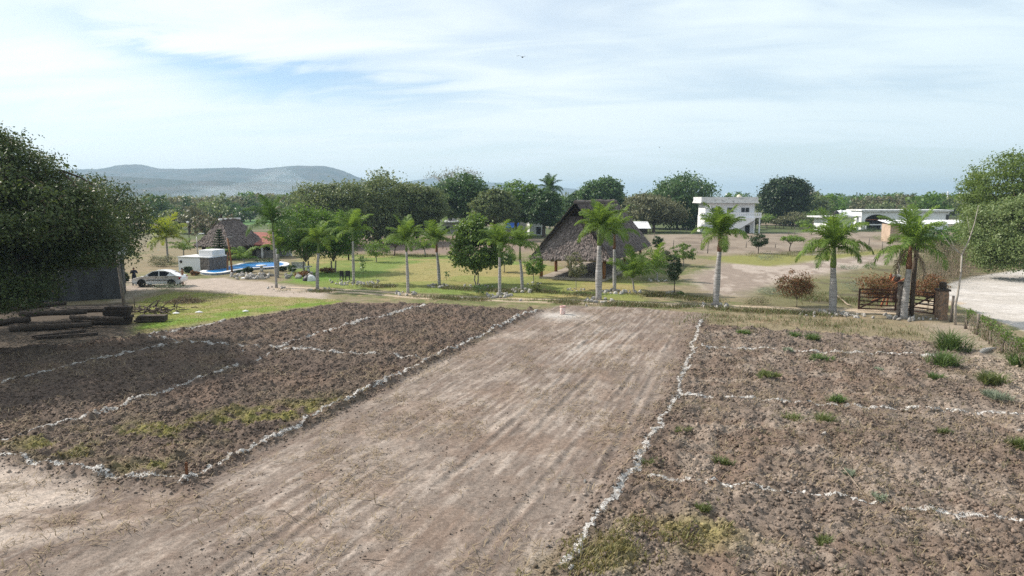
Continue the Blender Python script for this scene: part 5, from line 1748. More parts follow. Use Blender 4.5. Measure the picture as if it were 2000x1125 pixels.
palm('palm just behind the stout swollen one at the thatched shelter', 1200, 571, 413, 0.18, 1.3, 2.6, [('up', 3), ('mid', 5), ('out', 5), ('low', 1)], 10, shaft='shaft_brown')
palm('full crowned palm with reddish brown upper stem before the white house', 1398, 598, 410, 0.21, 1.25, 2.5, [('up', 4), ('mid', 8), ('out', 6), ('low', 3)], 11, shaft='shaft_brown', bulge=0.3)
palm('thick palm with two toned upper stem and one yellow frond left of the gate', 1626, 609, 425, 0.24, 1.5, 2.75, PBIG + [('low', 1)], 12, bulge=0.25, yel=0)
o = palm('last palm on the right standing inside the gate with a hanging dead frond', 1765, 622, 418, 0.22, 1.6, 2.8, [('up', 3), ('mid', 5), ('out', 4), ('low', 4)], 13, shaft='shaft_brown', dead=2, lean=0.12, bulge=0.15)
# coconut palms
palm('yellow green coconut palm behind the white car', 328, 512, 425, 0.17, 0.0, 3.4, [('up', 4), ('coco', 6), ('cocolow', 5), ('low', 4)], 21, kind='y', name='coconut_palm', group='coconut palms', bulge=0.0)
palm('small green coconut palm between the yellow palm and the white pump house', 359, 506, 462, 0.12, 0.0, 2.4, [('coco', 5), ('cocolow', 4)], 22, kind='g', name='coconut_palm', group='coconut palms', bulge=0.0)
palm('young coconut palm with long arching fronds right of the big thatched shelter', 1238, 570, 494, 0.10, 0.0, 2.9, [('up', 2), ('coco', 4), ('cocolow', 4)], 23, kind='g', name='coconut_palm', group='coconut palms', bulge=0.0)
palm('young yellowing coconut palm behind the arching green one', 1284, 548, 484, 0.10, 0.0, 2.9, [('up', 2), ('coco', 3), ('cocolow', 4)], 24, kind='g', name='coconut_palm', group='coconut palms', bulge=0.0)
palm('stubby bright palm at the far edge of the lawn', 831, 500, 462, 0.12, 0.0, 2.3, [('coco', 5), ('cocolow', 5)], 25, kind='g', name='coconut_palm', group='coconut palms', bulge=0.0)
palm('small palm in front of the left thatched hut', 423, 524, 478, 0.13, 0.0, 2.0, [('coco', 4), ('cocolow', 4)], 26, kind='g', name='garden_palm', group='small palms in front of the poolside hut', bulge=0.0)
palm('small palm under the red roof by the pool', 478, 516, 478, 0.13, 0.0, 2.3, [('coco', 4), ('cocolow', 5)], 27, kind='g', name='garden_palm', group='small palms in front of the poolside hut', bulge=0.0)
b = palm('tall dark shaggy palm far behind the thatched shelter', 1073, 448, 346, 0.28, 0.0, 4.2, [('up', 4), ('mid', 6), ('out', 5), ('low', 6), ('hang', 5)], 28, kind='d', name='tall_palm', group=None, bulge=0.0)

# araucaria-like conifer before the left hut
b = P(431, 521)
t = thing('conifer', 'small dark layered conifer in front of the left thatched hut', 'tree', b)
mb = MB(); mb.tube([(0, 0, 0), (0, 0, 4.4)], [0.09, 0.02], 6); mb.build('trunk', M['bark'], t)
r = np.random.default_rng(77)
cc, oo = [], []
for lv in range(13):
    z = 0.9 + lv * 0.28
    rad = 1.25 * (1 - lv / 14.5)
    for j in range(9):
        a = j * 0.698 + lv
        for s in np.linspace(0.15, 1, 14):
            for q in range(3):
                cc.append((math.cos(a) * rad * s + r.normal(0, .05), math.sin(a) * rad * s + r.normal(0, .05), z + 0.1 * s + r.normal(0, .03)))
                oo.append((0, 0, 1))
link('crown', leaf_mesh('crown', np.array(cc), np.array(oo, float), 0.16, M['lf_dark'], r), t)

# leafless roadside sapling
b = P(1866, 634)
t = thing('bare_sapling', 'leafless grey sapling leaning right beside the road', 'tree', b)
mb = MB()
k = b.y / FPX
mb.tube([(0, 0, -.1), (-0.1, 0, 40 * k), (0.0, 0, 60 * k), (3 * k, 0, 100 * k), (2 * k, 0, 140 * k)], [.09, .085, .07, .055, .05], 7)
mb.tube([(2 * k, 0, 138 * k), (16 * k, .1, 168 * k), (24 * k, .1, 200 * k), (27 * k, 0, 235 * k)], [.05, .035, .025, .012], 6)
mb.tube([(2 * k, 0, 138 * k), (-8 * k, .2, 150 * k), (-22 * k, .3, 178 * k)], [.03, .02, .008], 5)
mb.tube([(0, 0, 140 * k), (-14 * k, .2, 152 * k), (-36 * k, .3, 182 * k)], [.03, .02, .008], 5)
mb.tube([(18 * k, .1, 175 * k), (12 * k, .0, 190 * k), (6 * k, 0, 214 * k)], [.02, .012, .006], 5)
mb.tube([(3 * k, 0, 100 * k), (9 * k, 0, 116 * k), (14 * k, 0, 122 * k)], [.012, .008, .004], 5)
mb.build('trunk', M['pale_twig'], t)

# dry twiggy hedge along the road fence
r = np.random.default_rng(55)
mb = MB()
A, B = P(1775, 560), P(1895, 508)
A2 = P(1900, 520)
pts3 = []
for i in range(420):
    s = r.random()
    p = A.lerp(A2, s) + Vector((r.normal(0, .9), r.normal(0, .9), 0))
    h = r.uniform(1.2, 3.4)
    e = p + Vector((r.normal(0, .5), r.normal(0, .5), h))
    mb.tube([p, p.lerp(e, .5) + Vector((r.normal(0, .15), r.normal(0, .15), 0)), e], [.02, .014, .005], 4, cap=False)
    pts3.append(e); pts3.append(p.lerp(e, .7)); pts3.append(p.lerp(e, .45))
t = thing('dry_hedge', 'brown leafless thicket between the gate and the bend of the road', 'hedge', (0, 0, 0))
mb.build('stems', M['dry_twig'], t)['kind'] = 'stuff'
cc = np.repeat(np.array([tuple(p) for p in pts3]), 9, 0)
cc = cc + r.normal(0, .22, cc.shape)
link('leaves', leaf_mesh('leaves', cc, np.tile([[0, 0, 1.0]], (len(cc), 1)), 0.12, M['lf_dry'], r), t)

# ------------------------------------------------------------------ far trees
def far_proto(mat, seed, palm_like=False):
    r = np.random.default_rng(seed)
    mb = MB()
    if palm_like:
        mb.tube([(0, 0, 0), (0.03, 0, 0.86)], [0.02, 0.014], 5)
        D = []
        for k in range(16):
            a = k * 2.4
            for s in np.linspace(0.05, 1, 12):
                D.append((math.cos(a) * 0.22 * s, math.sin(a) * 0.22 * s, 0.88 + 0.12 * s - 0.24 * s * s * (1 if k % 3 else 0.2)))
        LC = np.array(D) + r.normal(0, .008, (len(D), 3))
        lm = leaf_mesh('crown', LC, np.tile([[0, 0, 1.0]], (len(D), 1)), 0.085, M[mat], r, aspect=0.4)
    else:
        C, LC, LO = crown_points(r, (0.62, 0.62, 0.42), 0.55, 60, 16, 0.085, 0.9, 0.35, 0.35)
        mb.tube([(0, 0, -0.02), (0, 0, 0.5)], [0.04, 0.03], 5)
        LC = LC[LC[:, 2] > 0.02]
        LO = LO[:len(LC)]
        lm = leaf_mesh('crown', LC, LO, 0.13, M[mat], r)
    # one mesh, trunk and crown
    me = bpy.data.meshes.new('far_tree')
    lv = np.empty(len(lm.vertices) * 3); lm.vertices.foreach_get('co', lv)
    lv = lv.reshape(-1, 3)
    nf = len(lm.polygons)
    V = np.concatenate([lv, np.array([tuple(v) for v in mb.v])])
    Fq = np.concatenate([np.arange(4 * nf).reshape(-1, 4), np.array([f for f in mb.f if len(f) == 4]) + 4 * nf])
    rn = np.concatenate([np.repeat(r.random(nf), 4), np.zeros(len(mb.v))])
    mi = np.concatenate([np.zeros(nf, int), np.ones(len(Fq) - nf, int)])
    return np_mesh('far_tree', V, Fq, [M[mat], M['bark']], {'rnd': rn}, mi=mi)


PROTO = {m: [far_proto(m, 500 + i + 10 * j) for i in range(2)] for j, m in enumerate(['lf_fig', 'lf_mango', 'lf_grey', 'lf_ficus', 'lf_dry'])}
PPALM = far_proto('lf_palm_dk', 590, True)


def far_tree(me, x, y, h, w, rz, label, group, name='far_tree'):
    o = link(name, me)
    o.location = (x, y, 0)
    o.rotation_euler = (0, 0, rz)
    o.scale = (w, w, h)
    return tag(o, label, 'tree', group)


r = random.Random(9)
# individually recognisable ones on the left: px, depth, top py, half width px
for k, (px, Z, tp, hw, m, lab) in enumerate([
        (318, 190, 385, 34, 'lf_mango', 'dark round far tree right of the big left tree'), (275, 205, 394, 34, 'lf_grey', 'grey green far tree at the edge of the big left tree'),
        (372, 165, 401, 32, 'lf_grey', 'olive far tree above the lamp pole'), (345, 168, 404, 22, 'lf_fig', 'small dark tree left of the olive far tree'), (300, 230, 380, 40, 'lf_fig', 'flat crowned green tree below the hills on the left'),
        (413, 210, 388, 30, 'lf_fig', 'tall grey green tree at the centre of the left treeline'), (362, 250, 387, 18, 'lf_mango', 'dark domed tree peeking over the left treeline'), (440, 150, 418, 26, 'lf_dry', 'brown leafless tree behind the left hut'), (402, 140, 422, 24, 'lf_dry', 'brown scrubby tree just left of the hut ridge'),
        (455, 240, 393, 20, 'lf_mango', 'slim dark tree in the smoky gap'), (490, 330, 377, 24, 'lf_ficus', 'pale hazy tree standing out of the smoke'), (520, 300, 388, 22, 'lf_fig', 'hazy tree right of the smoky gap'), (560, 380, 388, 30, 'lf_fig', 'faint blue tree near the big fig group'), (475, 215, 402, 20, 'lf_mango', 'dark green bushy tree before the green field'),
        (1108, 330, 378, 16, 'lf_fig', 'hazy tree seen left of the thatched ridge')]):
    b = spot(px, 0, Z)
    far_tree(PROTO[m][k % 2], b.x, b.y, topz(tp, Z) / 0.97, hw / FPX * Z / 0.60, r.uniform(0, 6), lab, 'far trees on the left below the hills')
# the wooded plain to the horizon
def plain(n, pxa, pxb, Za, Zb, label, group, seed, hlo=7.5, hhi=11.0):
    r = random.Random(seed)
    for k in range(n):
        px = r.uniform(pxa, pxb)
        Z = Za * (Zb / Za) ** r.random()
        b = spot(px, 0, Z)
        m = r.choice(['lf_fig', 'lf_fig', 'lf_mango', 'lf_grey', 'lf_ficus', 'lf_dry'])
        h = r.uniform(hlo, hhi) * (1 if Z < 500 else 1.1)
        far_tree(PROTO[m][r.randrange(2)], b.x, b.y, h, h * r.uniform(0.75, 1.15), r.uniform(0, 6), label, group)


plain(120, 1470, 1990, 225, 620, 'tree of the wooded plain on the right, beyond the houses', 'trees of the wooded plain on the right', 71, 7.0, 10.5)
plain(50, 190, 620, 240, 560, 'tree of the hazy plain on the left, before the hills', 'trees of the hazy plain on the left', 72)
plain(40, 830, 1470, 240, 560, 'tree of the plain glimpsed between the central background trees', 'trees of the plain behind the centre', 73)
for k, (px, Z, tp) in enumerate([(1632, 420, 376), (1641, 520, 378), (1712, 560, 379), (1778, 480, 376), (1866, 430, 364), (1690, 380, 380), (1722, 600, 379), (1590, 500, 377), (1455, 480, 376), (1438, 520, 373)]):
    b = spot(px, 0, Z)
    far_tree(PPALM, b.x, b.y, topz(tp, Z), topz(tp, Z) * 0.9, k * 1.3, 'thin palm poking above the wooded horizon on the right', 'far palms on the horizon', 'far_palm')
# beyond that the wood reads as one mass
r = np.random.default_rng(91)
n = 2600
Zs = 560 * (2600 / 560) ** r.random(n)
an = r.uniform(-0.72, 0.72, n)
C = np.stack([np.tan(an) * Zs, Zs, np.zeros(n)], 1)
hh = r.uniform(8.5, 13.5, n)
per = 60
LC = np.repeat(C, per, 0)
D = rot_unit(r, n * per)
D[:, 2] = np.abs(D[:, 2])
LC = LC + D * np.stack([np.repeat(hh * 0.75, per), np.repeat(hh * 0.75, per), np.repeat(hh, per)], 1) * r.uniform(0.55, 1.0, (n * per, 1))
tag(link('far_wood', leaf_mesh('far_wood', LC, D, 2.6, M['lf_fig'], r)), 'wood stretching to the horizon beyond the farthest single trees', 'wood', kind='stuff')

# ------------------------------------------------------------------ stones
SM = []
for i in range(6):
    r = np.random.default_rng(400 + i)
    bm = bmesh.new()
    bmesh.ops.create_icosphere(bm, subdivisions=2, radius=1.0)
    D = rot_unit(r, 7)
    for v in bm.verts:
        d = np.array(v.co)
        s = 1.0 - 0.35 * max(0, float(np.max(D @ d)) - 0.55) / 0.45
        v.co = Vector(d * s * (1 + r.normal(0, .05)))
    me = bpy.data.meshes.new('stone')
    bm.to_mesh(me); bm.free()
    me.materials.append(M['stone'])
    SM.append(me)
M_ST_DARK = surf('brown_stone', (0.26, 0.20, 0.17), (0.14, 0.11, 0.095), scale=5, bump=0.6, objrand=0.3)
SR = random.Random(31)


def stone(x, y, s, label, group, z=None, name='stone'):
    o = link(name, SM[SR.randrange(6)])
    o.location = (x, y, (gz(x, y) if z is None else z) + s * 0.35)
    o.rotation_euler = (SR.uniform(0, 6), SR.uniform(0, 6), SR.uniform(0, 6))
    o.scale = (s * SR.uniform(.8, 1.4), s * SR.uniform(.7, 1.2), s * SR.uniform(.55, .85))
    return tag(o, label, 'stone', group)


def ring(px, py, rad, n, s, where):
    p = P(px, py)
    for i in range(n):
        a = 6.283 * i / n + SR.uniform(-.2, .2)
        rr = rad * SR.uniform(.75, 1.2)
        stone(p.x + math.cos(a) * rr, p.y + math.sin(a) * rr, s * SR.uniform(.6, 1.2), 'whitish stone laid around the foot of ' + where, 'stones around the foot of ' + where, 0.0)


for q in [(797, 574, .85, 14, .19, 'the bright palm in front of the open lawn'), (858, 560, .95, 16, .20, 'the palm with browned upper trunk'), (976, 579, .9, 17, .20, 'the slim palm right of the tall middle tree'),
          (1020, 569, 1.0, 15, .20, 'the palm left of the big shelter'), (1169, 588, 1.05, 18, .20, 'the stout swollen palm'), (1200, 572, 1.05, 15, .24, 'the palm behind the stout one'), (1398, 599, .9, 16, .20, 'the full crowned palm before the white house'),
          (1626, 611, .85, 14, .17, 'the thick palm left of the gate'), (1765, 623, .8, 10, .19, 'the last palm inside the gate'), (691, 555, 1.0, 12, .18, 'the slim palm with the sapling'), (620, 567, .9, 10, .17, 'the yellow green palm'), (540, 563, .9, 8, .13, 'the tall slender palm'),
          (1238, 571, .75, 9, .18, 'the young arching coconut palm'), (1284, 549, .9, 8, .18, 'the young yellowing coconut palm'), (1317, 574, .7, 9, .15, 'the small dark oval tree'), (1125, 567, .7, 8, .15, 'the thin young tree before the shelter'), (1042, 555, .7, 7, .15, 'the young round tree before the shelter'), (931, 560, 1.2, 12, .15, 'the tall middle tree')]:
    ring(*q)
for k in range(46):                       # row of stones before the gate, left and right
    px = SR.uniform(1560, 1845)
    p = P(px, SR.uniform(611, 620) + (px - 1560) * .02)
    stone(p.x, p.y, SR.uniform(.09, .20), 'grey stone in the loose row in front of the gate', 'stones in front of the gate')
for k in range(58):                       # rubble edge of the pool
    px = SR.uniform(445, 612)
    p = P(px, 541 - (px - 445) * .012 + SR.uniform(-4, 5))
    stone(p.x, p.y, SR.uniform(.14, .36), 'pale rock of the rubble border between pool and drive', 'rocks along the pool border')
for k in range(26):
    px = SR.uniform(640, 740)
    p = P(px, 552 - (px - 640) * 0.0 + SR.uniform(-3, 6))
    stone(p.x, p.y, SR.uniform(.09, .2), 'pale stone along the lawn edge left of the open lawn', 'stones along the lawn edge')
for px, py, s, lab in [(903, 584, .16, 'single white stone on the bare soil left of a palm heap'), (929, 582, .13, 'white stone at the track edge near the tall middle tree'), (1017, 588, .15, 'round stone at the edge of the dirt strip'), (1145, 598, .13, 'white stone beside the stout palm, on the strip side'), (1793, 727, .10, 'pale stone below the round weed clump') , (1870, 718, .09, 'pale stone lying right of the round weed clump'),
                       (1990, 846, .11, 'pale stone at the right edge of the right plots'), (830, 711, .12, 'white lump on the left chalk line where it meets the cross line'), (1142, 941, .09, 'grey stone beside the right chalk line'), (1609, 856, .10, 'pale stone in the right plot under the soft weed'), (475, 690, .1, 'pale stone in the dark plot')]:
    p = P(px, py)
    stone(p.x, p.y, s, lab, None)

# lime sack at the far end of the strip
b = G(1099, 614)
t = thing('lime_sack', 'upright pinkish white open sack of lime at the far end of the dirt strip', 'sack', b)
t.scale = (0.82, 0.82, 0.82)
mb = MB(); mb.lathe([(.0, 0), (.20, 0), (.23, .08), (.22, .35), (.24, .48), (.21, .58)], n=16); mb.build('sack', M['pink_bag'], t)
mb = MB(); mb.lathe([(.215, .55), (.27, .66), (.24, .74), (.16, .66), (.0, .60)], n=11, smooth=False); mb.build('rolled_rim', surf('red_sack_rim', (.5, .26, .22), (.62, .45, .42), scale=9), t)
# survey stakes
b = G(366, 945)
mb = MB(); mb.hexa([(-.035, -.03, -.1), (.035, -.03, -.1), (.035, .03, -.1), (-.035, .03, -.1), (-.03, -.025, .36), (.03, -.025, .36), (.03, .025, .36), (-.03, .025, .36)])
tag(mb.build('survey_stake', M['stake'], loc=b), 'short brown wooden stake where two chalk lines meet in the foreground', 'stake')

# sticks and dry stalks on the fields
for k, (pts, lab) in enumerate([([(1305, 960), (1330, 940), (1352, 905)], 'long bent dry stalk crossing the nearest cross chalk line'), ([(1765, 828), (1800, 829), (1830, 790)], 'dry branch lying on the right plot below the middle chalk line'), ([(1820, 826), (1850, 823), (1870, 829)], 'dry twig right of the lying branch'), ([(1642, 924), (1655, 900), (1656, 885)], 'dry stalk standing in the right plot'), ([(1645, 925), (1668, 945), (1680, 965)], 'curved dry stalk below the standing one'), ([(1535, 915), (1549, 890), (1553, 880)], 'pair of thin pale stalks, left plot side'), ([(540, 1001), (555, 1005), (583, 1030)], 'dark forked twig lying on the foreground dirt'), ([(708, 1095), (740, 1103), (752, 1104)], 'dark stick half buried at the bottom of the dirt strip'), ([(192, 850), (215, 856), (230, 861)], 'thin pale stick in the grassy patch of the left plot'), ([(1385, 925), (1395, 905), (1403, 893)], 'short dark stick beside the right strip edge'), ([(1080, 592), (1120, 590), (1150, 589)], 'pale stick lying at the edge of the track'), ([(1630, 575), (1655, 597), (1662, 600)], 'fallen pale palm stem left of the gate'), ([(1635, 614), (1648, 619), (1652, 622)], 'short pale stick in front of the thick palm')]):
    g = [G(*q) for q in pts]
    mb = MB()
    c0 = g[1].copy()
    rad = .012 if k < 11 else .06
    if k in (10, 12): rad = .03
    mb.tube([g[0] - c0 + Vector((0, 0, .05)), Vector((0, 0, .10)), g[2] - c0 + Vector((0, 0, .14))], [rad, rad * .9, rad * .5], 6)
    tag(mb.build('dry_stick', M['dry_twig'] if k not in (6, 7, 9) else M['wood_dark'], loc=c0), lab, 'stick')

# ------------------------------------------------------------------ gate, pillars, fence
k = P(1760, 611).y / FPX
A, Bq, Cq = P(1675, 606), P(1757, 609), P(1838, 617)


def gate_leaf(a, b_, label, brace=True, hgt=1.52, mat='wood_gate'):
    d = b_ - a
    t = thing('wooden_gate', label, 'gate', a, math.atan2(d.y, d.x), 'dark wooden gate leaves')
    L = d.length
    for x in (.06, L - .06):
        mb = MB(); mb.box((x, 0, .08 + hgt / 2), (.12, .09, hgt)); mb.build('stile', M[mat], t)
    for i in range(6):
        mb = MB(); mb.box((L / 2, 0.0, .14 + i * (hgt - .12) / 5), (L - .246, .06, .085)); mb.build('rail', M[mat], t)
    if brace:
        mb = MB(); mb.beam((.12, -.065, .2), (L - .12, -.065, hgt - .1), .06, .10); mb.build('brace', M[mat], t)
    return t


gate_leaf(A, Bq - Vector((.25, 0, 0)), 'left leaf of the dark wooden gate with a diagonal brace')
gate_leaf(Bq + Vector((.45, 0, 0)), Cq - Vector((.45, 0, 0)), 'right leaf of the dark wooden gate beside the stone pillar')


def pillar(px, py, w, h, label, cap=True, mat='pillar', capm='wood_dark'):
    b = P(px, py)
    t = thing('stone_pillar', label, 'pillar', b, R(-8), 'stone pillars of the gate')
    mb = MB()
    r = np.random.default_rng(int(px))
    n = 8
    vs, fs = [], []
    prof = np.linspace(0, h, 9)
    sq = [(-1, -1), (0, -1.04), (1, -1), (1.04, 0), (1, 1), (0, 1.04), (-1, 1), (-1.04, 0)]
    for z in prof:
        for (x, y) in sq: vs.append((x * w / 2 + r.normal(0, .018), y * w / 2 + r.normal(0, .018), z - .05))
    for i in range(8):
        for q in range(n): fs.append((i * n + q, i * n + (q + 1) % n, (i + 1) * n + (q + 1) % n, (i + 1) * n + q))
    fs.append(tuple(8 * n + q for q in range(n)))
    mb.add(vs, fs); mb.build('shaft', M[mat], t)
    mb = MB(); mb.box((0, 0, h + .02), (w * 1.25, w * 1.25, .13)); mb.build('cap', M[capm], t)
    return t


pillar(1837, 623, .60, 1.95, 'orange brown stone pillar at the right end of the gate with an urn on top')
b = P(1837, 623)
mb = MB(); mb.lathe([(0, 0), (.17, 0), (.20, .06), (.24, .2), (.20, .36), (.22, .42), (.16, .46), (0, .44)], n=14)
o = mb.build('stone_urn', M['wood_dark'], loc=b + Vector((0, 0, 2.035)))
tag(o, 'dark urn standing on the right gate pillar', 'urn')
pillar(1757, 620, .34, 2.35, 'slim stone pillar half hidden by the last palm', mat='stonewall')
pillar(1746, 590, .50, 2.05, 'stone pillar with a flat slab behind the left gate leaf', mat='wood_gate', capm='concrete')
b = P(1779, 618)
mb = MB(); mb.tube([(0, 0, -.2), (.02, 0, 3.4), (.12, 0, 5.6)], [.17, .15, .12], 9)
tag(mb.build('dark_pole', M['bark'], loc=b), 'dark tall pole close behind the last palm at the gate', 'pole')
b = P(1752, 572)
mb = MB(); mb.box((0, 0, 2.0), (.16, .16, 4.1))
tag(mb.build('concrete_post', M['slab'], loc=b), 'pale square concrete post behind the gate', 'post')
# orange painted timber frame propped behind the left leaf
b = P(1738, 600)
t = thing('orange_frame', 'orange painted timber trestle leaning behind the left gate leaf', 'timber frame', b, R(0))
k = b.y / FPX
for (x0, z0, x1, z1, y) in ((-18, 1, 6, 62, .0), (-6, 20, 2, 66, .25), (-22, 32, 26, 58, -.15), (-14, 42, 4, 50, .4), (-30, 10, 4, 22, .5), (2, 0, 8, 64, .6)):
    mb = MB(); mb.beam((x0 * k, y, max(z0, 1) * k), (x1 * k, y, z1 * k), .09, .12); mb.build('beam', M['wood_orange'], t)

# vine grown fence along the road
FP = [(1857, 628, 1.7), (1886, 642, 1.15), (1909, 655, 1.3), (1934, 672, 1.25), (1958, 690, 1.2), (1980, 705, 1.2), (2004, 722, 1.3), (2032, 742, 1.3)]
t = thing('vine_fence', 'old post fence overgrown with leafy vines along the pale road', 'fence', P(*FP[0][:2]))
o0 = P(*FP[0][:2])
r = np.random.default_rng(66)
tops = []
for (px, py, h) in FP:
    p = P(px, py) - o0
    mb = MB()
    tl = Vector((r.normal(0, .06), r.normal(0, .06), 0))
    mb.tube([p + Vector((0, 0, -.1)), p + tl * .5 + Vector((0, 0, h * .5)), p + tl + Vector((0, 0, h))], [.10, .085, .08], 8)
    mb.build('post', M['post_wood'], t)
    tops.append((p, h))
cc, oo, dd = [], [], []
st = MB()
for (p, h), (p2, h2) in zip(tops[:-1], tops[1:]):
    if (p, h) == tops[0]: continue
    for i in range(85):
        s = r.random()
        q = p.lerp(p2, s)
        z = (h * (1 - s) + h2 * s) * (1.0 - .95 * r.random() ** 1.7)
        cl = r.random()
        if vn(np.array([q.x * 1.0]), np.array([z * 1.3 + q.y]), .45, 5)[0] < .46: continue
        for j in range(16):
            cc.append((q.x + r.normal(0, .10), q.y + r.normal(0, .10), max(.05, z + r.normal(0, .10)))); oo.append((.3, -1, .5))
            dd.append(z < h * .72 or r.random() < .35)
    for i in range(14):
        s = r.random(); q = p.lerp(p2, s)
        st.tube([q + Vector((0, 0, -.05)), q + Vector((r.normal(0, .12), r.normal(0, .12), .6)), q + Vector((r.normal(0, .2), r.normal(0, .1), 1.15))], [.02, .015, .008], 4, cap=False)
st.build('stems', M['dry_twig'], t)['kind'] = 'stuff'
cc, oo, dd = np.array(cc), np.array(oo, float), np.array(dd)
link('vine', leaf_mesh('vine', cc[~dd], oo[~dd], .11, M['lf_bright'], r), t)
link('dry_vine', leaf_mesh('dry_vine', cc[dd], oo[dd], .10, M['lf_dry'], r), t)
wr_ = MB()
for f in (.55, .85):
    wr_.tube([p + Vector((0, 0, h * f)) for p, h in tops], .008, 4)
wr_.build('wire', M['metal_grey'], t)
# white ridge of lime at the end of the far cross line
g = [G(1912, 694), G(1930, 686), G(1950, 680)]
mb = MB(); mb.tube([g[0] + Vector((0, 0, .0)), g[0].lerp(g[1], .5) + Vector((0, 0, .05)), g[1] + Vector((0, 0, .06)), g[2]], [.05, .16, .13, .04], 8)
tag(mb.build('lime_heap', M['lime']), 'small white heap of spilled lime by the vine fence', 'lime heap')

# field fence posts
for k, (px, py, h) in enumerate([(1457, 484, 12), (1514, 484, 10), (1277, 476, 22), (1315, 482, 14), (1369, 488, 20), (1697, 478, 14), (1722, 494, 22), (1382, 495, 18), (1540, 458, 10), (1552, 458, 12), (1585, 459, 10), (1420, 470, 8), (1310, 455, 12), (1328, 455, 12), (1340, 456, 11), (865, 486, 18), (1000, 498, 18), (752, 470, 18)]):
    b = P(px, py)
    hh_ = h / FPX * b.y
    mb = MB(); mb.tube([(0, 0, -.1), (.02, 0, hh_ * .6), (.05, 0, hh_)], [.07, .065, .05], 6)
    tag(mb.build('fence_post', M['post_wood'], loc=b), 'thin weathered post of the field fences beyond the track', 'fence post', 'posts of the field fences')

# corral rail behind the white house
A, Bq = P(1482, 448), P(1610, 447)
t = thing('rail_fence', 'long dark rail fence behind the orchard trees', 'fence', A)
d = Bq - A
mb = MB(); mb.beam(Vector((0, 0, 1.0)), d + Vector((0, 0, 1.0)), .08, .12); mb.build('rail', M['wood_dark'], t)
mb = MB(); mb.beam(Vector((0, 0, .5)), d + Vector((0, 0, .5)), .08, .12); mb.build('rail', M['wood_dark'], t)
for i in range(9):
    mb = MB(); mb.box(d * (i / 8) + Vector((0, .1, .6)), (.14, .1, 1.2)); mb.build('post', M['wood_dark'], t)

# ------------------------------------------------------------------ lamp posts, poles
b = P(387, 520)
t = thing('street_lamp', 'thin white street lamp pole behind the white pump house', 'street lamp', b)
k = b.y / FPX
mb = MB(); mb.tube([(0, 0, 0), (0, 0, 58 * k)], [.06, .045], 8); mb.build('pole', M['metal_grey'], t)
mb = MB(); mb.tube([(0, 0, 57 * k), (.15, 0, 61 * k), (.4, 0, 63 * k)], .03, 6); mb.build('arm', M['metal_grey'], t)
mb = MB(); mb.box((.6, 0, 64 * k), (.55, .22, .10)); mb.build('lamp_head', M['white'], t)
b = P(453, 534)
t = thing('wooden_lamp_post', 'orange wooden lamp post standing at the pool edge', 'lamp post', b)
k = b.y / FPX
mb = MB(); mb.tube([(.03, 0, 0), (-.1, 0, 40 * k), (-.28, 0, 70 * k)], [.11, .10, .08], 8); mb.build('pole', M['post_brown'], t)
mb = MB(); mb.box((-.05, 0, 71 * k), (.55, .22, .10)); mb.build('lamp_head', M['metal_grey'], t)
b = P(448, 532)
mb = MB(); mb.hexa([(-.3, -.05, 0), (-.1, -.05, 0), (-.1, .05, 0), (-.3, .05, 0), (-.16, -.05, 2.2), (-.05, -.05, 2.2), (-.05, .05, 2.2), (-.16, .05, 2.2)])
tag(mb.build('wooden_prop', M['post_brown'], loc=b), 'short orange timber prop beside the wooden lamp post', 'prop')
b = spot(371, 0, 112)
k = 112 / FPX
t = thing('thin_lamp_pole', 'thin dark pole with a white lamp in the field behind the yellow coconut palm', 'lamp post', b)
mb = MB(); mb.tube([(0, 0, 0), (-.15, 0, topz(436, 112))], [.07, .05], 6); mb.build('pole', M['wood_dark'], t)
mb = MB(); mb.lathe([(0, 0), (.18, .05), (.2, .3), (0, .36)], (-.15, 0, topz(436, 112)), 10); mb.build('lamp', M['white'], t)
for px, Z, tp, lab in ((1844, 330, 374, 'left one of two pale power poles far away on the right'), (1867, 330, 376, 'right one of two pale power poles far away on the right, near the far palm'), (1822, 380, 379, 'faintest thin far power pole on the right')):
    b = spot(px, 0, Z)
    t = thing('power_pole', lab, 'power pole', b, 0, None)
    mb = MB(); mb.tube([(0, 0, 0), (0, 0, topz(tp, Z))], [.30, .22], 6); mb.build('pole', M['white_old'], t)
    mb = MB(); mb.box((0, 0, topz(tp, Z) - .6), (1.8, .14, .14)); mb.build('crossarm', M['white_old'], t)
# dark post and wire before the shed
b = P(243, 617)
mb = MB(); mb.tube([(.1, 0, -.1), (-.05, 0, 2), (-.25, .0, 4.6)], [.13, .11, .09], 8)
tag(mb.build('shed_post', M['post_wood'], loc=b), 'leaning grey post in front of the corrugated shed corner', 'post')

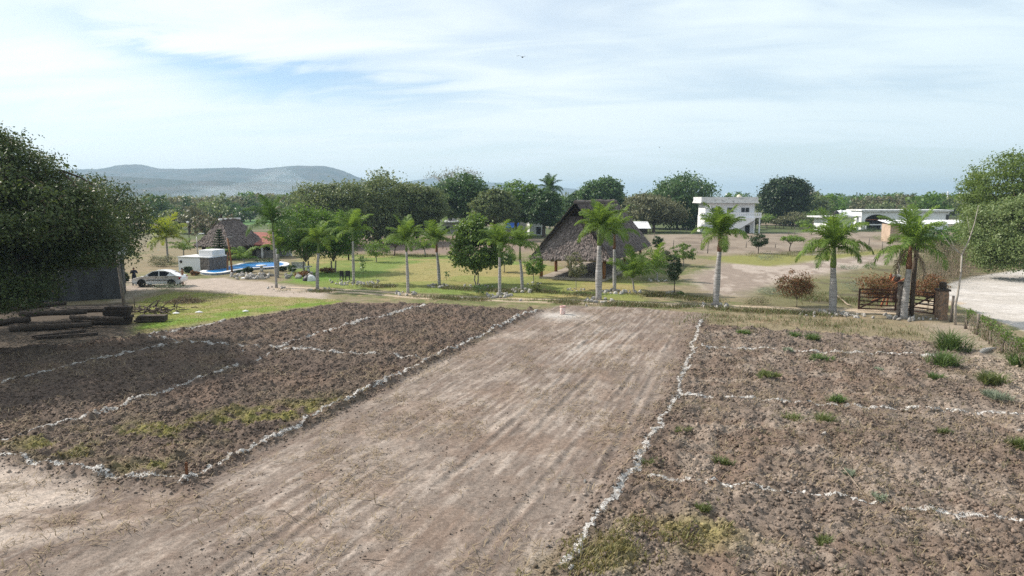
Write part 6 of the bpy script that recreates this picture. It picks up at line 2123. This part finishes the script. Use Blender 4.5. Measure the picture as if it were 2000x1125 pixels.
# ------------------------------------------------------------------ car
def car():
    b = P(314, 558.5)
    k = b.y / FPX
    t = thing('white_car', 'white four door car parked side on by the metal shed', 'car', (b.x, b.y, 0), R(3))
    # side profile (x forward is -x in the picture), z up
    low = [(-2.16, .40), (-2.20, .58), (-2.12, .76), (-1.55, .90), (-1.10, .97), (-.2, .99), (1.2, 1.01), (1.75, 1.02), (2.08, .96), (2.17, .72), (2.14, .42), (1.85, .28), (-1.9, .26)]
    mb = MB()
    n = len(low)

    def section(y, s, dz=0):
        return [(x * s, y, z + dz) for x, z in low]
    rows = [section(-.80, .985), section(-.86, 1.0), section(-.70, 1.0, .012), section(0, 1.012, .02), section(.70, 1.0, .012), section(.86, 1.0), section(.80, .985)]
    rows = [[(x, y, z if z > .35 else z) for x, y, z in rw] for rw in rows]
    vs = [p for rw in rows for p in rw]
    fs = []
    for i in range(len(rows) - 1):
        for j in range(n):
            fs.append((i * n + j, (i + 1) * n + j, (i + 1) * n + (j + 1) % n, i * n + (j + 1) % n))
    fs += [tuple(range(n)), tuple((len(rows) - 1) * n + j for j in range(n - 1, -1, -1))]
    mb.add(vs, fs, 0, True)
    # cabin shell with pillars (roof), glass is separate
    roof = [(-1.12, .96), (-.42, 1.40), (.15, 1.47), (.72, 1.45), (1.20, 1.30), (1.72, 1.02)]
    inner = .56
    m = len(roof)
    vs = []
    for y, s in ((-.79, 0), (-.60, 1), (0, 1.02), (.60, 1), (.79, 0)):
        for (x, z) in roof:
            zz = .96 + (z - .96) * (1 if s else 0)
            yy = y
            vs.append((x, yy, z + (.015 if y == 0 else 0)) if s else (x, y, .965))
    fs = []
    for i in (1, 2):
        for j in range(m - 1): fs.append((i * m + j, (i + 1) * m + j, (i + 1) * m + j + 1, i * m + j + 1))
    mb.add(vs, fs, 0, True)
    # pillars and roof rails
    for sy in (-1, 1):
        for a, c_ in (((-1.12, .79, .96), (-.42, .60, 1.40)), ((-.42, .60, 1.40), (.15, .60, 1.465)), ((.15, .60, 1.465), (.72, .60, 1.445)), ((.72, .60, 1.445), (1.20, .60, 1.30)), ((1.20, .60, 1.30), (1.72, .79, 1.01)), ((.22, .80, .98), (.18, .61, 1.45)), ((.95, .80, 1.0), (1.18, .61, 1.31))):
            mb.beam((a[0], sy * a[1], a[2]), (c_[0], sy * c_[1], c_[2]), .07, .07)
        mb.add([(.95, sy * .795, 1.0), (1.18, sy * .61, 1.31), (1.20, sy * .60, 1.30), (1.72, sy * .79, 1.01)], [(0, 1, 2, 3)] if sy < 0 else [(3, 2, 1, 0)])
    body = mb.build('body', M['car_paint'], t)
    def glass(name, pts):
        g = MB(); g.add(pts, [tuple(range(len(pts)))]); return g.build(name, M['glass'], t)
    for sy in (-1, 1):
        glass('side_window', [(-1.05, sy * .775, .97), (.20, sy * .775, .985), (.16, sy * .605, 1.43), (-.40, sy * .605, 1.37)])
        glass('side_window', [(.25, sy * .775, .985), (.96, sy * .775, 1.0), (1.15, sy * .607, 1.30), (.72, sy * .605, 1.42), (.21, sy * .605, 1.44)])
    glass('windscreen', [(-1.12, -.76, .965), (-1.12, .76, .965), (-.43, .58, 1.39), (-.43, -.58, 1.39)])
    glass('rear_window', [(1.72, -.74, 1.02), (1.21, -.58, 1.295), (1.21, .58, 1.295), (1.72, .74, 1.02)])
    for x in (-1.33, 1.32):
        for sy in (-1, 1):
            w = MB()
            def ringy(rad, y): return [(x + rad * math.cos(a), y, .315 + rad * math.sin(a)) for a in np.linspace(0, 2 * math.pi, 22, endpoint=False)]
            rings = [ringy(.20, sy * .70), ringy(.315, sy * .70), ringy(.325, sy * .74), ringy(.325, sy * .85), ringy(.31, sy * .89), ringy(.205, sy * .89)]
            vs = [p for q in rings for p in q]
            fs = [(i * 22 + j, i * 22 + (j + 1) % 22, (i + 1) * 22 + (j + 1) % 22, (i + 1) * 22 + j) for i in range(5) for j in range(22)]
            w.add(vs, fs, 0, True)
            wh = w.build('wheel', M['tyre'], t)
            w = MB()
            for q in range(5):
                a = q * 2 * math.pi / 5
                w.beam((x, sy * .865, .315), (x + .2 * math.cos(a), sy * .865, .315 + .2 * math.sin(a)), .07, .03)
            w.add(ringy(.205, sy * .83), [tuple(range(22))])
            w.build('rim', M['rim'], wh)
            w = MB()     # dark wheel arch
            arc = [(x + .40 * math.cos(a), sy * .866, .315 + .40 * math.sin(a)) for a in np.linspace(-.15, math.pi + .15, 16)]
            w.add(arc, [tuple(range(16))])
            w.build('wheel_arch', M['black_plastic'], t)
    for sy in (-1, 1):
        w = MB(); w.box((-2.08, sy * .62, .70), (.16, .34, .15)); w.build('headlight', M['clear_lamp'], t)
        w = MB(); w.box((2.06, sy * .68, .82), (.16, .26, .22)); w.build('tail_light', M['red_lamp'], t)
        w = MB(); w.box((-.78, sy * .93, 1.02), (.16, .18, .12)); w.build('mirror', M['car_paint'], t)
        w = MB(); w.box((.1, sy * .868, .62), (2.0, .016, .05)); w.build('side_strip', M['black_plastic'], t)
        for x in (-.02, .88):
            w = MB(); w.box((x, sy * .870, .86), (.16, .022, .035)); w.build('door_handle', M['black_plastic'], t)
    w = MB(); w.box((-2.15, 0, .48), (.12, 1.3, .12)); w.build('grille', M['black_plastic'], t)


car()


# ------------------------------------------------------------------ people
def person(px, py, label, face, hgt, arms, shirt, trousers, bare=False, shorts=False, stride=.09):
    b = P(px, py)
    t = thing('person', label, 'person', (b.x, b.y, 0), face)
    s = hgt / 1.75
    # skeleton: facing -y in local axes
    J = {'pel': (0, 0, .95), 'waist': (0, 0, 1.08), 'chest': (0, .01, 1.30), 'neck': (0, 0, 1.47), 'head': (0, -.015, 1.58), 'crown': (0, -.01, 1.70)}
    E = [('pel', 'waist'), ('waist', 'chest'), ('chest', 'neck'), ('neck', 'head'), ('head', 'crown')]
    Rd = {'pel': (.145, .115), 'waist': (.125, .095), 'chest': (.165, .11), 'neck': (.058, .058), 'head': (.078, .092), 'crown': (.06, .07)}
    for sd, q in ((-1, 'l'), (1, 'r')):
        J['hip' + q] = (sd * .095, 0, .88); J['knee' + q] = (sd * .11, -.03 + sd * stride * .5, .48); J['ank' + q] = (sd * .115, .03 + sd * stride, .075); J['toe' + q] = (sd * .13, -.13 + sd * stride, .03)
        E += [('pel', 'hip' + q), ('hip' + q, 'knee' + q), ('knee' + q, 'ank' + q), ('ank' + q, 'toe' + q)]
        Rd.update({'hip' + q: (.085, .09), 'knee' + q: (.056, .058), 'ank' + q: (.038, .04), 'toe' + q: (.036, .028)})
        el, wr = arms[0 if sd < 0 else 1]
        J['sho' + q] = (sd * .185, .01, 1.40); J['elb' + q] = el; J['wri' + q] = wr
        E += [('chest', 'sho' + q), ('sho' + q, 'elb' + q), ('elb' + q, 'wri' + q)]
        Rd.update({'sho' + q: (.058, .062), 'elb' + q: (.042, .042), 'wri' + q: (.028, .026)})
        d = (Vector(wr) - Vector(el)).normalized()
        pm = Vector(wr) + d * .09
        J['palm' + q] = tuple(pm); E.append(('wri' + q, 'palm' + q)); Rd['palm' + q] = (.038, .022)
    names = list(J)
    me = bpy.data.meshes.new('body')
    me.from_pydata([Vector(J[n]) * s for n in names], [(names.index(a), names.index(c)) for a, c in E], [])
    o = link('body', me, t)
    sk = o.modifiers.new('skin', 'SKIN')
    sv = me.skin_vertices[0].data
    for i, n in enumerate(names):
        sv[i].radius = (Rd[n][0] * s, Rd[n][1] * s)
        sv[i].use_root = (n == 'pel')
    o.modifiers.new('sub', 'SUBSURF').levels = 1
    o.modifiers['sub'].render_levels = 2
    dg = bpy.context.evaluated_depsgraph_get()
    ev = o.evaluated_get(dg)
    bm = bmesh.new()
    bm.from_mesh(bpy.data.meshes.new_from_object(ev))
    # fingers, nose, ears join the same body mesh
    mb = MB()
    for sd, q in ((-1, 'l'), (1, 'r')):
        p, w = Vector(J['palm' + q]), Vector(J['wri' + q])
        d = (p - w).normalized()
        sdv = d.cross(Vector((0, 1, .2))).normalized()
        nr = d.cross(sdv)
        for f, (off, ln) in enumerate(((-.03, .065), (-.01, .078), (.01, .072), (.03, .055))):
            a = p + sdv * off - d * .01
            mb.tube([a * s, (a + d * ln * .5 + nr * .006) * s, (a + d * ln * .9 + nr * .028) * s], [.0095 * s, .0088 * s, .007 * s], 6)
        a = w + d * .04 - sdv * .034
        mb.tube([a * s, (a + d * .03 - sdv * .026) * s, (a + d * .06 - sdv * .034) * s], [.011 * s, .010 * s, .008 * s], 6)
    hd = Vector(J['head'])
    mb.hexa([Vector(v) * s for v in ((-.016, -.10, 1.565), (.016, -.10, 1.565), (.012, -.08, 1.565), (-.012, -.08, 1.565), (-.008, -.098, 1.605), (.008, -.098, 1.605), (.006, -.08, 1.605), (-.006, -.08, 1.605))])
    for sd in (-1, 1):
        mb.box(Vector((sd * .082, .005, 1.585)) * s, (.016 * s, .035 * s, .055 * s))
    tmp = bpy.data.meshes.new('tmp'); tmp.from_pydata(mb.v, [], mb.f)
    bm.from_mesh(tmp)
    me2 = bpy.data.meshes.new('body'); bm.to_mesh(me2); bm.free()
    me2.polygons.foreach_set('use_smooth', np.ones(len(me2.polygons), bool))
    me2.materials.append(M['skin'])
    o.modifiers.clear()
    o.data = me2
    # face marks
    fm = MB()
    for sd in (-1, 1): fm.box(Vector((sd * .03, -.105, 1.60)) * s, (.022 * s, .008 * s, .009 * s))
    fm.box(Vector((0, -.104, 1.535)) * s, (.045 * s, .008 * s, .008 * s))
    fm.build('face_marks', M['hair'], t)

    # clothes: shells grown from the body skin
    def shell(name, test, mat, off):
        src = bmesh.new(); src.from_mesh(me2)
        src.normal_update()
        kill = [f for f in src.faces if not test(f.calc_center_median() / s)]
        bmesh.ops.delete(src, geom=kill, context='FACES')
        for v in src.verts: v.co += v.normal * off
        m3 = bpy.data.meshes.new(name); src.to_mesh(m3); src.free()
        m3.polygons.foreach_set('use_smooth', np.ones(len(m3.polygons), bool))
        m3.materials.append(M[mat])
        c = link(name, m3, t)
        so = c.modifiers.new('thick', 'SOLIDIFY'); so.thickness = .006
    shell('hair', lambda p: p.z > 1.60 and (p.y > -.06 or p.z > 1.66), 'hair', .012)
    if shirt: shell('shirt', lambda p: .93 < p.z < 1.45 or (p.z >= .85 and abs(p.x) > .2), shirt, .014)
    zb = .42 if shorts else .10
    shell('shorts' if shorts else 'trousers', lambda p: zb < p.z < 1.0 and abs(p.x) < .24, trousers, .022)
    sh_ = MB()
    for sd in (-1, 1):
        sh_.box(Vector((sd * .125, -.05 + sd * stride, .035)) * s, (.095 * s, .27 * s, .07 * s))
    sh_.build('shoes', M['white_cloth'] if not bare else M['wood_dark'], t, bevel=.02)
    return t


person(263, 558, 'person in dark clothes standing at the front of the white car, holding something up', R(200), 1.76, [((-.30, -.05, 1.14), (-.12, -.30, 1.22)), ((.30, -.05, 1.14), (.10, -.30, 1.25))], 'navy', 'navy')
person(357.5, 558, 'shirtless person in grey shorts leaning a hand on the rear of the white car', R(-80), 1.72, [((-.34, .02, 1.20), (-.26, -.22, 1.06)), ((.38, -.12, 1.32), (.50, -.38, 1.38))], None, 'grey_cloth', bare=True, shorts=True)

# ------------------------------------------------------------------ yard things
# timber under the left tree
logs = [(60, 640, 245, 632, .20, .0), (20, 648, 180, 640, .22, 0), (100, 612, 250, 606, .22, .0), (30, 616, 130, 606, .20, .35), (110, 622, 220, 618, .17, .36), (-40, 640, 60, 630, .24, 0), (140, 636, 240, 640, .16, .40), (40, 630, 170, 627, .18, .42), (-60, 626, 60, 616, .2, .4)]
for k, (x0, y0, x1, y1, rad, z) in enumerate(logs):
    a, c_ = P(x0, y0), P(x1, y1)
    c0 = (a + c_) / 2
    r = np.random.default_rng(k + 820)
    mb = MB()
    pts = [a.lerp(c_, i / 6) - c0 + Vector((0, 0, rad * .9 + z + r.normal(0, .015))) for i in range(7)]
    mb.tube(pts, [rad * (1.05 - .25 * i / 6) * r.uniform(.9, 1.1) for i in range(7)], 9)
    tag(mb.build('log', M['log'], loc=c0), 'weathered log lying in the dark stack under the big left tree', 'log', 'logs stacked under the big left tree')
for k, (x0, y0, x1, y1, lab) in enumerate([(62, 661, 168, 648, 'upper dark plank lying alone in front of the log stack'), (70, 663, 192, 654, 'lower dark plank lying alone in front of the log stack')]):
    a, c_ = P(x0, y0), P(x1, y1)
    mb = MB(); c0 = (a + c_) / 2
    mb.beam(a - c0 + Vector((0, 0, .10)), c_ - c0 + Vector((0, 0, .10)), .24, .12)
    tag(mb.build('plank', M['wood_dark'], loc=c0, bevel=.01), lab, 'plank')
b = P(232, 632)
mb = MB(); [mb.box((-.1 + .07 * (q_ % 3), .06 * (q_ % 2), .10 + .185 * q_), (1.7 - .12 * (q_ % 2), .55, .17)) for q_ in range(6)]
tag(mb.build('crate_stack', M['wood_dark'], loc=b, bevel=.02), 'dark boxy timber stack at the right end of the log pile', 'timber stack')
b = P(295, 628)
t = thing('slab_stack', 'pale sawn slabs stacked on the grass edge right of the log pile', 'slabs', b, R(8))
for i in range(3):
    mb = MB(); mb.box((.05 * i, .04 * i, .10 + i * .13), (1.9 - .1 * i, .7, .115)); mb.build('slab', M['log'], t, bevel=.015)
r = np.random.default_rng(41)
b = P(300, 610)
mb = MB()
for i in range(90):
    a = Vector((r.normal(0, .9), r.normal(0, .6), abs(r.normal(0, .22))))
    d = Vector((r.normal(), r.normal(), r.normal(0, .35))).normalized() * r.uniform(.3, 1.1)
    mb.tube([a, a + d * .5 + Vector((0, 0, .05)), a + d], [.05 * r.uniform(.4, 1.2), .035, .02], 5)
tag(mb.build('brush_pile', M['wood_dark'], loc=b), 'heap of dark branches beside the log pile', 'brush pile')
b = P(362, 590)
r = np.random.default_rng(42)
C_ = r.normal(0, 1, (2600, 3)) * np.array([.85, .6, .16]); C_[:, 2] = np.abs(C_[:, 2]) * np.exp(-(C_[:, 0] ** 2 + C_[:, 1] ** 2))* 1.8
o = link('hay_heap', leaf_mesh('hay_heap', C_, np.tile([[0, 0, 1.]], (len(C_), 1)), .20, M['lf_straw'], r, .14)); o.location = b
tag(o, 'low heap of raked brown grass on the near lawn', 'hay heap')
b = P(330, 562)
C_ = r.normal(0, 1, (900, 3)) * np.array([.8, .4, .22]); C_[:, 2] = np.abs(C_[:, 2])
o = link('sage_plant', leaf_mesh('sage_plant', C_, np.tile([[0, 0, 1.]], (len(C_), 1)), .15, M['lf_sage'], r, .3)); o.location = b
tag(o, 'grey leafy plant in front of the white car', 'plant')
for k, (px, py, w, lab) in enumerate([(389, 611, .35, 'white litter on the near lawn, left piece'), (480, 609, .3, 'white litter on the near lawn, right piece'), (344, 613, .32, 'white bag scrap beside the brush pile'), (477, 544, .5, 'white bucket lid thing by the rubble border')]):
    b = P(px, py); r = np.random.default_rng(k)
    mb = MB(); n = 9
    vs = [(math.cos(6.283 * i / n) * w * r.uniform(.6, 1), math.sin(6.283 * i / n) * w * .6 * r.uniform(.6, 1), .05) for i in range(n)] + [(0, 0, .15)]
    mb.add(vs, [(i, (i + 1) % n, n) for i in range(n)])
    tag(mb.build('litter', M['white_cloth'], loc=b), lab if k < 3 else 'white scrap lying in front of the pool border', 'litter')
b = P(185, 583)
mb = MB(); mb.tube([(-1.1, 0, .18), (-.6, 0, .26), (.5, .1, .24), (1.2, .1, .14)], [.10, .24, .24, .08], 9)
tag(mb.build('green_sack', surf('green_sack', (.12, .16, .13), (.08, .11, .09), scale=4), loc=b), 'long greenish sack at the foot of the shed', 'sack')
# concrete tables and benches by the pool
def table(px, py, w, label):
    b = P(px, py)
    t = thing('concrete_table', label, 'table', b)
    mb = MB(); mb.lathe([(w / 2, .66), (w / 2, .74), (0, .745)], n=18); mb.build('tabletop', M['white_old'], t)
    mb = MB(); mb.tube([(0, 0, 0), (0, 0, .66)], [.2, .14], 10); mb.build('leg', M['white_old'], t)
table(511, 531, 1.15, 'round white concrete table at the near pool edge')
table(602, 533, .9, 'round white concrete table under the bright trees')
b = P(583, 531)
t = thing('stone_bench', 'white stone bench with back under the bright trees', 'bench', b, R(10))
mb = MB(); mb.box((0, 0, .42), (1.5, .45, .10)); mb.build('seat', M['white_old'], t)
mb = MB(); mb.box((0, .27, .72), (1.5, .09, .70)); mb.build('backrest', M['white_old'], t)
for x in (-.6, .6):
    mb = MB(); mb.box((x, 0, .185), (.2, .4, .37)); mb.build('leg', M['white_old'], t)
# red leaved low shrubs, topiary
for k, (px, py, hw, hh_, mt, lab) in enumerate([(592, 540, 16, 9, 'lf_red', 'low red leaved border shrub right of the pool'), (640, 532, 14, 8, 'lf_red', 'low red leaved border shrub under the right bright tree'), (360, 526, 9, 13, 'lf_dark', 'upper cloud of the dark topiary bush in front of the pump house'), (368, 533, 8, 12, 'lf_dark', 'lower cloud of the dark topiary bush in front of the pump house'), (485, 532, 9, 10, 'lf_dark', 'clipped dark cube shrub at the pool edge'), (470, 534, 7, 6, 'lf_dark', 'small clipped shrub left of the cube shrub'), (552, 530, 8, 9, 'lf_dark', 'round dark shrub at the pool end'), (571, 531, 8, 12, 'lf_mango', 'taller dark shrub at the pool end'),
                                               (380, 538, 8, 9, 'lf_red', 'reddish plants at the pump house corner'), (320, 520, 26, 22, 'lf_grey', 'grey leafless looking bush behind the white car'), (520, 514, 26, 6, 'lf_dark', 'long low dark hedge in front of the bar'), (430, 527, 10, 6, 'lf_verge', 'low plants before the conifer'), (246, 552, 6, 20, 'lf_dark', 'dark thin bush at the shed corner'), (520, 470, 30, 14, 'lf_acacia', 'light green bush behind the red roof'), (1707, 453, 24, 7, 'lf_dark', 'low dark hedge below the wide arch of the ranch house'), (1660, 455, 16, 9, 'lf_mango', 'dark bush between the tank block and the ranch house'), (1395, 459, 22, 8, 'lf_grey', 'low grey shrubs at the left foot of the white house')]):
    b = P(px, py)
    w, h = hw / FPX * b.y, hh_ / FPX * b.y
    tree('garden_shrub', lab, 'shrub', b, (w, w * .8, h * .55), h * .5, 60, 26, .14, w * .16, mt, h * .3, .03, 850 + k, limbs=5, twigs=10, flat=1.0, lob=.2)
for px, py, tp, lab in ((709, 545, 500, 'thin sapling with dark leaves beside the slim palm'), (872, 548, 530, 'tiny sapling on the lawn right of the browned palm')):
    b = P(px, py); h = topz(tp, b.y); r = np.random.default_rng(int(px))
    t = thing('sapling', lab, 'sapling', b)
    mb = MB(); mb.tube([(0, 0, -.05), (.03, 0, h * .6), (0, 0, h)], [.02, .014, .006], 5); mb.build('trunk', M['bark'], t)
    n = 160 if h > 1.2 else 40
    C_ = np.stack([r.normal(0, .17, n), r.normal(0, .17, n), h * r.uniform(.35, 1.02, n)], 1)
    link('crown', leaf_mesh('crown', C_, np.tile([[0, 0, 1.]], (n, 1)), .2, M['lf_mango'], r), t)
# small black and white tent, and chairs on the lawn corner
b = P(606, 548)
t = thing('small_tent', 'small black and white dome tent at the foot of the yellow green palm', 'tent', b, R(25))
t.scale = (0.72, 0.72, 0.72)
for nm, a0, a1, mt in (('dark_panel', .6, 2.6, 'black_plastic'), ('white_panel', 2.62, 3.9, 'white_cloth'), ('dark_panel', 3.92, 6.88, 'black_plastic')):
    vs, fs = [], []
    A_ = np.linspace(a0 + 1.57, a1 + 1.57, 9); Z_ = np.linspace(0, math.pi / 2, 7)
    for z in Z_:
        for a in A_: vs.append((1.05 * math.cos(a) * math.cos(z) ** .8, .8 * math.sin(a) * math.cos(z) ** .8, .82 * math.sin(z)))
    for i in range(6):
        for j in range(8): fs.append((i * 9 + j, i * 9 + j + 1, (i + 1) * 9 + j + 1, (i + 1) * 9 + j))
    mb = MB(); mb.add(vs, fs, 0, True); mb.build(nm, M[mt], t)
for px, lab in ((670, 'left dark garden chair by the slim palm'), (679, 'right dark garden chair by the slim palm')):
    b = P(px, 547)
    t = thing('garden_chair', lab, 'chair', b, R(160 if px < 675 else 200))
    mb = MB(); mb.box((0, 0, .42), (.45, .45, .05)); mb.build('seat', M['black_plastic'], t)
    mb = MB(); mb.box((0, .23, .70), (.45, .05, .5)); mb.build('backrest', M['black_plastic'], t)
    for sx in (-.19, .19):
        for sy in (-.19, .19):
            mb = MB(); mb.box((sx, sy, .195), (.05, .05, .39)); mb.build('leg', M['black_plastic'], t)
# birds
for px, py, Y, w, lab in ((1020, 112, 60, .5, 'dark bird gliding high in the middle of the sky'), (1288, 288, 110, .45, 'tiny dark bird low in the sky right of the middle')):
    b = PY(px, py, Y)
    mb = MB()
    mb.tube([(-.22, 0, 0), (0, 0, .02), (.2, 0, .0), (.3, 0, 0)], [.015, .06, .045, .02], 6)
    for sy in (-1, 1):
        mb.add([(-.08, 0, .03), (.10, 0, .03), (.10, sy * w * .5, .12), (-.06, sy * w * .5, .13), (.14, sy * w, .05), (.04, sy * w * 1.02, .06)], [(0, 1, 2, 3) if sy > 0 else (3, 2, 1, 0), (3, 2, 4, 5) if sy > 0 else (5, 4, 2, 3)])
    o = mb.build('bird', M['bird'], loc=b)
    o.rotation_euler = (R(8), R(-10), R(75))
    tag(o, lab, 'bird')

# ------------------------------------------------------------------ hills, smoke, haze
def ridge(pix, Y, depth, name, seed, amp, base_drop=0.0):
    xs = np.array([(p - 1000) / FPX * Y for p, q in pix])
    zs = np.array([CAM_H + (HOR - q) / FPX * Y for p, q in pix])
    gx2 = np.linspace(xs[0], xs[-1], 420)
    prof = np.interp(gx2, xs, zs)
    ts = np.linspace(0, 1, 70)
    V = []
    for t in ts:
        s = math.sin(min(t * 1.25, 1.0) * math.pi / 2) if t < 0.8 else 1 - ((t - 0.8) / 0.2) * 0.25
        yy = Y - depth * (0.8 - t)
        sp = fbm(gx2, np.full_like(gx2, yy), 260.0, seed, 3)
        z = prof * s * (1 - 0.45 * (1 - s) * sp) + (fbm(gx2, np.full_like(gx2, yy * 1.7), 16.0, seed + 3, 2) - 0.5) * amp * s
        V.append(np.stack([gx2, np.full_like(gx2, yy) + (sp - 0.5) * depth * 0.15, z - 2], 1))
    V = np.concatenate(V)
    nx2 = len(gx2)
    i = (np.arange(len(ts) - 1)[:, None] * nx2 + np.arange(nx2 - 1)[None]).ravel()
    return link(name, np_mesh(name, V, np.stack([i, i + 1, i + nx2 + 1, i + nx2], 1), M['hill'], smooth=True))


M['hill'] = surf('wooded_hill', (0.040, 0.055, 0.045), (0.085, 0.078, 0.065), scale=0.012, bump=0.5, bscale=0.05, rough=1.0, spec=0.0)
tag(ridge([(-500, 350), (-200, 338), (60, 335), (200, 331), (232, 330), (262, 323), (283, 322), (320, 330), (380, 331), (440, 329), (475, 328), (515, 332), (545, 329), (590, 325), (640, 325), (672, 333), (700, 345), (745, 362), (800, 378), (850, 386)], 3300, 900, 'hills', 5, 5), kind='structure')
tag(ridge([(-300, 352), (0, 344), (200, 343), (260, 345), (330, 349), (390, 354), (440, 352), (470, 357), (520, 352), (570, 356), (640, 366), (700, 377), (760, 388)], 2100, 500, 'near_hills', 8, 4), kind='structure')
tag(ridge([(640, 388), (720, 368), (790, 356), (850, 348), (900, 352), (960, 357), (1030, 358), (1090, 366), (1150, 372), (1230, 388)], 5200, 900, 'far_hills', 15, 8), kind='structure')


def volume_mat(name, col, dens, aniso):
    m, t, o = base_mat(name)
    v = N(t, 'ShaderNodeVolumePrincipled')
    v.inputs['Color'].default_value = (*col, 1)
    v.inputs['Density'].default_value = dens
    v.inputs['Anisotropy'].default_value = aniso
    t.links.new(v.outputs[0], o.inputs['Volume'])
    return m


M['haze'] = volume_mat('haze_air', (0.47, 0.63, 0.80), HAZE_D, 0.2)
mb = MB()
mb.box((0, 4600, 88.5), (18600, 9400, 183))
tag(mb.build('haze', M['haze']), 'thin bluish haze over the plain and the hills', 'haze', kind='stuff')

M['smoke'] = volume_mat('smoke_air', (0.80, 0.90, 0.98), 0.0010, 0.2)
r = np.random.default_rng(14)
bm = bmesh.new()
for k, (px, py, Z, rx, ry, rz) in enumerate([(500, 372, 1500, 150, 120, 22), (560, 362, 1550, 110, 110, 32), (470, 380, 1300, 130, 100, 14), (540, 345, 1650, 60, 80, 26)]):
    p = PY(px, py, Z)
    res = bmesh.ops.create_icosphere(bm, subdivisions=3, radius=1.0)
    for v in res['verts']:
        d = v.co.copy()
        v.co = Vector((p.x + d.x * rx * (0.8 + 0.3 * math.sin(5 * d.z + k)), p.y + d.y * ry, p.z + d.z * rz * (0.8 + 0.35 * math.sin(4 * d.x + 2 * k))))
me = bpy.data.meshes.new('smoke')
bm.to_mesh(me); bm.free()
me.materials.append(M['smoke'])
tag(link('smoke', me), 'pale field smoke drifting in front of the hills on the left', 'smoke', kind='stuff')
